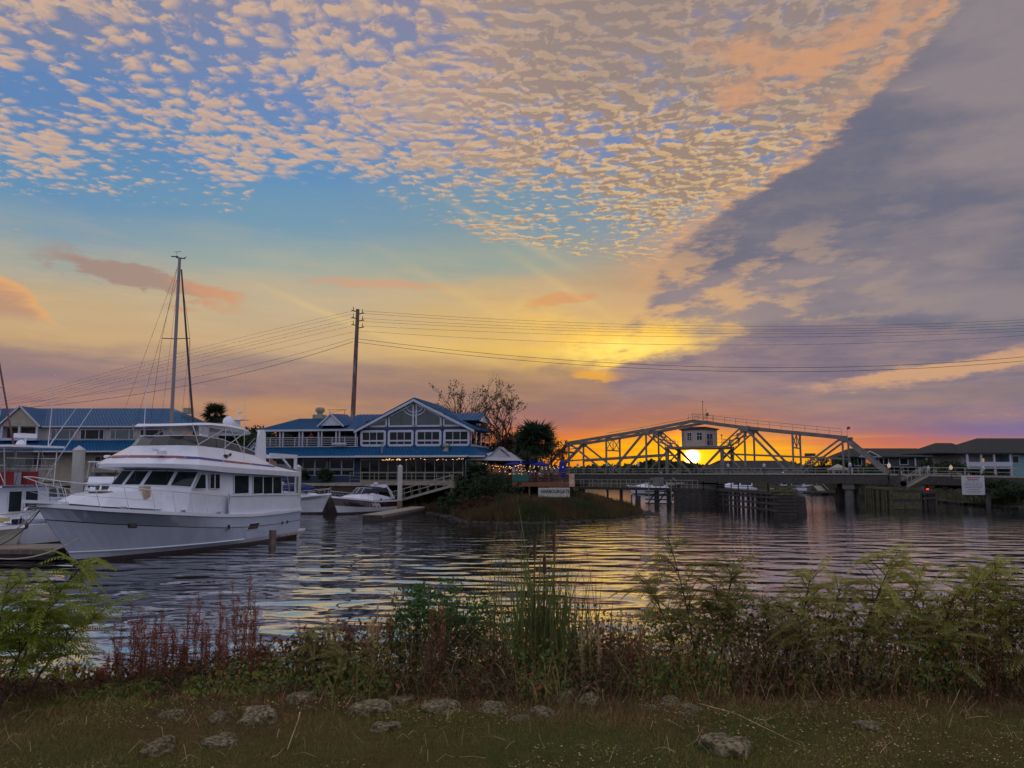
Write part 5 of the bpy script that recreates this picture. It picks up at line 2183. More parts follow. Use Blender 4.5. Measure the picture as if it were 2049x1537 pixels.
part('door', mb, mat('brown_door', (0.12, 0.035, 0.03), 0.6), lb)
mb = MB()
mb.box(20.2, 21.2, 4.6, 5.6, 11.6, 12.3)
part('roof_box', mb, M_rail, lb)

# ---- deck bar on the point: timber deck, umbrellas, guests, sign
dk = thing('timber_deck', 'red-brown timber deck on posts above the grassy point, with people and string lights', 'deck', (1.0, 84.5, 0), radians(-4))
DZ = 2.95
for k in range(24):
    mb = MB()
    mb.box(-4.0 + k * .38, -4.0 + k * .38 + .36, 0, 6, DZ - .06, DZ)
    part('deck_board', mb, M_deckwood, dk)
mb = MB()
mb.box(-4.1, 5.2, -.08, -.005, DZ - .42, DZ - .02)
mb.box(5.12, 5.2, 0, 6, DZ - .42, DZ - .02)
part('rim_joist', mb, M_deckwood, dk)
for x in (-3.6, -1.4, .8, 3.0, 4.9):
    for y in (.2, 5.5):
        mb = MB()
        mb.box(x - .1, x + .1, y - .1, y + .1, 0.2, DZ - .06)
        part('support_post', mb, M_woodpile, dk)
railing(dk, [(-4.0, 0.0, DZ), (5.15, 0.0, DZ), (5.15, 6, DZ)], 1.05, 4, 1.1, M_deckwood, .04)
mb = MB()
mb.box(-1.0, .75, -.09, -.05, DZ + .12, DZ + .85)
part('green_banner', mb, mat('green_banner', (0.015, 0.12, 0.09), 0.7), dk)
mb = MB()
mb.box(4.95, 5.5, -.16, -.12, DZ - .4, DZ + .9)
part('hanging_banner', mb, mat('pale_banner', (0.55, 0.36, 0.28), 0.7, var=0.4, vscale=5), dk)


def umbrella(px, py, D, r, lab, closed=False):
    c = at_y(px, py, D)
    u = thing('patio_umbrella', lab, 'umbrella', (c.x, c.y, DZ))
    mb = MB()
    mb.cyl(0, 0, 0, c.z - DZ, .03, n=6)
    part('pole', mb, M_trim, u)
    h = c.z - DZ
    mb = MB()
    n = 8
    if closed:
        mb.lathe((0, 0, h - 1.9), [(.30, 0), (.42, .4), (.38, 1.2), (.3, 1.7), (.05, 1.95)], 8)
    else:
        mb.add([(r * cos(2 * pi * k / n), r * sin(2 * pi * k / n), h - .42) for k in range(n)] + [(0, 0, h)] + [(r * .98 * cos(2 * pi * k / n), r * .98 * sin(2 * pi * k / n), h - .55) for k in range(n)],
               [(k, (k + 1) % n, n) for k in range(n)] + [(k, n + 1 + k, n + 1 + (k + 1) % n, (k + 1) % n) for k in range(n)])
    part('canopy', mb, M_umb, u)
    return u


umbrella(1032, 921, 87.5, 1.25, 'open blue patio umbrella nearest the white tent')
umbrella(1062, 919, 88.5, 1.3, 'open blue patio umbrella in the middle of the timber deck')
umbrella(1082, 922, 86.5, .9, 'small open blue patio umbrella at the right of the middle one')
umbrella(1125, 921, 86.2, .7, 'closed dark blue umbrella at the right end of the timber deck', True)
# strings of little lights over the deck
mb = MB()
wr = MB()
for k in range(9):
    a = V(random.uniform(-4.5, 1.5), random.uniform(.2, 5), DZ + random.uniform(1.4, 2.3))
    b = V(a.x + random.uniform(2, 4), a.y + random.uniform(-1, 1), DZ + random.uniform(.9, 2.1))
    pl = sag(a, b, random.uniform(.1, .4), 9)
    wr.tube(pl, .008, 3)
    for p in pl:
        if random.random() < .85:
            mb.lathe(tuple(p - V(0, 0, .06)), [(.01, 0), (.036, .02), (.01, .055)], 6)
st = thing('string_lights', 'strings of warm little bulbs hanging over the timber deck', 'string lights', (1.0, 84.5, 0), radians(-4))
part('cable', wr, M_wire, st)
part('bulb', mb, M_bulb, st, kind='stuff')

# HARBOURGATE sign
s0 = at_y(1077, 995, 83.6)
s1 = at_y(1140, 976, 83.6)
sg_ = thing('name_sign', 'white board lettered HARBOURGATE below the timber deck', 'sign', (s0.x, 83.6, s0.z))
W_, H_ = s1.x - s0.x, s1.z - s0.z
mb = MB()
mb.box(0, W_, 0, .08, 0, H_)
part('board', mb, mat('cream_sign_board', (0.50, 0.50, 0.44), 0.7, var=0.1), sg_)
for x in (.3, W_ - .3):
    mb = MB()
    mb.box(x - .07, x + .07, .09, .22, -1.2, H_)
    part('sign_post', mb, M_woodpile, sg_)


def lettering(txt, parent, x, y, z, size, m, width=None, rz=0.0):
    cu = bpy.data.curves.new('lettering', 'FONT')
    cu.body = txt
    cu.size = size
    cu.extrude = .006
    cu.offset = 0.012
    o = bpy.data.objects.new('lettering', cu)
    C.objects.link(o)
    bpy.context.view_layer.update()
    me = bpy.data.meshes.new_from_object(o)
    bpy.data.objects.remove(o)
    me.materials.clear()
    me.materials.append(m)
    xs = [v.co.x for v in me.vertices]
    sx = (width / (max(xs) - min(xs))) if width else 1.0
    for v in me.vertices:
        a, b, c = v.co
        v.co = ((a - min(xs)) * sx, -c, b)
    o = bpy.data.objects.new('lettering', me)
    C.objects.link(o)
    o.parent = parent
    o.location = (x, y, z)
    o.rotation_euler = (0, 0, rz)
    return o


lettering('HARBOURGATE', sg_, W_ * .09, -.012, H_ * .42, .52, M_black, W_ * .90)

# ------------------------------------------------------------------ swing bridge
BA = radians(30)
BO = V(25.3, 112, 0)
br = thing('swing_bridge', 'pale steel through-truss swing bridge with a round control house above its centre', 'bridge', BO, -BA)
TW = 5.2                                # distance between the two trusses
DK = 3.9


def member(name, a, b, w, h=None, m=None, parent=None, label=None):
    mb = MB()
    mb.beam(a, b, w, h)
    return part(name, mb, m or M_steel, parent or br, label)


def laced(name, a, b, w, h, parent=None):
    """built-up member: two flange strips with zig-zag lacing"""
    a, b = Vector(a), Vector(b)
    mb = MB()
    d = (b - a)
    dn = d.normalized()
    up = dn.cross(V(0, 1, 0)).normalized()
    for s_ in (1, -1):
        mb.beam(a + up * s_ * h / 2, b + up * s_ * h / 2, w, h * .28, up=up)
    n = max(2, int(d.length / (h * 1.6)))
    for i in range(n):
        p = a.lerp(b, i / n) + up * (h / 2) * (1 if i % 2 else -1)
        q = a.lerp(b, (i + 1) / n) + up * (h / 2) * (-1 if i % 2 else 1)
        mb.beam(p, q, w * .6, .07)
    return part(name, mb, M_steel, parent or br)


XP, XK, XQ = 19.3, 7.0, 13.2
ZP, ZK, ZC = 8.45, 10.05, 11.15
for y in (0.0, TW):
    for sg in (-1, 1):
        member('end_post', (sg * 24.2, y, DK), (sg * XP, y, ZP), .34, .42)
        member('top_chord', (sg * XP, y, ZP), (sg * XK, y, ZK), .34, .40)
        member('top_chord', (sg * XK, y, ZK), (0, y, ZC), .34, .40)
        member('post', (sg * XP, y, DK), (sg * XP, y, ZP - .2), .22)
        member('post', (sg * XQ, y, DK), (sg * XQ, y, ZP + (ZK - ZP) * (XP - XQ) / (XP - XK) - .2), .22)
        member('post', (sg * XK, y, DK), (sg * XK, y, ZK - .2), .22)
        member('diagonal', (sg * XP, y, ZP), (sg * XQ, y, DK), .2, .24)
        member('diagonal', (sg * (XQ - .6), y, DK), (sg * XK, y, ZK), .26, .3)
        laced('tower_leg', (sg * XK, y, ZK), (sg * 3.7, y, 7.2), .22, .6)
        member('tower_leg', (sg * 3.7, y, 7.1), (sg * .5, y, DK), .26, .3)
        member('tower_post', (sg * 3.9, y, DK), (sg * 3.9, y, 7.3), .42, .42)
        member('diagonal', (sg * 3.9, y, 7.0), (sg * XK, y, DK), .18, .18)
        member('brace', (sg * 3.9, y, 5.6), (sg * 2.0, y, DK), .14, .14)
        member('mid_strut', (sg * XP, y, 5.75), (sg * 3.9, y, 6.55), .14, .2)
        for (x, z, s_) in ((XP, ZP, .62), (XK, ZK, .72)):
            mb = MB()
            mb.poly([(sg * x - s_, y - .22, z + .18), (sg * x + s_, y - .22, z + .18), (sg * x + s_ * .7, y - .22, z - s_ * .8), (sg * x - s_ * .7, y - .22, z - s_ * .8)], (0, .44, 0))
            part('gusset_plate', mb, M_steel, br)
# cross frames between the trusses
for sg in (-1, 1):
    zq = ZP + (ZK - ZP) * (XP - XQ) / (XP - XK)
    member('cross_beam', (sg * XP, 0, ZP), (sg * XP, TW, ZP), .26, .3)
    member('cross_beam', (sg * XK, 0, ZK), (sg * XK, TW, ZK), .26, .3)
    member('cross_beam', (sg * XQ, 0, zq - .15), (sg * XQ, TW, zq - .15), .16, .2)
    member('sway_beam', (sg * XQ, 0, zq - 2.0), (sg * XQ, TW, zq - 2.0), .14, .18)
    for a, b in (((0, zq - .2), (TW / 2, zq - 2.0)), ((TW, zq - .2), (TW / 2, zq - 2.0)), ((0, zq - 2.0), (TW / 2, zq - .2)), ((TW, zq - 2.0), (TW / 2, zq - .2))):
        member('sway_brace', (sg * XQ, a[0], a[1]), (sg * XQ, b[0], b[1]), .08, .09)
    member('sway_post', (sg * XQ, TW / 2, zq - 2.0), (sg * XQ, TW / 2, zq - .2), .1)
    for x0, z0, x1, z1 in ((XP, ZP, XQ, zq), (XQ, zq, XK, ZK), (XK, ZK, 0, ZC)):
        member('lateral_brace', (sg * x0, 0, z0 - .1), (sg * x1, TW, z1 - .1), .1, .1)
        member('lateral_brace', (sg * x0, TW, z0 - .1), (sg * x1, 0, z1 - .1), .1, .1)
    for k in range(4):          # portal lattice on the sloping end
        u0, u1 = k / 4 * .3, (k + 1) / 4 * .3
        xa, za = XP + (24.2 - XP) * u0, ZP + (DK - ZP) * u0
        xb, zb = XP + (24.2 - XP) * u1, ZP + (DK - ZP) * u1
        member('portal_brace', (sg * xa, 0 if k % 2 else TW, za), (sg * xb, TW if k % 2 else 0, zb), .1, .1)
    member('portal_strut', (sg * (XP + 1.5), 0, ZP - 1.4), (sg * (XP + 1.5), TW, ZP - 1.4), .2, .2)
    for k in range(3):          # heavy bracing in the tower faces
        za, zb = ZK - k * .9, ZK - (k + 1) * .9
        xa, xb = XK - (XK - 3.7) * (k * .9) / (ZK - 7.2), XK - (XK - 3.7) * ((k + 1) * .9) / (ZK - 7.2)
        member('tower_brace', (sg * xa, 0, za), (sg * xb, TW, zb), .13, .13)
        member('tower_brace', (sg * xa, TW, za), (sg * xb, 0, zb), .13, .13)
# deck
mb = MB()
mb.box(-24.4, 24.4, -.6, TW + .6, 3.55, 3.75)
part('roadway', mb, M_road, br)
for y in (-.62, TW + .5):
    mb = MB()
    mb.box(-24.4, 24.4, y, y + .14, 3.70, 3.90)
    part('kerb_beam', mb, M_rail, br)
    mb = MB()
    mb.box(-24.4, 24.4, y + .02, y + .12, 2.6, 3.70)
    part('deck_girder', mb, M_darksteel, br)
for k in range(25):
    x = -24 + k * 2
    member('floor_beam', (x, -.4, 3.1), (x, TW + .4, 3.1), .22, .6, M_darksteel)
for y in (-.2, TW + .2):
    for h in (.45, .8):
        member('guard_rail', (-24.2, y, 3.75 + h), (24.2, y, 3.75 + h), .05, .07, M_rail)
    for k in range(17):
        x = -24 + k * 3
        mb = MB()
        mb.beam((x, y, 3.7), (x, y, 4.6), .07)
        part('rail_post', mb, M_rail, br)
# walkway rail on top of the near chord
def chord_z(x):
    x = abs(x)
    return ZP + (ZK - ZP) * (XP - x) / (XP - XK) if x > XK else ZK + (ZC - ZK) * (XK - x) / XK


for y in (-.35,):
    pts = [(x, y, chord_z(x) + .2) for x in (-13, -7, 0, 7, 13, 19.3)]
    for h in (.45, .85):
        for a, b in zip(pts[2:], pts[3:]):
            member('chord_rail', V(*a) + V(0, 0, h), V(*b) + V(0, 0, h), .04, .05, M_rail)
        if h < .5:
            for a, b in zip(pts, pts[1:3]):
                member('chord_rail', V(*a) + V(0, 0, .25), V(*b) + V(0, 0, .25), .04, .05, M_rail)
    for k in range(14):
        x = k * 19.3 / 13
        member('chord_rail_post', (x, y, chord_z(x) + .1), (x, y, chord_z(x) + 1.05), .045, None, M_rail)
# control house
ch = MB()
hc = V(0.0, TW / 2, 7.6)
nh = 10
hr = 2.45
ring = [(hr * 1.0 * cos(2 * pi * (k + .5) / nh), hr * 1.05 * sin(2 * pi * (k + .5) / nh)) for k in range(nh)]
ch.loft([[V(hc.x + a, hc.y + b, 7.62) for a, b in ring], [V(hc.x + a, hc.y + b, 10.0) for a, b in ring]], True, True)
house = part('control_house', ch, M_housewall, br)
mb = MB()
mb.loft([[V(hc.x + a * 1.12, hc.y + b * 1.12, 9.98) for a, b in ring], [V(hc.x + a * 1.14, hc.y + b * 1.14, 10.12) for a, b in ring], [V(hc.x + a * .5, hc.y + b * .5, 10.42) for a, b in ring]], True, True)
part('roof', mb, M_darksteel, house)


def house_face(k, u0, u1, z0, z1, m, nm, frame=True, bars=()):
    a, b = ring[k], ring[(k + 1) % nh]
    A = V(hc.x + a[0], hc.y + a[1], 0)
    B = V(hc.x + b[0], hc.y + b[1], 0)
    n = V((a[0] + b[0]), (a[1] + b[1]), 0).normalized()
    p, q = A.lerp(B, u0) + n * .015, A.lerp(B, u1) + n * .015
    mb = MB()
    mb.poly([p + V(0, 0, z0), q + V(0, 0, z0), q + V(0, 0, z1), p + V(0, 0, z1)], n * .02)
    o = part(nm, mb, m, br)
    if frame:
        mb = MB()
        c = [p + V(0, 0, z0), q + V(0, 0, z0), q + V(0, 0, z1), p + V(0, 0, z1)]
        for s_, e_ in zip(c, c[1:] + c[:1]):
            mb.beam(s_ + n * .03, e_ + n * .03, .08, .05, up=n)
        for w in bars:
            if w[0] == 'v':
                s_ = p.lerp(q, w[1])
                mb.beam(s_ + V(0, 0, z0) + n * .03, s_ + V(0, 0, z1) + n * .03, .05, .04, up=n)
            else:
                zz = z0 + (z1 - z0) * w[1]
                mb.beam(p + V(0, 0, zz) + n * .03, q + V(0, 0, zz) + n * .03, .05, .04, up=n)
        part('window_frame', mb, M_trim, o)
    return o


for k in (5, 6, 4, 9, 0):
    house_face(k, .28, .78, 8.45, 9.55, M_win, 'house_window', True, (('v', .5), ('h', .5), ('h', .25)))
house_face(8, .15, .85, 7.72, 9.4, M_inner, 'house_doorway', True, (('h', .45), ('v', .5)))
house_face(7, .25, .75, 8.45, 9.55, M_win, 'house_window', True, (('v', .5), ('h', .6)))
mb = MB()
mb.box(-4.1, 4.1, -.5, TW + .5, 7.28, 7.6)
part('platform', mb, M_steel, br)
for s0_, s1_ in (((-4.0, -.4), (-2.6, -.4)), ((2.6, -.4), (4.0, -.4)), ((-4.0, -.4), (-4.0, TW + .4)), ((4.0, -.4), (4.0, TW + .4))):
    a, b = V(s0_[0], s0_[1], 7.6), V(s1_[0], s1_[1], 7.6)
    for h in (.5, .95):
        member('platform_rail', a + V(0, 0, h), b + V(0, 0, h), .05, .05, M_rail)
    n = max(1, int((b - a).length / .7))
    for i in range(n + 1):
        p = a.lerp(b, i / n)
        member('platform_rail_post', p, p + V(0, 0, 1.0), .05, None, M_rail)
for x in (-4.0, 3.2, 4.0):
    mb = MB()
    mb.cyl(x, -.4, 7.6, 9.0, .04, n=6)
    mb.box(x - .1, x + .1, -.5, -.3, 8.95, 9.15)
    part('signal_lamp', mb, M_rail, br)
mb = MB()
mb.box(-1.1, 1.6, 1.2, 4.0, 11.1, 11.2)
part('top_platform', mb, M_steel, br)
for x in (-1.1, .3, 1.6):
    for y in (1.2, 4.0):
        member('top_rail_post', (x, y, 11.2), (x, y, 12.1), .05, None, M_rail)
for y in (1.2, 4.0):
    for h in (.5, .9):
        member('top_rail', (-1.1, y, 11.2 + h), (1.6, y, 11.2 + h), .045, None, M_rail)
mb = MB()
mb.tube([(.6, 2.6, 11.2), (.6, 2.6, 14.0)], .05, 6, .03)
mb.lathe((.6, 2.6, 13.95), [(.04, 0), (.09, .08), (.02, .18)], 8)
part('mast', mb, M_darksteel, br)
mb = MB()
mb.tube([(1.05, 2.6, 11.2), (1.0, 2.6, 13.0)], .02, 4)
part('aerial', mb, M_darksteel, br)
mb = MB()
mb.lathe((1.3, 2.4, 11.9), [(.12, 0), (.2, .15), (.16, .4), (.05, .5)], 8)
part('beacon', mb, M_darksteel, br)
mb = MB()
mb.tube([(XP + .6, 0, ZP), (XP + .6, 0, ZP + 1.3)], .03, 5)
part('flag_staff', mb, M_rail, br)
mb = MB()
mb.poly([(XP + .6, 0, ZP + .9), (XP + 1.0, .05, ZP + 1.05), (XP + .95, 0, ZP + 1.35), (XP + .6, 0, ZP + 1.3)], (0, .02, 0))
part('red_flag', mb, mat('red_flag_cloth', (0.55, 0.02, 0.04), 0.7), br)

# pivot pier under the centre
pv = thing('pivot_pier', 'dark round concrete pier under the middle of the swing bridge', 'bridge pier', BO, -BA)
mb = MB()
mb.cyl(0, TW / 2, -1.5, 2.4, 3.3, n=20)
part('shaft', mb, M_conc, pv)
mb = MB()
mb.cyl(0, TW / 2, 2.4, 3.0, 2.2, n=20)
part('turntable', mb, M_darksteel, pv)


def approach(name, label, x0, x1, z0a, z1a, rails_l=True):
    a_ = thing(name, label, 'bridge', BO, -BA)
    mb = MB()
    mb.hexa([(x0, -.8, z0a - .2), (x1, -.8, z1a - .2), (x1, TW + .8, z1a - .2), (x0, TW + .8, z0a - .2), (x0, -.8, z0a), (x1, -.8, z1a), (x1, TW + .8, z1a), (x0, TW + .8, z0a)])
    part('roadway', mb, M_road, a_)
    for y in (-.95, TW + .8):
        mb = MB()
        mb.beam((x0, y, z0a), (x1, y, z1a), .14, .2)
        part('kerb_beam', mb, M_conc if y > 0 else M_rail, a_)
        mb = MB()
        mb.beam((x0, y + .02, z0a - .62), (x1, y + .02, z1a - .62), .14, 1.04)
        part('deck_girder', mb, M_darksteel, a_)
        for h in (.5, .95):
            mb = MB()
            mb.beam((x0, y + .1, z0a + h), (x1, y + .1, z1a + h), .05, .06)
            part('guard_rail', mb, M_rail, a_)
        n = int(abs(x1 - x0) / 1.6)
        for i in range(n + 1):
            x = x0 + (x1 - x0) * i / n
            z = z0a + (z1a - z0a) * i / n
            mb = MB()
            mb.beam((x, y + .1, z), (x, y + .1, z + 1.0), .07)
            part('rail_post', mb, M_rail, a_)
    for i in range(int(abs(x1 - x0) / 7) + 1):
        x = x0 + (x1 - x0) * (i + .5) / (int(abs(x1 - x0) / 7) + 1)
        mb = MB()
        for y in (0, TW):
            mb.cyl(x, y, -1.5, min(z0a, z1a) - .7, .28, n=8)
        mb.box(x - .35, x + .35, -.9, TW + .9, min(z0a, z1a) - 1.25, min(z0a, z1a) - .8)
        part('pile_bent', mb, M_conc, a_)
    return a_


approach('left_bridge_approach'.replace('left_', ''), 'bridge approach span meeting the grassy point behind the timber deck', -44, -24.6, 3.5, 3.75)
ap = approach('bridge_approach', 'bridge approach span leading right to the houses, with lamps and a stair', 24.6, 52, 3.75, 3.2)


M_lantern = emis('pale_lantern_glow', (255, 225, 190), 0.4)


def lamp(px, py, D, z0, lab, lit=False):
    p = at_y(px, py, D)
    l = thing('lamp_post', lab, 'lamp post', (p.x, p.y, z0))
    mb = MB()
    mb.tube([(0, 0, 0), (0, 0, p.z - z0)], .05, 6)
    part('pole', mb, M_darksteel, l)
    mb = MB()
    mb.lathe((0, 0, p.z - z0), [(.08, 0), (.17, .1), (.2, .35), (.05, .5), (.02, .6)], 8)
    part('lantern', mb, M_lantern if lit else M_trim, l)
    return l


lamp(1156, 934, 117, 3.7, 'lamp post on the bridge approach, nearest the timber deck')
lamp(1215, 934, 113, 3.7, 'short lamp post inside the left end of the truss')
lamp(1277, 934, 109, 3.7, 'short lamp post left of the control house, on the bridge deck')
lamp(1457, 936, 106, 3.7, 'short lamp post right of the control house, on the bridge deck')
lamp(1529, 936, 102, 3.7, 'short lamp post by the middle of the right half of the bridge')
lamp(1701, 935, 90, 3.4, 'lamp post beside the right end post of the truss')
lamp(1779, 936, 90, 3.4, 'lamp post in front of the dark shingled house', True)
lamp(1858, 942, 92, 3.3, 'lamp post above the stair on the right approach')
lamp(1903, 940, 94, 3.2, 'lit lamp post left of the square warning sign', True)
lamp(1968, 942, 96, 3.0, 'lamp post in front of the teal house')
p_ = at_y(1621, 913, 140)
fl = thing('flood_light', 'floodlight on a tall pole seen through the right truss', 'street light', (p_.x, p_.y, 0))
mb = MB()
mb.tube([(0, 0, 0), (0, 0, p_.z)], .08, 6)
part('pole', mb, M_darksteel, fl)
mb = MB()
mb.box(-.9, .9, -.15, .15, p_.z, p_.z + .5)
part('lamp_head', mb, M_darksteel, fl)

# service walkway on piles, left of the pivot
w0, w1 = at_y(1150, 974, 113), at_y(1385, 977, 101)
d_ = (w1 - w0)
wk = thing('service_walkway', 'dark railed service walkway on timber piles below the left half of the bridge', 'walkway', (w0.x, w0.y, w0.z), atan2(d_.y, d_.x))
WL = d_.xy.length
n = 34
mb = MB()
mb.box(.01, WL / n - .01, 0, 1.5, -.08, 0)
me = mb.mesh('walk_board', M_wetwood)
for i in range(n):
    o = bpy.data.objects.new('board', me)
    C.objects.link(o)
    o.parent = wk
    o.location = (WL * i / n, 0, 0)
for y in (0.05, 1.45):
    mb = MB()
    mb.box(0, WL, y - .08, y + .08, -.32, -.09)
    part('bearer', mb, M_wetwood, wk)
    for h in (.5, 1.0):
        mb = MB()
        mb.beam((0, y, h), (WL, y, h), .05, .06)
        part('guard_rail', mb, M_rail, wk)
for i in range(13):
    for y in (.05, 1.45):
        mb = MB()
        mb.beam((WL * i / 12, y, 0), (WL * i / 12, y, 1.05), .07)
        part('rail_post', mb, M_rail, wk)
for u, r_ in ((.28, .14), (.40, .22), (.53, .12), (.70, .32), (.80, .34), (.92, .3)):
    mb = MB()
    mb.cyl(WL * u, .6, -4.5, -.1, r_, n=8)
    part('pile', mb, M_wetwood, wk)
for k in range(4):
    mb = MB()
    mb.beam((WL * .62, .2, -.5 - .5 * k), (WL * .98, .2, -.35 - .55 * k), .12, .16)
    part('cross_timber', mb, M_wetwood, wk)
    mb = MB()
    mb.beam((WL * (.62 + .08 * k), .3, -2.4), (WL * (.72 + .08 * k), .3, -.1), .14, .14)
    part('cross_timber', mb, M_wetwood, wk)
mb = MB()
mb.box(WL * .70, WL * .77, -.3, .3, .2, 1.35)
part('control_box', mb, M_steel, wk)
mb = MB()
for u in (.66, .84):
    mb.tube([(WL * u, -.1, -1.8), (WL * u, -.1, .9), (WL * u + .35, -.1, 1.25), (WL * u + .7, -.1, .9)], .06, 6)
part('bent_pipe', mb, M_rail, wk)


def fender(name, label, pts, ztop, solid=(), pile_step=1.1, rows=(0.35, .95, 1.55), deck=True, m=M_wetwood, gap_from=0.0, deck_w=1.3):
    """timber fender: piles with horizontal planks; segments listed in solid are boarded up"""
    r = thing(name, label, 'fender', (pts[0][0], pts[0][1], 0))
    o = V(pts[0][0], pts[0][1], 0)
    for si, (a, b) in enumerate(zip(pts, pts[1:])):
        a, b = V(a[0], a[1], 0) - o, V(b[0], b[1], 0) - o
        d = b - a
        L = d.length
        dn = d.normalized()
        nrm = V(dn.y, -dn.x, 0)
        if nrm.y > 0:
            nrm = -nrm
        n = max(2, round(L / pile_step))
        for i in range(n + 1):
            p = a + d * (i / n) + V(random.uniform(-.08, .08), 0, 0)
            mb = MB()
            mb.cyl(p.x, p.y, -1.4, ztop - random.uniform(0, .15), random.uniform(.15, .19), n=7)
            part('pile', mb, m, r)
        if si in solid:
            k = 0
            z = -.2
            while z < ztop - .15:
                mb = MB()
                mb.beam(a + nrm * .24 + V(0, 0, z + .16), b + nrm * .24 + V(0, 0, z + .16), .1, .31)
                part('plank', mb, m if k % 3 else M_wetwood, r)
                z += .34
                k += 1
        else:
            for z in rows:
                mb = MB()
                mb.beam(a + nrm * .22 + V(0, 0, z), b + nrm * .22 + V(0, 0, z), .12, .2)
                part('plank', mb, m, r)
        mb = MB()
        mb.beam(a + nrm * .1 + V(0, 0, ztop), b + nrm * .1 + V(0, 0, ztop), .45, .25)
        part('cap_timber', mb, m, r)
        if deck:
            mb = MB()
            mb.beam(a - nrm * deck_w / 2 + V(0, 0, ztop + .16), b - nrm * deck_w / 2 + V(0, 0, ztop + .16), deck_w, .07)
            part('catwalk', mb, m, r)
            for h in (.55, 1.0):
                mb = MB()
                mb.beam(a + V(0, 0, ztop + h), b + V(0, 0, ztop + h), .05, .07)
                part('catwalk_rail', mb, m, r)
            for i in range(n // 2 + 1):
                p = a + d * (i / max(1, n // 2))
                mb = MB()
                mb.beam(p + V(0, 0, ztop), p + V(0, 0, ztop + 1.03), .09)
                part('catwalk_post', mb, m, r)
    return r


fc = fender('timber_fender', 'long dark timber fender of piles and planks guarding the centre of the swing bridge',
            [(19.6, 97.2), (22.0, 93.0), (23.9, 94.2), (24.6, 88.0), (25.6, 81.0), (25.7, 79.2)], 1.95, solid=(0, 1))
fe = thing('fender_head', 'stacked mossy timber block at the near end of the central fender', 'fender', (26.3, 78.4, 0))
for k in range(9):
    z = -.1 + k * .32
    mb = MB()
    w_ = .85 + (.16 if k % 2 else 0)
    mb.box(-w_, w_, -.9, .9, z, z + .27)
    part('timber', mb, M_mossy if k > 5 else M_wetwood, fe)
for x in (-.6, .6):
    mb = MB()
    mb.cyl(x, .2, -1.4, 2.95, .2, n=8)
    part('pile', mb, M_wetwood, fe)
fender('timber_fender', 'far side of the central fender, partly hidden behind its near face', [(26.0, 80.5), (28.6, 86.5), (29.0, 96)], 1.8, deck=False)


def dolphin(px, ybot, w, ztop, lab, wtop=.85, cap=True):
    p = at_z(px, ybot, 0)
    r = thing('concrete_dolphin', lab, 'bridge pier', (p.x, p.y + w / 2, 0))
    mb = MB()
    h = w / 2
    t_ = h * wtop
    mb.hexa([(-h * 1.1, -h * 1.1, -1.2), (h * 1.1, -h * 1.1, -1.2), (h * 1.1, h * 1.1, -1.2), (-h * 1.1, h * 1.1, -1.2), (-t_, -t_, ztop), (t_, -t_, ztop), (t_, t_, ztop), (-t_, t_, ztop)])
    part('base', mb, M_wetwood, r)
    mb = MB()
    mb.cyl(0, 0, ztop, ztop + .55, t_ * .95, t_ * .9, 10)
    part('upper_block', mb, M_conc, r)
    return r


dolphin(1600, 1029, 1.5, 1.7, 'squat tapered pier standing alone right of the central fender')
dl = dolphin(1691, 1008, 1.45, 2.0, 'small square pier under the right end of the swing bridge')
for lx, lb_ in ((-19.5, 'rest pier below the left end of the swing span, by the walkway'), (19.8, 'rest pier directly below the right end of the truss')):
    rp = thing('rest_pier', lb_, 'bridge pier', BO + V(cos(-BA) * lx, sin(-BA) * lx, 0), -BA)
    mb = MB()
    mb.box(-.7, .7, -.4, TW + .4, 1.9, 2.6)
    part('cap', mb, M_conc, rp)
    for y in (.3, TW - .3):
        mb = MB()
        mb.cyl(0, y, -1.5, 1.9, .55, n=12)
        part('column', mb, M_conc, rp)
fr_ = fender('timber_fender', 'mossy green timber fender at the right abutment, below the stair', [(43.3, 99.0), (41.6, 88.5), (43.9, 87.2)], 2.2, solid=(0, 1), m=M_mossy, deck=False)
fender('timber_fender', 'open timber platform on piles at the foot of the bridge stair', [(43.9, 87.2), (47.2, 90.6)], 1.9, pile_step=.8, rows=(1.2, 1.75), m=M_wetwood, deck=True, deck_w=2.5)
# stair from the platform to the approach
a, b = at_y(1806, 977, 90.0), at_y(1860, 948, 91.5)
stt = thing('bridge_stair', 'grey metal stair rising from the fender platform to the bridge approach', 'stair', (a.x, a.y, a.z))
for dy in (0, .9):
    mb = MB()
    mb.beam(a + V(0, dy, -.1), b + V(0, dy, -.1), .07, .24)
    part('stringer', mb, M_rail, stt, world_pts=True)
    mb = MB()
    mb.beam(a + V(0, dy, .9), b + V(0, dy, .9), .05, .06)
    part('handrail', mb, M_rail, stt, world_pts=True)
    for k in range(4):
        p = a.lerp(b, k / 3) + V(0, dy, 0)
        mb = MB()
        mb.beam(p, p + V(0, 0, .92), .05)
        part('rail_post', mb, M_rail, stt, world_pts=True)
for k in range(9):
    p = a.lerp(b, (k + .5) / 9)
    mb = MB()
    mb.box(p.x - .14, p.x + .14, p.y, p.y + .9, p.z - .03, p.z)
    part('tread', mb, M_rail, stt, world_pts=True)
mb = MB()
mb.beam(b + V(0, 0, 0), b + V(4.5, 2.4, 0), 1.0, .08)
part('landing', mb, M_rail, stt, world_pts=True)
p = at_y(1855, 980, 90.5)
rl = thing('navigation_light', 'glowing red navigation light on the open timber platform', 'light', (p.x, p.y, p.z - .4))
mb = MB()
mb.box(-.12, .12, -.1, .1, 0, .3)
part('housing', mb, M_darksteel, rl)
mb = MB()
mb.lathe((0, -.12, .3), [(.02, 0), (.13, .06), (.13, .18), (.02, .25)], 8)
part('lens', mb, M_bulbred, rl)
mb = MB()
p = at_y(1803, 966, 90)
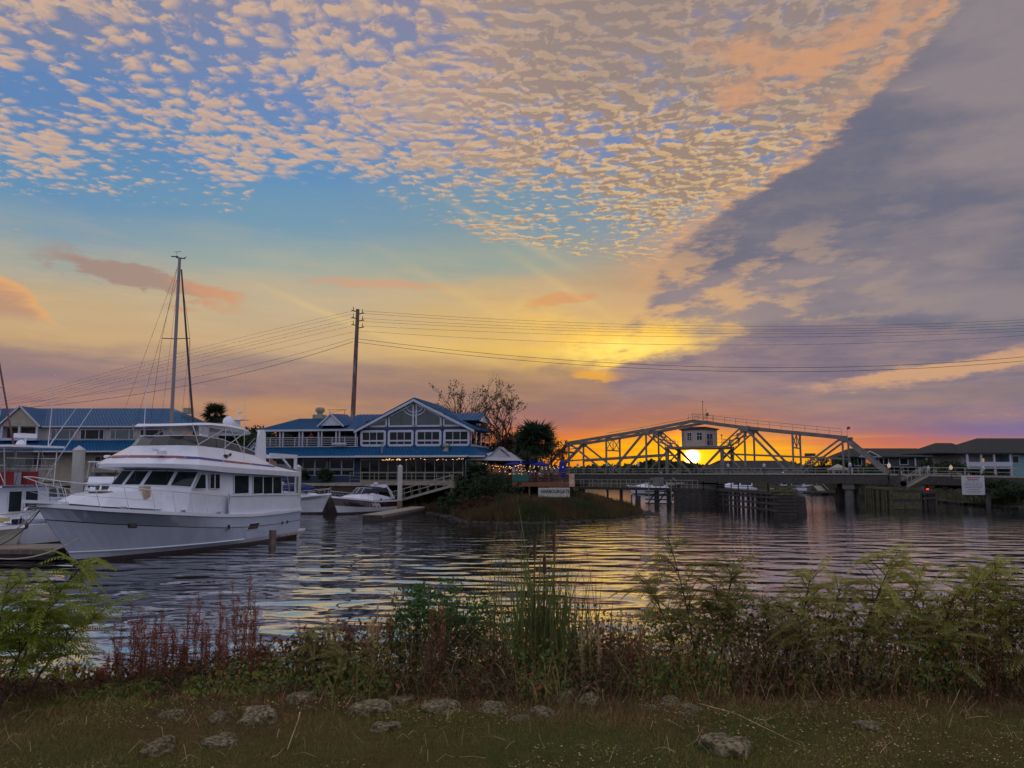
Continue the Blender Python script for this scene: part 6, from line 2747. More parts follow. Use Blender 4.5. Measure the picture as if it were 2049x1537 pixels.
hoist = thing('machinery', 'rusty winch machinery standing on the mossy fender by the stair', 'machinery', (p.x, p.y, 2.3))
mb.box(-.6, .5, -.3, .4, 0, .7)
mb.tube([(-.2, 0, .7), (-.1, 0, 1.9), (.3, 0, 2.2)], .14, 6)
mb.tube([(.1, -.3, .5), (.1, .4, .5)], .35, 10)
part('winch', mb, M_darksteel, hoist)

# square warning sign on the right bank
SD = 86.3
a, b = at_y(1926, 990, SD), at_y(1965, 952, SD)
ws = thing('warning_sign', 'large square pale sign with red heading, fixed in front of the right approach', 'sign', (a.x, SD, 0), radians(-12))
Wd, Hd = b.x - a.x, b.z - a.z
mb = MB()
mb.box(0, Wd, 0, .08, a.z, b.z)
part('board', mb, M_signw, ws)
for x in (.2, Wd - .2):
    mb = MB()
    mb.beam((x, .1, b.z - .3), (x, 3.2, b.z - .3), .12)
    mb.beam((x, .14, a.z + .1), (x, .14, b.z - .1), .1)
    part('sign_post', mb, M_woodpile, ws)
M_ink = mat('faded_ink', (0.16, 0.14, 0.20), 0.7)
M_redink = mat('red_ink', (0.32, 0.05, 0.10), 0.7)
random.seed(4)
for row, (zf, hh, x0, x1, m_) in enumerate([(.91, .14, .2, .82, M_redink), (.80, .14, .26, .74, M_redink), (.70, .015, .02, .98, M_ink), (.62, .07, .1, .9, M_ink), (.54, .07, .08, .92, M_ink), (.46, .07, .08, .9, M_ink), (.38, .07, .12, .88, M_ink), (.29, .07, .25, .75, M_ink), (.19, .06, .1, .9, M_ink), (.11, .06, .15, .8, M_ink)]):
    mb = MB()
    x = x0 * Wd
    while x < x1 * Wd:
        w_ = random.uniform(.05, .12) if row != 2 else Wd
        w_ = min(w_, x1 * Wd - x)
        z = a.z + zf * Hd
        mb.box(x, x + w_ * .8, -.012, -.004, z - hh * (.5 + random.random() * .3), z + hh * .3)
        x += w_ * (1.0 if random.random() < .8 else 1.5)
    part('printed_line', mb, m_, ws, kind='stuff')

# ---- houses on the right bank
def house_box(r, x0, x1, y0, y1, z0, z1, m, name='wall'):
    mb = MB()
    mb.box(x0, x1, y0, y1, z0, z1)
    return part(name, mb, m, r)


def hip(r, x0, x1, y0, y1, z0, z1, inset, m=M_shingle, name='roof', ym=None):
    ym = (y0 + y1) / 2
    a, b, c, d = (x0, y0, z0), (x1, y0, z0), (x1, y1, z0), (x0, y1, z0)
    e, f = (x0 + inset, ym, z1), (x1 - inset, ym, z1)
    mb = MB()
    roofplane(mb, a, b, f, e)
    roofplane(mb, b, c, f, f)
    roofplane(mb, c, d, e, f)
    roofplane(mb, d, a, e, e)
    mb.box(x0, x1, y0, y1, z0 - .14, z0 - .06)
    return part(name, mb, m, r)


hA0 = at_y(1703, 955, 150)
hA = thing('dark_house', 'dark two-storey house with white-framed windows and a small white gable, behind the right truss end', 'house', (hA0.x, 150, 2.5))
house_box(hA, 0, 15.5, 0, 9, 0, 4.6, M_darkwall)
hip(hA, -.8, 17.3, -.8, 10, 4.4, 6.1, 2.6)
house_box(hA, -1, 12, -2.6, -.05, 2.45, 2.62, M_shingle, 'porch_roof')
for x0, x1 in ((4.4, 7.0), (9.2, 10.6), (14.2, 15.2)):
    window(hA, x0, x1, 3.0, 4.1, -.01, (1,) * (3 if x1 - x0 > 2 else 1), fw=.12, mw=.12)
window(hA, .1, 2.0, 2.8, 4.3, -.01, (1, 1, 1), fw=.12, mw=.14)
window(hA, 2.9, 3.7, 2.7, 4.0, -.01, fw=.1, g=emis('lit_window', (225, 120, 40), .55))
mb = MB()
mb.poly([(1.4, -1.0, 4.35), (5.1, -1.0, 4.35), (3.25, -1.0, 5.35)], (0, .2, 0))
part('gable', mb, M_darkwall, hA)
mb = MB()
for q in (((1.2, -1.1, 4.3), (3.25, -1.1, 5.4)), ((5.3, -1.1, 4.3), (3.25, -1.1, 5.4))):
    mb.beam(q[0], q[1], .1, .2)
mb.beam((1.3, -1.1, 4.35), (5.2, -1.1, 4.35), .1, .12)
part('gable_trim', mb, M_trim, hA)
for x in (-.8, 2.2, 5.2, 8.2, 11.6):
    mb = MB()
    mb.box(x - .12, x + .12, -2.5, -2.25, 0, 2.45)
    part('porch_post', mb, M_trim, hA)
for x in (11.9, 14.0, 16.3):
    mb = MB()
    mb.box(x - .12, x + .12, -.4, -.2, 0 if x < 14.2 else 2.4, 4.4)
    part('corner_post', mb, M_trim, hA)
window(hA, 6.0, 7.2, .4, 2.1, -.01, (1, 1), fw=.1)
window(hA, 14.4, 15.2, .2, 2.0, -.01, fw=.1, g=M_winsee)
hB0 = at_y(1872, 955, 158)
hB = thing('beige_house', 'beige house with steep brown gables between the dark house and the teal house', 'house', (hB0.x, 158, 2.5))
house_box(hB, 0, 11, 0, 9, 0, 5.0, M_beige)
hip(hB, -2.2, 11.5, -.8, 10, 4.3, 7.4, 5.5)
for gx, gz, w_ in ((2.2, 4.4, 2.0), (7.6, 4.0, 2.4)):
    mb = MB()
    mb.poly([(gx - w_, -1.2, 1.4), (gx + w_, -1.2, 1.4), (gx, -1.2, gz)], (0, .3, 0))
    part('gable', mb, M_beige, hB)
    mb = MB()
    for s_ in (1, -1):
        mb.beam((gx + s_ * (w_ + .2), -1.3, 1.2), (gx, -1.3, gz + .15), .1, .22)
    part('gable_trim', mb, M_trim, hB)
window(hB, 4.0, 6.2, 3.1, 4.2, -.01, (1, 1, 1), fw=.1)
hC0 = at_y(1942, 960, 125)
hC = thing('teal_house', 'teal house with a white two-level balcony and dark hipped roof at the right edge', 'house', (hC0.x, 125, 2.5))
house_box(hC, 6.2, 22, 0, 11, 0, 4.6, M_teal)
house_box(hC, .2, 6.2, 2.4, 11, 0, 4.6, M_greysid, 'rear_wall')
hip(hC, -1.0, 23, -1.2, 12, 4.5, 7.0, 5.5)
hip(hC, -4.6, 3.5, 2.0, 12, 4.6, 6.3, 3.2, name='rear_roof')
mb = MB()
mb.box(-.9, 6.3, -.9, 2.4, 2.05, 2.25)
part('balcony_floor', mb, M_trim, hC)
mb = MB()
mb.box(-.9, 6.3, -1.0, -.88, 4.3, 4.48)
part('balcony_beam', mb, M_trim, hC)
for x in (-.7, 1.4, 3.4, 5.9):
    mb = MB()
    mb.box(x - .12, x + .12, -.85, -.6, 0, 4.4)
    part('column', mb, M_trim, hC)
mb = MB()
mb.box(-.9, 6.1, -.88, -.82, 2.4, 3.1)
part('balcony_parapet', mb, M_trim, hC)
railing(hC, [(-.9, -.95, 0), (6.2, -.95, 0)], .95, 4, 1.2)
window(hC, 6.7, 7.6, 3.0, 4.0, -.01, fw=.1)
window(hC, 9.2, 10.6, 3.0, 4.0, -.01, (1, 1), fw=.1)
window(hC, 9.2, 10.6, .6, 1.9, -.01, (1, 1), fw=.1)
window(hC, 1.5, 3.0, .3, 2.0, 2.39, (1, 1), fw=.1)
window(hC, 3.2, 3.7, 2.7, 3.7, 2.39, fw=.08, g=emis('dim_lit_window', (220, 160, 90), .5))
# gazebo and others behind the truss
p = at_y(1683, 950, 140)
gz = thing('garden_gazebo', 'small arched gazebo beside the dark house, seen between truss posts', 'gazebo', (p.x, p.y, 2.5))
for x, y in ((-1.2, 0), (1.2, 0), (-1.2, 2.4), (1.2, 2.4)):
    mb = MB()
    mb.box(x - .1, x + .1, y - .1, y + .1, 0, 2.0)
    part('post', mb, M_beige, gz)
mb = MB()
mb.add([(-1.5, -.3, 2.0), (1.5, -.3, 2.0), (1.5, 2.7, 2.0), (-1.5, 2.7, 2.0), (0, 1.2, 3.0)], [(0, 1, 4), (1, 2, 4), (2, 3, 4), (3, 0, 4), (3, 2, 1, 0)])
part('roof', mb, M_beige, gz)
p = at_y(1434, 955, 200)
bg = thing('long_roofed_building', 'low building with a long dark roof seen through the truss right of the sun', 'building', (p.x, p.y, 1.5))
house_box(bg, 0, 22, 0, 12, 0, 3.2, M_greysid)
hip(bg, -1.5, 23, -1, 13, 3.2, 5.5, 3.5)
p = at_y(1368, 960, 180)
bh = thing('small_gabled_shed', 'small pale gabled shed below the setting sun beyond the bridge', 'shed', (p.x, p.y, 1.2))
house_box(bh, -3, 3, 0, 6, 0, 1.8, M_greysid)
roof_part(bh, [((3.4, -.4, 1.7), (3.4, 6.4, 1.7), (0, 6.4, 3.4), (0, -.4, 3.4)), ((-3.4, 6.4, 1.7), (-3.4, -.4, 1.7), (0, -.4, 3.4), (0, 6.4, 3.4))], 'roof', 0, M_shingle)
# moored boats and docks beyond the bridge
for k, (px, D, rz, lab) in enumerate(((1515, 150, 170, 'white motor boat moored beyond the central fender, seen under the bridge'), (1548, 156, 10, 'white motor boat with its cabin lit pale, right of the other one beyond the bridge'), (1345, 150, 175, 'small white boat beyond the service walkway'), (1600, 152, 95, 'small boat bow-on beyond the lone dolphin'))):
    p = at_y(px, 966, D)
    dup(cr3, (p.x, p.y, 0), radians(rz), lab, None, .75)
p0, p1 = at_y(1500, 985, 146), at_y(1690, 985, 146)
fd = plank_dock('far_dock', 'thin dark dock beyond the bridge, between the piers', (p0.x, 146, 0), (p1.x, 146, 0), 2.0, .7, 24, m=M_wetwood)
a, b = at_y(1645, 990, 146), at_y(1628, 972, 150)
mb = MB()
for dx in (0, 1.2):
    mb.beam(a + V(dx, 0, 0), b + V(dx, 0, 0), .12, .12)
    mb.beam(a + V(dx, 0, .9), b + V(dx, 0, .9), .08, .08)
mb.beam(a + V(.6, 0, -.05), b + V(.6, 0, -.05), 1.2, .06)
solo('dock_ramp', mb, M_rail, 'pale ramp slanting down to the far dock beyond the bridge', 'ramp')

# ------------------------------------------------------------------ utility pole and cables
p0, p1 = at_y(706.5, 826, 106), at_y(716, 619, 106)
dd = (p1 - p0)
foot = p0 - dd * ((p0.z - 2.9) / dd.z)
up_ = thing('utility_pole', 'tall weathered wooden power pole behind the restaurant, leaning slightly right', 'utility pole', foot)
mb = MB()
mb.tube([foot, foot.lerp(p1, .5), p1], .36, 10, .24)
part('shaft', mb, M_pole, up_, world_pts=True)
arms = []
for k, (yl, yr) in enumerate(((622, 627), (636, 641), (650, 655))):
    for sx, y_ in ((-1, yl), (1, yr)):
        c = at_y(716 - (y_ - 620) * .046, y_ + 2, 106)
        e = at_y(716 + sx * 9, y_, 106)
        mb = MB()
        mb.tube([c, e, e + V(sx * .25, 0, .05)], .07, 6)
        mb.tube([e + V(0, 0, .0), e + V(0, 0, .55)], .06, 6, .04)
        part('insulator_bracket', mb, M_darksteel, up_, world_pts=True)


def wire(pts, r, lab, n=26):
    """quadratic curve through three points"""
    a, m, b = [Vector(p) for p in pts]
    L = []
    for i in range(n + 1):
        u = i / n
        um = .5
        L.append(a * ((u - um) * (u - 1) / ((0 - um) * (0 - 1))) + m * (u * (u - 1) / (um * (um - 1))) + b * (u * (u - um) / (1 * (1 - um))))
    mb = MB()
    mb.tube(L, r, 4)
    return solo('power_line', mb, M_wire, lab, 'cable', 'cables strung from the wooden power pole')


ord_ = ['topmost', 'second from the top', 'third from the top', 'fourth from the top', 'fifth from the top', 'sixth from the top', 'second lowest', 'lowest']
# to the right: start on the pole, passes mid, leaves at the right edge
RW = [(724, 622, 1400, 652, 2150, 634), (724, 627, 1400, 658, 2150, 639), (723, 637, 1400, 662, 2150, 646), (723, 643, 1400, 667, 2150, 652), (722, 652, 1400, 674, 2150, 658), (716, 662, 1400, 690, 2150, 664), (716, 678, 1400, 734, 2150, 704), (716, 685, 1400, 742, 2150, 712)]
for k, (a, b, c, d, e, f_) in enumerate(RW):
    # parameter .5 falls half way along; find the picture point there from the given mid point
    wire((at_y(a, b, 106), at_y((a + e) / 2, d + (0.5), 100), at_y(e, f_, 94)), .016 if k < 6 else .026, ord_[k] + ' of the cables running right from the wooden pole over the bridge')
LW = [(708, 622, 380, 697, -120, 842), (708, 628, 380, 704, -120, 846), (707, 637, 380, 712, -120, 849), (707, 643, 380, 718, -120, 852), (706, 652, 380, 725, -120, 856), (708, 664, 380, 736, -120, 860), (708, 677, 380, 752, -120, 820), (706, 684, 380, 766, -120, 826)]
for k, (a, b, c, d, e, f_) in enumerate(LW):
    mx_ = (a + e) / 2
    t_ = (mx_ - c) / (a - c) if False else 0
    ym = {0: 724, 1: 731, 2: 738, 3: 743, 4: 750, 5: 760, 6: 772, 7: 786}[k]
    wire((at_y(a, b, 106), at_y(mx_, ym, 118), at_y(e, f_, 130)), .014 if k < 6 else (.018 if k == 6 else .028), ord_[k] + ' of the cables running left from the wooden pole over the marina')
# small second pole top behind the roof
p = at_y(916, 823, 125)
pp_ = thing('utility_pole', 'short-looking pole top with a crossarm behind the restaurant roof', 'utility pole', (p.x, 125, 2.9))
mb = MB()
mb.cyl(0, 0, 0, p.z - 2.9, .16, n=8)
part('shaft', mb, M_woodpile, pp_)
mb = MB()
mb.beam((-1.3, 0, p.z - 3.4), (1.3, 0, p.z - 3.4), .16)
mb.beam((-1.0, .4, p.z - 4.0), (1.0, .4, p.z - 4.0), .14)
part('crossarm', mb, M_woodpile, pp_)

# ------------------------------------------------------------------ people


def person(name_label, loc, rz, shirt, trousers, H=1.72, pose='stand', hair=True):
    """one continuous body, grown over a skeleton; shirt and trousers are material zones on it"""
    J = {}
    s = H / 1.72
    if pose == 'sit':
        hipz, J['kneeL'], J['kneeR'] = .48, (.09, .42, .50), (-.10, .42, .50)
        J['footL'], J['footR'] = (.10, .46, .06), (-.11, .44, .06)
    else:
        hipz, J['kneeL'], J['kneeR'] = .92, (.10, .02, .48), (-.10, .05, .48)
        J['footL'], J['footR'] = (.11, .0, .05), (-.12, .03, .05)
    top = hipz
    J['hip'] = (0, 0, hipz)
    J['chest'] = (0, .02, hipz + .36)
    J['neck'] = (0, .03, hipz + .54)
    J['head'] = (0, .05, hipz + .66)
    J['crown'] = (0, .04, hipz + .79)
    arm = {'stand': ((.23, .05, -.05), (.22, .18, .10)), 'sit': ((.24, .12, -.02), (.14, .34, .10)), 'lean': ((.24, .18, .0), (.20, .36, .12))}[pose]
    verts = [J['hip'], J['chest'], J['neck'], J['head'], J['crown']]
    rad = [(.15, .11), (.17, .11), (.055, .055), (.085, .10), (.07, .08)]
    edges = [(0, 1), (1, 2), (2, 3), (3, 4)]

    def addv(p, r, frm):
        verts.append(p)
        rad.append((r, r))
        edges.append((frm, len(verts) - 1))
        return len(verts) - 1
    for sg in (1, -1):
        sh = addv((.17 * sg, .02, hipz + .46), .06, 1)
        el_ = addv((arm[0][0] * sg, arm[0][1], hipz + .46 - .27 + arm[0][2]), .045, sh)
        ha = addv((arm[1][0] * sg, arm[1][1], hipz + .46 - .48 + arm[1][2] + .1), .035, el_)
        fi = addv((arm[1][0] * sg * .95, arm[1][1] + .08, hipz + .46 - .52 + arm[1][2] + .1), .03, ha)
        hj = addv((.09 * sg, .0, hipz - .04), .09, 0)
        kn = addv(J['kneeL' if sg > 0 else 'kneeR'], .06, hj)
        an = addv(V(*J['footL' if sg > 0 else 'footR']) + V(0, 0, .04), .045, kn)
        addv(V(*J['footL' if sg > 0 else 'footR']) + V(0, .14, -.01), .035, an)
    me = bpy.data.meshes.new('body')
    me.from_pydata([tuple(Vector(v) * s) for v in verts], edges, [])
    o = bpy.data.objects.new('tmp', me)
    C.objects.link(o)
    md = o.modifiers.new('skin', 'SKIN')
    for i, r in enumerate(rad):
        me.skin_vertices[0].data[i].radius = (r[0] * s, r[1] * s)
    me.skin_vertices[0].data[0].use_root = True
    o.modifiers.new('sub', 'SUBSURF').levels = 1
    dg = bpy.context.evaluated_depsgraph_get()
    dg.update()
    m2 = bpy.data.meshes.new_from_object(o.evaluated_get(dg))
    bpy.data.objects.remove(o)
    m2.materials.clear()
    for m in (M_skin, shirt, trousers):
        m2.materials.append(m)
    for p_ in m2.polygons:
        z = p_.center.z / s
        x = abs(p_.center.x / s)
        p_.material_index = 2 if (z < hipz + .02 and not (x > .17 and z > hipz - .25)) else (1 if z < hipz + .53 and not (x > .19 and z < hipz + .18) else 0)
        p_.use_smooth = True
    r_ = thing('person', name_label, 'person', loc, rz)
    part('body', m2, None, r_)
    if hair:
        mb = MB()
        mb.lathe((0, .02 * s, (hipz + .66) * s), [(.095 * s, 0), (.105 * s, .06 * s), (.095 * s, .13 * s), (.05 * s, .175 * s), (.01, .185 * s)], 10)
        part('hair', mb, M_hair, r_, smooth=True)
    return r_


M_red = mat('red_shirt', (0.42, 0.03, 0.04), 0.8)
M_whs = mat('white_shirt', (0.5, 0.5, 0.52), 0.8)
M_bls = mat('blue_jacket', (0.02, 0.04, 0.22), 0.8)
M_dks = mat('dark_clothes', (0.03, 0.03, 0.035), 0.8)
M_gys = mat('grey_clothes', (0.16, 0.17, 0.2), 0.8)
RM = Matrix.LocRotScale(rs.location, rs.rotation_euler, None)
DM = Matrix.LocRotScale(dk.location, dk.rotation_euler, None)
person('person in a red top standing at the balcony rail left of the life raft canister', RM @ V(-7.3, .45, 6.98), radians(160), M_red, M_dks)
person('person in a red top leaning on the balcony rail beside the left balcony post pair', RM @ V(-6.15, .35, 6.98), radians(185), M_red, M_dks, pose='lean')
person('person in a blue jacket standing at the head of the gangway', V(l0.x + 2.0, l0.y + .5, l0.z), radians(200), M_bls, M_dks)
mb = MB()
ch_ = None
for k, (x, y, sh_, lab, ps) in enumerate((
        (.4, 1.4, M_gys, 'seated guest in grey at the deck rail below the middle umbrella', 'sit'),
        (1.1, 1.0, M_bls, 'seated guest in a blue jacket behind the green banner', 'sit'),
        (1.8, 1.5, M_whs, 'seated guest in a white shirt on the timber deck', 'sit'),
        (2.5, 1.1, M_dks, 'seated guest in dark clothes between the white shirt and the closed umbrella', 'sit'),
        (3.1, 1.7, M_gys, 'guest in grey standing on the deck near the closed umbrella', 'stand'),
        (-1.6, 1.9, M_dks, 'guest in dark clothes standing at the left part of the timber deck', 'stand'))):
    pos = DM @ V(x, y, DZ)
    person(lab, pos, radians(180 + 40 * ((k * 37) % 5 - 2)), sh_, M_dks, pose=ps)
    if ps == 'sit':
        c_ = thing('patio_chair', 'dark patio chair under the ' + lab.split(' guest ')[1].split(' ')[0] + ' ' + ' '.join(lab.split(' guest ')[1].split(' ')[1:4]) + ' guest', 'chair', pos)
        mb = MB()
        mb.box(-.22, .22, -.22, .22, .36, .40)
        part('seat', mb, M_dks, c_)
        mb = MB()
        mb.box(-.22, .22, -.24, -.20, .42, .85)
        part('backrest', mb, M_dks, c_)
        for sx in (-.2, .2):
            for sy in (-.2, .2):
                mb = MB()
                mb.cyl(sx, sy, 0, .36, .018, n=5)
                part('leg', mb, M_dks, c_)
for k, (x, y) in enumerate(((1.5, 2.1), (-.8, 1.6))):
    t_ = thing('patio_table', ('round dark patio table among the seated guests', 'round dark patio table left of the seated guests')[k], 'table', DM @ V(x, y, DZ))
    mb = MB()
    mb.cyl(0, 0, .70, .74, .5, n=14)
    part('table_top', mb, M_dks, t_)
    mb = MB()
    mb.cyl(0, 0, 0, .70, .05, n=6)
    part('pedestal', mb, M_dks, t_)

# ------------------------------------------------------------------ trees and bushes
R_ = random.Random(11)


def rnd_dir():
    z = R_.uniform(-1, 1)
    a = R_.uniform(0, 2 * pi)
    q = sqrt(1 - z * z)
    return V(q * cos(a), q * sin(a), z)


def leaf_quad(mb, c, size, asp=.5):
    u = rnd_dir() * size
    w = u.cross(rnd_dir())
    if w.length < 1e-6:
        return
    w = w.normalized() * size * asp
    mb.add([c - u, c + w, c + u, c - w], [(0, 1, 2, 3)])


def clumps(mb, centre, rx, ry, rz, n_clump, n_leaf, size, cr=.35, bottom=-.6, asp=.5):
    centre = Vector(centre)
    for _ in range(n_clump):
        d = rnd_dir()
        if d.z < bottom:
            d.z = -d.z
        k = R_.random() ** .45
        c = centre + V(d.x * rx * k, d.y * ry * k, d.z * rz * k)
        r_ = cr * R_.uniform(.6, 1.25)
        for _ in range(n_leaf):
            q = rnd_dir() * (r_ * R_.random() ** .6)
            leaf_quad(mb, c + V(q.x, q.y, q.z * .75), size * R_.uniform(.6, 1.3), asp)


def bare_tree(name, lab, base, H, seed, spread=.5, leaves=350, depth=6, m_leaf=None, lean=0.0, r0=None, leaf=.16):
    rr = random.Random(seed)
    tw = MB()
    lf = MB()
    tips = []
    r0 = r0 or H * .018

    def grow(p, d, L, r, k):
        q = p + d * L
        mid = p.lerp(q, .5) + V(rr.uniform(-1, 1), rr.uniform(-1, 1), 0) * L * .05
        tw.tube([p, mid, q], r, 5 if k > 3 else 3, r * .68, cap=False)
        if k <= 2:
            tips.append((p, q))
        if k == 0:
            return
        for _ in range(2 if k < depth else 4):
            a = V(rr.uniform(-1, 1), rr.uniform(-1, 1), rr.uniform(-.25, .7)).normalized()
            nd = (d + a * rr.uniform(spread * .7, spread * 1.35)).normalized()
            nd.z = max(nd.z, .05)
            grow(q, nd.normalized(), L * rr.uniform(.68, .88), r * .64, k - 1)
        if rr.random() < .5:
            nd = (d + V(rr.uniform(-1, 1), rr.uniform(-1, 1), rr.uniform(-.2, .3)) * .9).normalized()
            grow(p.lerp(q, .6), nd, L * .55, r * .4, max(0, k - 2))
    tr = thing(name, lab, 'tree', base)
    grow(V(0, 0, 0), V(lean, 0, 1).normalized(), H * .26, r0, depth)
    part('branches', tw, M_bark, tr)
    for _ in range(leaves):
        p, q = rr.choice(tips)
        leaf_quad(lf, p.lerp(q, rr.uniform(.3, 1.2)) + rnd_dir() * .2, leaf * rr.uniform(.6, 1.2), .6)
    part('leaves', lf, m_leaf or M_leafdark, tr)
    return tr


def at_g(px, D, z):
    p = at_y(px, 945, D)
    return V(p.x, D, z)


def top_h(px, py, D, z0):
    return at_y(px, py, D).z - z0


bare_tree('bare_tree', 'thin nearly leafless tree rising behind the restaurant gable roof', at_g(908, 112, 2.9), top_h(905, 756, 112, 2.9) * 1.05, 5, .60, 520, 6, leaf=.17)
bare_tree('bare_tree', 'wide bare tree with sparse yellowing leaves between restaurant and palm', at_g(1022, 99, 2.6), top_h(1025, 772, 99, 2.6) * 1.02, 9, .72, 1500, 7, m_leaf=mat('yellowing_leaves', (0.10, 0.075, 0.02), .8, var=.4, vscale=.5, transl=.4), r0=.26, leaf=.13)
bare_tree('bare_tree', 'small bushy half-bare tree at the back corner of the restaurant', at_g(972, 108, 2.9), top_h(968, 832, 108, 2.9), 21, .6, 500, 6, leaf=.14)


def leafy_tree(name, lab, base, H, rx, rz, n_clump, n_leaf, size, m, cr=.8, trunk=.16, group=None):
    t_ = thing(name, lab, 'tree', base, 0, group)
    mb = MB()
    mb.tube([(0, 0, 0), (.1, 0, H * .5), (0, 0, H * .8)], trunk, 6, trunk * .4)
    for k in range(7):
        a = 2 * pi * k / 7
        z = H * (.3 + .07 * k)
        mb.tube([(0, 0, z), (rx * .6 * cos(a), rx * .6 * sin(a), z + H * .22)], trunk * .4, 4, .02)
    part('trunk', mb, M_bark, t_)
    mb = MB()
    clumps(mb, (0, 0, H - rz), rx, rx, rz, n_clump, n_leaf, size, cr)
    part('crown', mb, m, t_)
    return t_


leafy_tree('leafy_tree', 'dense dark tree left of the big palm, behind the white tent', at_g(1030, 96, 2.6), top_h(1035, 868, 96, 2.6), 2.6, 2.6, 80, 60, .17, M_leafred, .75)
leafy_tree('leafy_tree', 'low dark tree between the tent and the bare tree', at_g(1005, 100, 2.8), top_h(1005, 880, 100, 2.8), 2.2, 2.0, 55, 50, .17, M_leafdark, .7)
leafy_tree('leafy_tree', 'rounded reddish backlit tree at the left end of the bridge truss', at_g(1102, 93, 2.5), top_h(1105, 866, 93, 2.5), 1.9, 2.3, 60, 24, .14, M_leafred, .7)
leafy_tree('leafy_tree', 'small sparse backlit tree behind the closed umbrella', at_g(1126, 99, 2.5), top_h(1124, 880, 99, 2.5), 1.1, 2.0, 26, 14, .12, M_leafred, .5)
for k, (px, py, rx, lab) in enumerate(((478, 858, 2.2, 'dark tree between the marina building and the restaurant, beside the lone palm'), (503, 853, 2.4, 'middle dark tree of the row left of the restaurant stair'), (522, 860, 2.0, 'dark tree touching the left corner of the restaurant'), (455, 858, 2.0, 'dark tree behind the yacht radar mast'), (400, 866, 2.2, 'low dark tree right of the marina building roof'))):
    leafy_tree('leafy_tree', lab, at_g(px, 128, 2.9), top_h(px, py, 128, 2.9), rx * 1.3, 2.6, 60, 40, .3, M_leafdark, 1.0, .25)
leafy_tree('leafy_tree', 'dark shrubby tree filling the gap beside the outside stair', at_g(515, 112, 2.9), top_h(515, 872, 112, 2.9), 3.2, 2.8, 90, 40, .24, M_leafdark, 1.0, .2)

# fan palms
def frond_mesh(seed, L=1.5, n=15, droop=.5):
    rr = random.Random(seed)
    mb = MB()
    stalk = L * .42
    mb.tube([(0, 0, 0), (stalk * .5, 0, .05), (stalk, 0, 0)], .018, 3, .012, cap=False)
    for i in range(n):
        a = radians(-105 + 210 * i / (n - 1))
        l = L * .62 * (1 - .25 * abs(a) / 2) * rr.uniform(.85, 1.1)
        d = V(cos(a), sin(a), 0)
        s_ = V(-sin(a), cos(a), 0) * .035 * L
        b = V(stalk, 0, 0)
        m_ = b + d * l * .55 + V(0, 0, -.04 * L)
        e = b + d * l + V(0, 0, -droop * L * rr.uniform(.2, .5))
        mb.add([b, m_ + s_, e, m_ - s_], [(0, 1, 2, 3)])
    return mb.mesh('frond', M_palmleaf)


FR = [frond_mesh(k, 1.0, 15, .3 + .15 * k) for k in range(4)]


def palm(lab, base, H, R, n=34, trunk=.17, low=-.5, name='palm_tree', cat='palm'):
    rr = random.Random(hash(lab) % 1000 if False else int(base[0] * 10) + n)
    t_ = thing(name, lab, cat, base)
    if H > 1.2:
        mb = MB()
        pts = [(.06 * sin(k * .9), 0, (H - .2) * k / 8) for k in range(9)]
        for a, b in zip(pts, pts[1:]):
            mb.tube([a, b], trunk * 1.06, 9, trunk * .96)
        part('trunk', mb, M_palmtrunk, t_)
    for k in range(n):
        a = 2 * pi * k * .618 + rr.uniform(-.2, .2)
        e = low + (1.35 - low) * (1 - (k + .5) / n) + rr.uniform(-.12, .12)
        o = bpy.data.objects.new('frond', FR[k % 4])
        C.objects.link(o)
        o.parent = t_
        s_ = R * rr.uniform(.85, 1.1)
        o.location = (0, 0, H - .1)
        o.scale = (s_, s_, s_)
        o.rotation_euler = (rr.uniform(-.4, .4), -e, a)
    return t_


b_ = at_g(427, 126, 2.9)
palm('lone palm with a round crown behind the yacht, right of the marina building', b_, top_h(427, 830, 126, 2.9), 2.6, 46, .3, -.7)
b_ = at_g(1074, 89, 2.3)
palm('large palm between the bare tree and the bridge, over the timber deck', b_, top_h(1080, 882, 89, 2.3), 2.9, 54, .26, -.8)
b_ = at_g(1055, 91, 2.3)
palm('smaller palm overlapping the large one on its left side', b_, top_h(1055, 896, 91, 2.3), 2.4, 36, .22, -.8)
for px, D, py, R, lab in ((955, 80, 952, 1.9, 'spiky dark palmetto in front of the white tent'), (930, 79, 972, 1.6, 'palmetto at the left of the bush group by the gangway landing'), (985, 80, 974, 1.6, 'palmetto at the right of the bush group, left of the timber deck'),
                          (652, 83, 962, 1.3, 'small spiky palm before the ground-floor windows, above the express cruiser'), (607, 83, 958, 1.1, 'small spiky palm beside the pointed pile at the yacht stern')):
    z0 = marina_z(at_g(px, D, 0).x, D) if px > 700 else 2.9
    if px < 700:
        D = 85.5
    b_ = at_g(px, D, z0)
    palm(lab, b_, max(.6, top_h(px, py, D, z0)), R, 30, .15, -.3, 'palmetto', 'palmetto')


def bush(lab, base, rx, rz, n, m, size=.12, name='bush', ry=None):
    t_ = thing(name, lab, 'bush', base)
    mb = MB()
    clumps(mb, (0, 0, rz * .7), rx, ry or rx, rz, n, 40, size, max(.25, rz * .35))
    part('foliage', mb, m, t_)
    mb = MB()
    for k in range(6):
        a = k * 1.05
        mb.tube([(0, 0, -.2), (rx * .5 * cos(a), rx * .5 * sin(a), rz)], .04, 4, .015)
    part('stems', mb, M_bark, t_)
    return t_


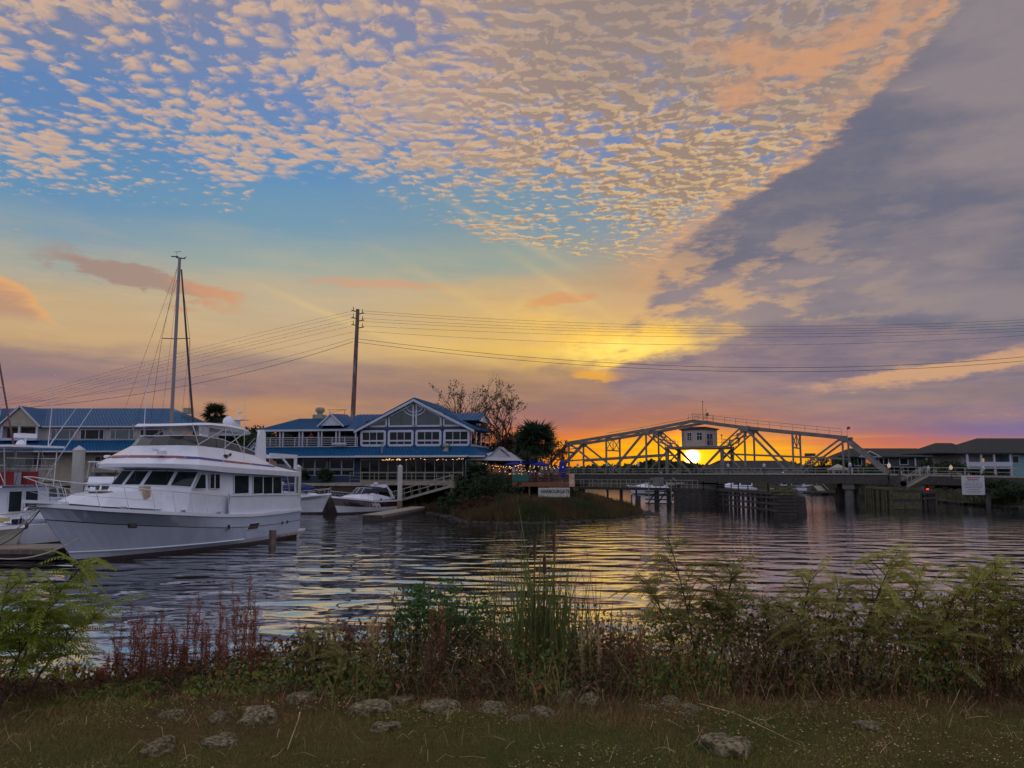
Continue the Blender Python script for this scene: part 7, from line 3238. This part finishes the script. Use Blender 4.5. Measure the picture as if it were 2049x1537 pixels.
for px, D, rx, rz, m_, lab in ((905, 78, 1.6, 1.1, M_leafdark, 'dark bush under the gangway landing'), (945, 77, 2.2, 1.6, M_leafdark, 'large dark bush left of the timber deck posts'), (985, 77.5, 2.0, 1.7, M_leafdark, 'dark bush directly left of the timber deck'),
                               (1015, 79, 1.6, 1.3, M_leafdark, 'dark bush under the left end of the timber deck'), (1210, 93, 1.4, .5, M_leafdark, 'low bush on the slope right of the HARBOURGATE sign'), (965, 72.5, 2.4, .8, M_leafred, 'low brown bush near the rocky shore below the palmettos')):
    p = at_g(px, D, 0)
    bush(lab, (p.x, D, marina_z(p.x, D) - .1), rx, rz, 50, m_)
for px, D, rx, rz, lab in ((2035, 84, 2.2, .55, 'dark bush on the right bank at the edge of the photo'), (1890, 100, 2.4, .7, 'dark bush left of the square sign on the right bank'), (1990, 92, 2.6, .7, 'dark bush right of the square sign'), (1940, 97, 2.6, .6, 'low dark bush under the square sign'),
                           (1745, 141, 3.2, 1.8, 'bush in front of the dark house'), (1880, 140, 3.5, 2.4, 'bush between the dark house and the beige house'), (1900, 118, 2.6, 1.9, 'round bush before the beige house gables'), (1975, 116, 1.8, .9, 'bush before the teal house balcony'), (1650, 165, 5, 2.6, 'bush mass seen through the right truss'), (1690, 150, 3, 2.6, 'bush beside the garden gazebo')):
    p = at_g(px, D, 0)
    bush(lab, (p.x, D, (1.6 if D < 90 else 2.0) if D < 110 else 2.5), rx, rz, 60, M_leafdark, .2)

# far tree lines
def treeline(name, D, prof, z0, n, size, m, depth=30):
    mb = MB()
    xs_ = [p[0] for p in prof]
    for _ in range(n):
        px = R_.uniform(xs_[0], xs_[-1])
        top = interp(prof, px)
        Dd = D + R_.uniform(0, depth)
        wob_ = mn.noise(Vector((px * .035, 0, D))) * 5 + mn.noise(Vector((px * .15, 3, D))) * 3
        zt = at_y(px, top - wob_, D).z
        z = z0 + (zt - z0) * (1 - R_.random() ** 1.6)
        p = at_y(px, 945, Dd)
        leaf_quad(mb, V(p.x, Dd, z), size * R_.uniform(.6, 1.3), .7)
    o = struct(name, mb, m, kind='stuff')
    return o


treeline('far_trees', 420, [(-600, 925), (600, 930), (1150, 939), (1270, 934), (1310, 926), (1370, 930), (1400, 934), (1500, 934), (1520, 930), (1600, 934), (1700, 938), (2100, 934), (2700, 930)], .8, 15000, 2.6, M_leafdark, 60)
treeline('shore_trees', 215, [(1290, 938), (1320, 932), (1350, 930), (1400, 936)], 1.0, 900, 1.3, M_leafdark, 10)
treeline('inland_trees', 170, [(-500, 900), (0, 905), (380, 900), (560, 885), (900, 905), (985, 900), (1000, 925)], 2.0, 4500, 1.5, M_leafdark, 20)

# ------------------------------------------------------------------ grass and stones of the point
M_reedgrass = mat('marsh_grass', (0.085, 0.058, 0.022), .85, var=.5, vscale=.35, transl=.3)
M_greengrass = mat('green_grass', (0.045, 0.055, 0.015), .85, var=.5, vscale=.6, transl=.3)
M_stone = mat('pale_stone', (0.20, 0.19, 0.16), .9, var=.4, vscale=5, bump=.03, bscale=10, dirt=((0.05, 0.05, 0.02), .5, .8))
M_darkstone = mat('dark_wet_stone', (0.03, 0.024, 0.018), .9, var=.4, vscale=4)


def blade(mb, p, h, w, lean, seg=1):
    a = R_.uniform(0, 2 * pi)
    s_ = V(cos(a), sin(a), 0) * w
    l = V(R_.uniform(-1, 1), R_.uniform(-1, 1), 0) * lean * h
    if seg == 1:
        mb.add([p - s_, p + s_, p + l + V(0, 0, h)], [(0, 1, 2)])
    else:
        m_ = p + l * .35 + V(0, 0, h * .6)
        mb.add([p - s_, p + s_, m_ + s_ * .7, m_ - s_ * .7, p + l + V(0, 0, h)], [(0, 1, 2, 3), (3, 2, 4)])


mb = MB()
cnt = 0
while cnt < 32000:
    x, y = R_.uniform(-10.5, 14), R_.uniform(64.5, 100)
    d = seg_dist(x, y, MARINA)
    if d < .8:
        continue
    if y > 84 and x < 6.5 and R_.random() < .9:
        continue
    cnt += 1
    mb.mi = 0 if mn.noise(Vector((x * .25, y * .25, 2))) > -.15 else 1
    n_ = mn.noise(Vector((x * .4, y * .4, 8)))
    cut = .22 if (1.5 < x < 7.0 and 74 < y < 84.2) else 1.0
    blade(mb, V(x, y, marina_z(x, y, d) - .05), (R_.uniform(.35, .85) + .35 * n_) * cut, .04, .35)
struct('marsh_grass', mb, [M_reedgrass, M_greengrass], kind='stuff')


def rock_mesh(name, seed, sub=2, m=None, flat=.6):
    rr = random.Random(seed)
    import bmesh
    bm = bmesh.new()
    bmesh.ops.create_icosphere(bm, subdivisions=sub, radius=1.0)
    off = V(rr.uniform(0, 50), rr.uniform(0, 50), rr.uniform(0, 50))
    for v in bm.verts:
        n_ = mn.noise(v.co * .9 + off) * .55 + mn.noise(v.co * 2.3 + off) * .22 + mn.noise(v.co * 5 + off) * .08
        v.co *= 1 + n_
        v.co.z *= flat
        v.co.z = max(v.co.z, -.3)
        if v.co.z > flat * .62:
            v.co.z = flat * .62 + (v.co.z - flat * .62) * .4
    me = bpy.data.meshes.new(name)
    bm.to_mesh(me)
    bm.free()
    me.materials.append(m or M_stone)
    return me


RK = [rock_mesh('shore_stone', k, 1, M_darkstone, .7) for k in range(4)]
mb = MB()
for _ in range(600):
    i = R_.randrange(len(MARINA))
    i = R_.choice([2, 3, 4, 5, 6, 7, 8, 9, 10, 11, 12])
    a, b = MARINA[i], MARINA[(i + 1) % len(MARINA)]
    u = R_.random()
    x, y = a[0] + (b[0] - a[0]) * u + R_.uniform(-.5, .9), a[1] + (b[1] - a[1]) * u + R_.uniform(-.3, 1.2)
    s_ = R_.uniform(.10, .32)
    me = RK[R_.randrange(4)]
    c = V(x, y, max(-.05, marina_z(x, y)) - .02)
    mb.add([c + Vector(v.co) * s_ for v in me.vertices], [tuple(p.vertices) for p in me.polygons])
struct('shore_stones', mb, M_darkstone, kind='stuff')
mb = MB()
for _ in range(500):
    i = R_.choice([0, 1, 2, 3, 4, 5, 6])
    a, b = RIGHT[i], RIGHT[i + 1]
    u = R_.random()
    x, y = a[0] + (b[0] - a[0]) * u + R_.uniform(-.3, 1.5), a[1] + (b[1] - a[1]) * u
    s_ = R_.uniform(.15, .5)
    me = RK[R_.randrange(4)]
    c = V(x, y, .1)
    mb.add([c + Vector(v.co) * s_ for v in me.vertices], [tuple(p.vertices) for p in me.polygons])
struct('bank_stones', mb, M_darkstone, kind='stuff')
mb = MB()
cnt = 0
while cnt < 9000:
    x, y = R_.uniform(54, 100), R_.uniform(66, 165)
    d = seg_dist(x, y, RIGHT)
    if d < .6 or (y > 110 and R_.random() < .6):
        continue
    cnt += 1
    blade(mb, V(x, y, min(2.6, d * .36) - .05), R_.uniform(.3, 1.0), .08, .3)
struct('bank_grass', mb, M_greengrass, kind='stuff')

# ------------------------------------------------------------------ foreground bank
FG = random.Random(5)
M_fern1 = mat('compound_leaf_green', (0.34, 0.33, 0.06), .65, var=.35, vscale=3, transl=.4)
M_fern2 = mat('compound_leaf_dark', (0.22, 0.21, 0.045), .65, var=.4, vscale=3, transl=.4)
M_fern3 = mat('compound_leaf_lime', (0.26, 0.32, 0.035), .6, var=.3, vscale=3, transl=.45)
M_stem = mat('dark_plant_stem', (0.045, 0.03, 0.02), .8, var=.3)
M_dry = mat('dry_reddish_weed', (0.26, 0.09, 0.05), .9, var=.5, vscale=6, transl=.2)
M_drypale = mat('dry_straw', (0.42, 0.30, 0.14), .9, var=.5, vscale=5)
M_reed = mat('reed_blades', (0.14, 0.17, 0.045), .7, var=.4, vscale=3, transl=.3)
M_bushgreen = mat('glossy_bush_leaves', (0.055, 0.13, 0.022), .5, var=.4, vscale=4, transl=.3)
M_brush = mat('dark_brush', (0.08, 0.055, 0.022), .9, var=.5, vscale=3, transl=.15)
M_turf = mat('turf_blades', (0.155, 0.16, 0.025), .85, var=.45, vscale=1.6, transl=.25)
M_turfdry = mat('dry_turf_blades', (0.20, 0.11, 0.04), .9, var=.4, vscale=1.6)
M_clover = mat('small_turf_leaves', (0.42, 0.42, 0.12), .7, var=.4, vscale=6)
M_cattail = mat('cattail_head', (0.08, 0.03, 0.018), .9)


def leaf_frond(seed, m, L=.30, pairs=13, droop=.9):
    """arching pinnate leaf along +x"""
    rr = random.Random(seed)
    mb = MB()
    pts = []
    for i in range(pairs + 2):
        u = i / (pairs + 1)
        pts.append(V(L * u * (1 - .18 * u * droop), 0, L * (.22 * u - .62 * droop * u * u)))
    mb.tube(pts, .0022, 3, .0008, cap=False)
    for i in range(1, pairs + 1):
        u = i / (pairs + 1)
        d = (pts[i + 1] - pts[i - 1]).normalized()
        ll = .056 * (1 - .45 * abs(u - .45)) * (1 if u < .8 else .75) * rr.uniform(.85, 1.1)
        for sg in (1, -1):
            o_ = (V(0, sg, 0) * .85 + d * .42 + V(0, 0, -.35 + rr.uniform(-.15, .15))).normalized()
            w = d * .0075
            b = pts[i]
            mb.add([b, b + o_ * ll * .5 + w, b + o_ * ll, b + o_ * ll * .5 - w], [(0, 1, 2, 3)])
    return mb.mesh('leaf', m)


LF = {k: [leaf_frond(s_ + 10, m, .27 + .03 * (s_ % 3), 13 + s_ % 3, .55 + .18 * s_) for s_ in range(4)] for k, m in (('g', M_fern1), ('d', M_fern2), ('l', M_fern3))}


def compound_plant(lab, x, y, H, kind='g', lean=(0, 0), n=22, start=.3, scale=1.0):
    z0 = bank_z(x, y)
    t_ = thing('legume_plant', lab, 'plant', (x, y, z0 - .03))
    mb = MB()
    lx, ly = lean
    pts = [V(lx * H * (u ** 1.6), ly * H * u * u, H * u) for u in [i / 8 for i in range(9)]]
    mb.tube(pts, .008 * (.6 + H * .5), 5, .003)
    part('stem', mb, M_stem, t_)

    def along(u):
        f_ = u * 8
        i = min(7, int(f_))
        return pts[i].lerp(pts[i + 1], f_ - i)
    side = []
    nb = max(3, int(n / 5))
    for b in range(nb):
        u = start + (.92 - start) * (b + .3) / nb
        a = FG.uniform(0, 2 * pi)
        L = H * FG.uniform(.18, .32) * (1.15 - u * .5)
        p = along(u)
        q = p + V(cos(a) * L * .75, sin(a) * L * .5, L * .75)
        mb = MB()
        mb.tube([p, p.lerp(q, .5) + V(0, 0, L * .05), q], .0045, 4, .002)
        part('branch', mb, M_stem, t_)
        side.append((p, q))
    for k in range(n):
        if k % 3 == 0 or not side:
            u = start + (1.0 - start) * ((k + 1) / n)
            p = along(min(1, u))
        else:
            s_ = side[k % len(side)]
            p = s_[0].lerp(s_[1], FG.uniform(.3, 1.0))
        o = bpy.data.objects.new('leaf', FG.choice(LF[kind]))
        C.objects.link(o)
        o.parent = t_
        o.location = p
        sc = FG.uniform(.75, 1.15) * scale
        o.scale = (sc, sc, sc)
        o.rotation_euler = (FG.uniform(-.3, .3), FG.uniform(-.75, .15), FG.uniform(0, 2 * pi))
    return t_


def px_plant(lab, px, pybase_y, pxtop, pytop, D, kind, n, start=.3, scale=1.0):
    b = at_y(px, 1300, D)
    tp_ = at_y(pxtop, pytop, D)
    z0 = bank_z(b.x, D)
    H = (tp_.z - z0)
    return compound_plant(lab, b.x, D, H, kind, ((tp_.x - b.x) / H, 0), n, start, scale)


PL = [
    ('bright lime compound-leaved plant leaning right at the far left foreground', 5, 165, 1120, 5.7, 'l', 46, .35, 1.25),
    ('smaller lime plant at the left edge of the foreground', -20, 20, 1140, 5.6, 'l', 20, .35, 1.15),
    ('lime plant whose drooping leaves end above the dark red weeds', 60, 215, 1205, 6.0, 'l', 34, .35, 1.2),
    ('low lime plant between the leaning stem and the left edge', 30, 90, 1210, 5.9, 'l', 30, .3, 1.15),
    ('short green compound-leaved plant left of the reddish stalks in the middle left', 640, 615, 1260, 6.5, 'd', 22, .25, 1.0),
    ('short dark green plant beside the glossy bush', 705, 690, 1300, 6.3, 'd', 18, .25, .95),
    ('tallest dark plant of the right half, with a thin leader crossing the sun reflection', 1395, 1335, 1062, 6.6, 'd', 30, .3, 1.0),
    ('spreading dark plant with drooping leaves left of the tallest one', 1365, 1290, 1150, 6.5, 'd', 30, .35, 1.0),
    ('dark plant right of the tallest one with arching top leaves', 1440, 1470, 1112, 6.7, 'd', 34, .3, 1.05),
    ('dark plant with thin stem below the arching leaves', 1470, 1425, 1160, 6.6, 'd', 26, .3, 1.0),
    ('olive plant left of centre in the right-hand thicket', 1545, 1525, 1185, 6.6, 'd', 26, .3, 1.0),
    ('olive plant with fan-like top left of the tall pair', 1595, 1625, 1130, 6.6, 'g', 30, .3, 1.0),
    ('olive plant with pale drooping leaves under the fan-like top', 1650, 1685, 1150, 6.7, 'g', 28, .3, 1.0),
    ('tall olive plant leaning right with a curled top leaf', 1705, 1795, 1098, 6.5, 'g', 38, .3, 1.05),
    ('tall olive plant right behind the leaning one', 1800, 1850, 1122, 6.7, 'g', 34, .3, 1.05),
    ('low olive plant between the two tall groups on the right', 1865, 1910, 1185, 6.4, 'g', 28, .3, 1.0),
    ('dense olive plant of the far right group, left one', 1945, 1955, 1128, 6.5, 'g', 38, .3, 1.05),
    ('olive plant of the far right group with a thin leader', 2005, 1990, 1118, 6.4, 'g', 36, .3, 1.05),
    ('olive plant cut by the right edge of the photo', 2060, 2048, 1165, 6.2, 'd', 32, .3, 1.1),
    ('low dark plant at the foot of the tall leaning plant', 1760, 1755, 1215, 6.3, 'd', 26, .2, 1.0),
    ('low dark plant in the middle of the right-hand thicket', 1610, 1600, 1235, 6.3, 'd', 24, .2, 1.0),
    ('low dark plant near the right edge thicket foot', 1900, 1880, 1245, 6.2, 'd', 24, .2, 1.0),
]
for lab, px, pxt, pyt, D, kd, n, st_, sc in PL:
    px_plant(lab, px, 0, pxt, pyt, D, kd, int(n * 1.7), st_, sc)


def dry_weed(lab, px, py_top, D, n=4, m=M_dry, spread=.16, dens=1.0):
    b = at_y(px, 1300, D)
    z0 = bank_z(b.x, D)
    H = at_y(px, py_top, D).z - z0
    t_ = thing('dry_weed', lab, 'plant', (b.x, D, z0 - .02))
    sm, hd = MB(), MB()
    for k in range(n):
        h = H * (1 if k == 0 else FG.uniform(.6, .95))
        ox, oy = (0, 0) if k == 0 else (FG.uniform(-spread, spread), FG.uniform(-spread, spread))
        lx = FG.uniform(-.05, .05)
        top = V(ox + lx * h, oy, h)
        sm.tube([(ox * .4, oy * .4, 0), (ox * .9, oy, h * .5), top], .004, 4, .0015)
        for j in range(int(16 * dens)):
            u = FG.uniform(.35, .98)
            p = V(ox * .9 + lx * h * u, oy, h * u)
            L = FG.uniform(.03, .11) * (1.2 - u * .6)
            q = p + V(FG.uniform(-.6, .6) * L, FG.uniform(-.6, .6) * L, L)
            sm.tube([p, q], .0016, 3, .0008, cap=False)
            for _ in range(6):
                c = p.lerp(q, FG.uniform(.1, 1.1)) + V(FG.uniform(-1, 1), FG.uniform(-1, 1), FG.uniform(-1, 1)) * .010
                leaf_quad(hd, c, FG.uniform(.004, .010), .55)
        for _ in range(int(40 * dens)):
            u = FG.uniform(.08, 1.0)
            c = V(ox * .9 + lx * h * u, oy, h * u) + V(FG.uniform(-1, 1), FG.uniform(-1, 1), 0) * .014
            leaf_quad(hd, c, FG.uniform(.006, .013), .35)
    part('stems', sm, m, t_)
    part('seed_heads', hd, m, t_, kind='stuff')
    return t_


WD_ = [(262, 1195), (285, 1225), (318, 1215), (345, 1250), (388, 1180), (405, 1240), (438, 1172), (470, 1190), (492, 1145), (510, 1205), (530, 1290), (235, 1290), (200, 1340), (150, 1330), (365, 1270), (300, 1265)]
for k, (px, py) in enumerate(WD_):
    near = ['beside the lime plant', 'in front of the yacht reflection', 'in the open gap at the left'][k % 3]
    dry_weed('reddish dry weed %s, %s' % (near, ['tallest spire', 'short bushy one', 'thin forked one', 'dense one with a flat top', 'one leaning left', 'one with bare lower stem'][k // 3 if k // 3 < 6 else 5]), px, py, 6.5 + .25 * (k % 3), 6, M_dry, .10, 1.1)
for k, (px, py, nm) in enumerate(((752, 1205, 'pale-headed dry weed left of the glossy bush'), (770, 1220, 'second pale-headed dry weed left of the glossy bush'), (735, 1245, 'low dry weed at the left foot of the pale-headed ones'), (873, 1190, 'single tall brown spike standing before the glossy bush'), (862, 1260, 'short brown spike beside the tall one at the glossy bush'),
                                  (600, 1245, 'thin dry weed at the right side of the open water gap'), (1180, 1215, 'reddish dry weed right of the reeds'), (1205, 1230, 'reddish dry weed just left of the bright water gap'), (1240, 1215, 'reddish dry weed in the bright water gap'), (1260, 1240, 'low reddish dry weed right of the bright water gap'),
                                  (1290, 1250, 'reddish weed under the spreading dark plant'), (1395, 1255, 'reddish weed at the foot of the tallest dark plant'), (1560, 1225, 'thin brown weed left of the fan-like plant'), (1690, 1255, 'brown weed among the olive plants'), (1870, 1240, 'brown weed between the right-hand groups'), (1975, 1260, 'brown weed at the far right foot'),
                                  (660, 1225, 'thin brown weed above the short green plant'), (690, 1240, 'thin brown weed with a bent tip right of the short green plant'))):
    dry_weed(nm, px, py, 6.4 + .2 * (k % 3), 5, M_dry if k % 2 else M_drypale, .09, 1.0)


def reed_clump(lab, px, D, tops, n, m, hmax):
    b = at_y(px, 1300, D)
    z0 = bank_z(b.x, D)
    t_ = thing('reed_clump', lab, 'reeds', (b.x, D, z0 - .03))
    for k in range(n):
        h = hmax * FG.uniform(.45, 1.0)
        a = FG.uniform(0, 2 * pi)
        bx, by = FG.gauss(0, .15), FG.gauss(0, .08)
        lean = V(cos(a), sin(a) * .6, 0) * FG.uniform(.04, .32) * h
        w = FG.uniform(.004, .009)
        s_ = V(cos(a + 1.57), sin(a + 1.57), 0) * w
        if abs(s_.x) < w * .4:
            s_.x = w * .8
        L, Rr = [], []
        N = 8
        bend = FG.random() < .55
        for i in range(N + 1):
            u = i / N
            p = V(bx, by, 0) + lean * (u ** 2.2) * (1.5 if bend else 1) + V(0, 0, h * (u if not bend else u - .28 * u ** 4))
            ww = s_ * (1 - u ** 2 * .95)
            L.append(p - ww)
            Rr.append(p + ww)
        mb = MB()
        mb.loft([[l, r] for l, r in zip(L, Rr)])
        part('blade', mb, m, t_)
    return t_


rc = reed_clump('green clump of tall reeds and cattails in the middle of the foreground', 1085, 6.7, None, 170, M_reed, 1.28)
reed_clump('thin tall reeds bending left at the top, left part of the middle clump', 1045, 6.8, None, 30, M_reed, 1.5)
reed_clump('low reed clump right of the cattails', 1150, 6.7, None, 50, M_reed, 1.0)
for dx, h in ((-.06, 1.12), (.10, 1.18), (.02, 1.0)):
    mb = MB()
    mb.tube([(dx, 0, 0), (dx, 0, h)], .004, 4)
    mb.tube([(dx, 0, h - .16), (dx, 0, h - .02)], .013, 7)
    part('cattail', mb, M_cattail, rc)
reed_clump('dry pale grass tuft at the foot of the reeds', 1070, 6.2, None, 26, M_drypale, .42)
reed_clump('green iris-like tuft left of the mossy rocks', 665, 5.9, None, 14, M_reed, .36)

# glossy green bush
for px, D, rx, rz, lab, n in ((880, 6.9, .40, .42, 'rounded glossy green bush left of the reeds', 120), (940, 6.8, .30, .34, 'right half of the glossy green bush, against the reeds', 80), (830, 6.8, .24, .40, 'upright dark part of the glossy bush on its left', 70)):
    p = at_y(px, 1300, D)
    z0 = bank_z(p.x, D)
    t_ = thing('green_bush', lab, 'bush', (p.x, D, z0))
    mb = MB()
    clumps(mb, (0, 0, rz * .85), rx, rx * .8, rz, n, 26, .017, .085, -.9, .45)
    part('foliage', mb, M_bushgreen, t_)
    mb = MB()
    for k in range(14):
        a = FG.uniform(0, 6.28)
        mb.tube([(0, 0, 0), (rx * .7 * cos(a), rx * .5 * sin(a), rz * FG.uniform(1, 1.7))], .005, 4, .002)
    part('stems', mb, M_stem, t_)

# undergrowth along the lip of the bank
def brush_h(px):
    return interp([(-400, .10), (200, .12), (520, .14), (600, .30), (760, .42), (1000, .50), (1190, .42), (1260, .44), (1400, .58), (1600, .62), (1800, .66), (2049, .70), (2500, .7)], px)


mb = MB()
for _ in range(46000):
    D = FG.uniform(5.95, 7.35)
    px = FG.uniform(-500, 2550)
    x = (px - 1024.5) / FPX * D
    hmax = brush_h(px) * (1 + .35 * mn.noise(Vector((x * 1.6, D, 0)))) * (.25 + .75 * max(0, min(1, (D - 5.9) / .6)))
    z0 = bank_z(x, D)
    z = hmax * FG.random() ** 1.2
    n_ = mn.noise(Vector((x * 1.2, D, 7)))
    mb.mi = 0 if n_ < .05 else (1 if FG.random() < .6 else 2)
    if FG.random() < .08:
        mb.mi = 3
    leaf_quad(mb, V(x, D, z0 + z), FG.uniform(.009, .028), .5)
for _ in range(9000):
    D = FG.uniform(5.9, 7.4)
    px = FG.uniform(-500, 2550)
    x = (px - 1024.5) / FPX * D
    mb.mi = FG.choice((0, 0, 3, 1, 1, 4))
    k_ = max(.2, min(1, (D - 5.7) / .6))
    blade(mb, V(x, D, bank_z(x, D) - .02), brush_h(px) * FG.uniform(.4, 1.35) * k_, FG.uniform(.0012, .0035), .9, 2)
struct('undergrowth', mb, [M_brush, M_fern2, M_bushgreen, M_dry, M_drypale], kind='stuff')

# short turf
mb = MB()
for _ in range(62000):
    y = 3.7 + 2.9 * FG.random() ** 1.15
    x = FG.uniform(-1, 1) * (y * .70 + .3)
    n_ = mn.noise(Vector((x * .9, y * .9, 0))) + .4 * mn.noise(Vector((x * 3, y * 3, 1)))
    far = max(0, min(1, (y - 5.2) / .8))
    mb.mi = 1 if n_ + far * .5 > .12 + FG.uniform(-.25, .25) else 0
    blade(mb, V(x, y, bank_z(x, y) - .004), FG.uniform(.018, .045) * (1 + far * .8), FG.uniform(.0015, .003), .8)
struct('turf', mb, [M_turf, M_turfdry], kind='stuff')
mb = MB()
for _ in range(17000):
    y = 3.7 + 2.4 * FG.random()
    x = FG.uniform(-1, 1) * (y * .70 + .3)
    if mn.noise(Vector((x * 1.1, y * 1.1, 4))) < -.05:
        continue
    c = V(x, y, bank_z(x, y) + FG.uniform(.01, .035))
    a = FG.uniform(0, 6.28)
    s_ = FG.uniform(.003, .0085)
    u = V(cos(a), sin(a), FG.uniform(-.3, .3)) * s_
    w = V(-sin(a), cos(a), FG.uniform(-.3, .3)) * s_ * .7
    mb.mi = FG.choice((0, 0, 1, 2, 2, 3))
    mb.add([c - u, c + w, c + u, c - w], [(0, 1, 2, 3)])
struct('turf_leaves', mb, [M_clover, M_drypale, M_turfdry, M_turf], kind='stuff')
mb = MB()
for _ in range(240):
    y = 4.6 + 2.0 * FG.random()
    x = FG.uniform(-1, 1) * (y * .70)
    a = FG.uniform(0, pi)
    L = FG.uniform(.04, .16)
    z = bank_z(x, y) + .02
    mb.tube([(x, y, z), (x + cos(a) * L * .5, y + sin(a) * L * .5, z + FG.uniform(.0, .08)), (x + cos(a) * L, y + sin(a) * L, z + FG.uniform(-.01, .05))], .0016, 3, .001, cap=False)
struct('dead_stalks', mb, M_drypale, kind='stuff')

# stones half sunk in the turf
M_lichen = mat('lichen_stone', (0.34, 0.27, 0.15), .95, var=.45, vscale=5, bump=.05, bscale=9, dirt=((0.07, 0.065, 0.015), .42, .95))
ST = [rock_mesh('stone', 40 + k, 3, M_lichen, .85) for k in range(7)]
STONES = [(512, 1440, 78, 'round lichen-covered stone left of centre in the turf'), (735, 1418, 88, 'long mossy stone with a dark hollow under its right end'), (880, 1414, 74, 'low flat stone with a pale upper edge right of the long mossy one'),
          (985, 1410, 62, 'jagged pale stone below the reeds'), (1088, 1418, 62, 'thin pale stone lying flat right of the jagged one'), (1122, 1382, 74, 'tilted pale stone with a black gap on its right'), (1182, 1400, 46, 'small brownish stone right of the tilted one'),
          (1455, 1497, 104, 'largest flat stone, alone in the turf at lower right'), (1392, 1420, 44, 'small stone at the upper end of the long dead stalk'), (1345, 1404, 44, 'small pale stone behind the turf, left of the stalk'), (1300, 1412, 36, 'tiny stone sunk in turf left of the pale one'),
          (342, 1440, 56, 'mossy stone at the left below the reddish weeds'), (440, 1482, 70, 'low mossy mound-like stone at lower left'), (312, 1502, 64, 'mossy stone nearest the lower left corner'), (800, 1392, 64, 'brown mossy stone behind the long mossy one'),
          (755, 1362, 52, 'pale-topped stone under the glossy bush, left'), (888, 1368, 44, 'dark stone under the middle of the glossy bush'), (938, 1358, 32, 'upright small stone in the shade right of the glossy bush'), (1628, 1402, 36, 'small stone in the shade of the right-hand thicket'),
          (1748, 1448, 52, 'broken stone with twigs on it, lower right'), (432, 1442, 48, 'low stone left of the round lichen-covered one'), (768, 1452, 62, 'buried stone just below the long mossy one'), (602, 1392, 60, 'brown stone beneath the short green plants'), (1040, 1432, 40, 'small buried stone below the jagged one')]
for k, (px, py, w, lab) in enumerate(STONES):
    p = at_z(px, py + w * .12, 2.40)
    r_ = w / 2 / FPX * p.y * 1.05
    o = bpy.data.objects.new('stone', ST[k % 7])
    C.objects.link(o)
    o.location = (p.x, p.y + r_ * .4, bank_z(p.x, p.y) - r_ * FG.uniform(.05, .28))
    o.rotation_euler = (FG.uniform(-.1, .1), FG.uniform(-.15, .15) + (.5 if 'tilted' in lab else 0), FG.uniform(0, 6.28))
    o.scale = (r_, r_ * .9, r_ * FG.uniform(.62, .95))
    o['label'] = lab
    o['category'] = 'stone'
mb = MB()
for _ in range(5200):
    y = FG.gauss(6.0, .34)
    x = FG.uniform(-1, 1) * (y * .72)
    if y > 6.9 or y < 5.0:
        continue
    z = bank_z(x, y)
    a = FG.uniform(0, 6.28)
    L = FG.uniform(.03, .13)
    h = FG.uniform(.0, .07)
    mb.mi = FG.choice((0, 0, 1, 2))
    s_ = V(-sin(a), cos(a), 0) * FG.uniform(.001, .0035)
    p = V(x, y, z + .005)
    q = p + V(cos(a) * L, sin(a) * L, h)
    mb.add([p - s_, p + s_, q], [(0, 1, 2)])
struct('leaf_litter', mb, [M_brush, M_turfdry, M_dry], kind='stuff')
# the long dead stalk
a, b = at_z(1400, 1408, 2.46), at_z(1600, 1490, 2.42)
mb = MB()
mb.tube([a, a.lerp(b, .4) + V(0, 0, .03), b], .003, 4, .0015)
solo('dead_stalk', mb, M_drypale, 'long pale dead stalk lying diagonally from a small stone towards the lower right', 'stalk')
a, b = at_z(1920, 1380, 2.62), at_z(1895, 1432, 2.45)
mb = MB()
mb.tube([a, a.lerp(b, .5) + V(.01, 0, .01), b], .003, 4, .002)
solo('dead_stalk', mb, M_drypale, 'short pale upright twig at the foot of the far right thicket', 'stalk')
a, b = at_z(600, 1425, 2.52), at_z(575, 1500, 2.42)
mb = MB()
mb.tube([a, a.lerp(b, .3) + V(.012, 0, .02), b], .004, 4, .002)
solo('dead_stalk', mb, M_drypale, 'crooked pale root standing in the turf right of the round stone', 'stalk')
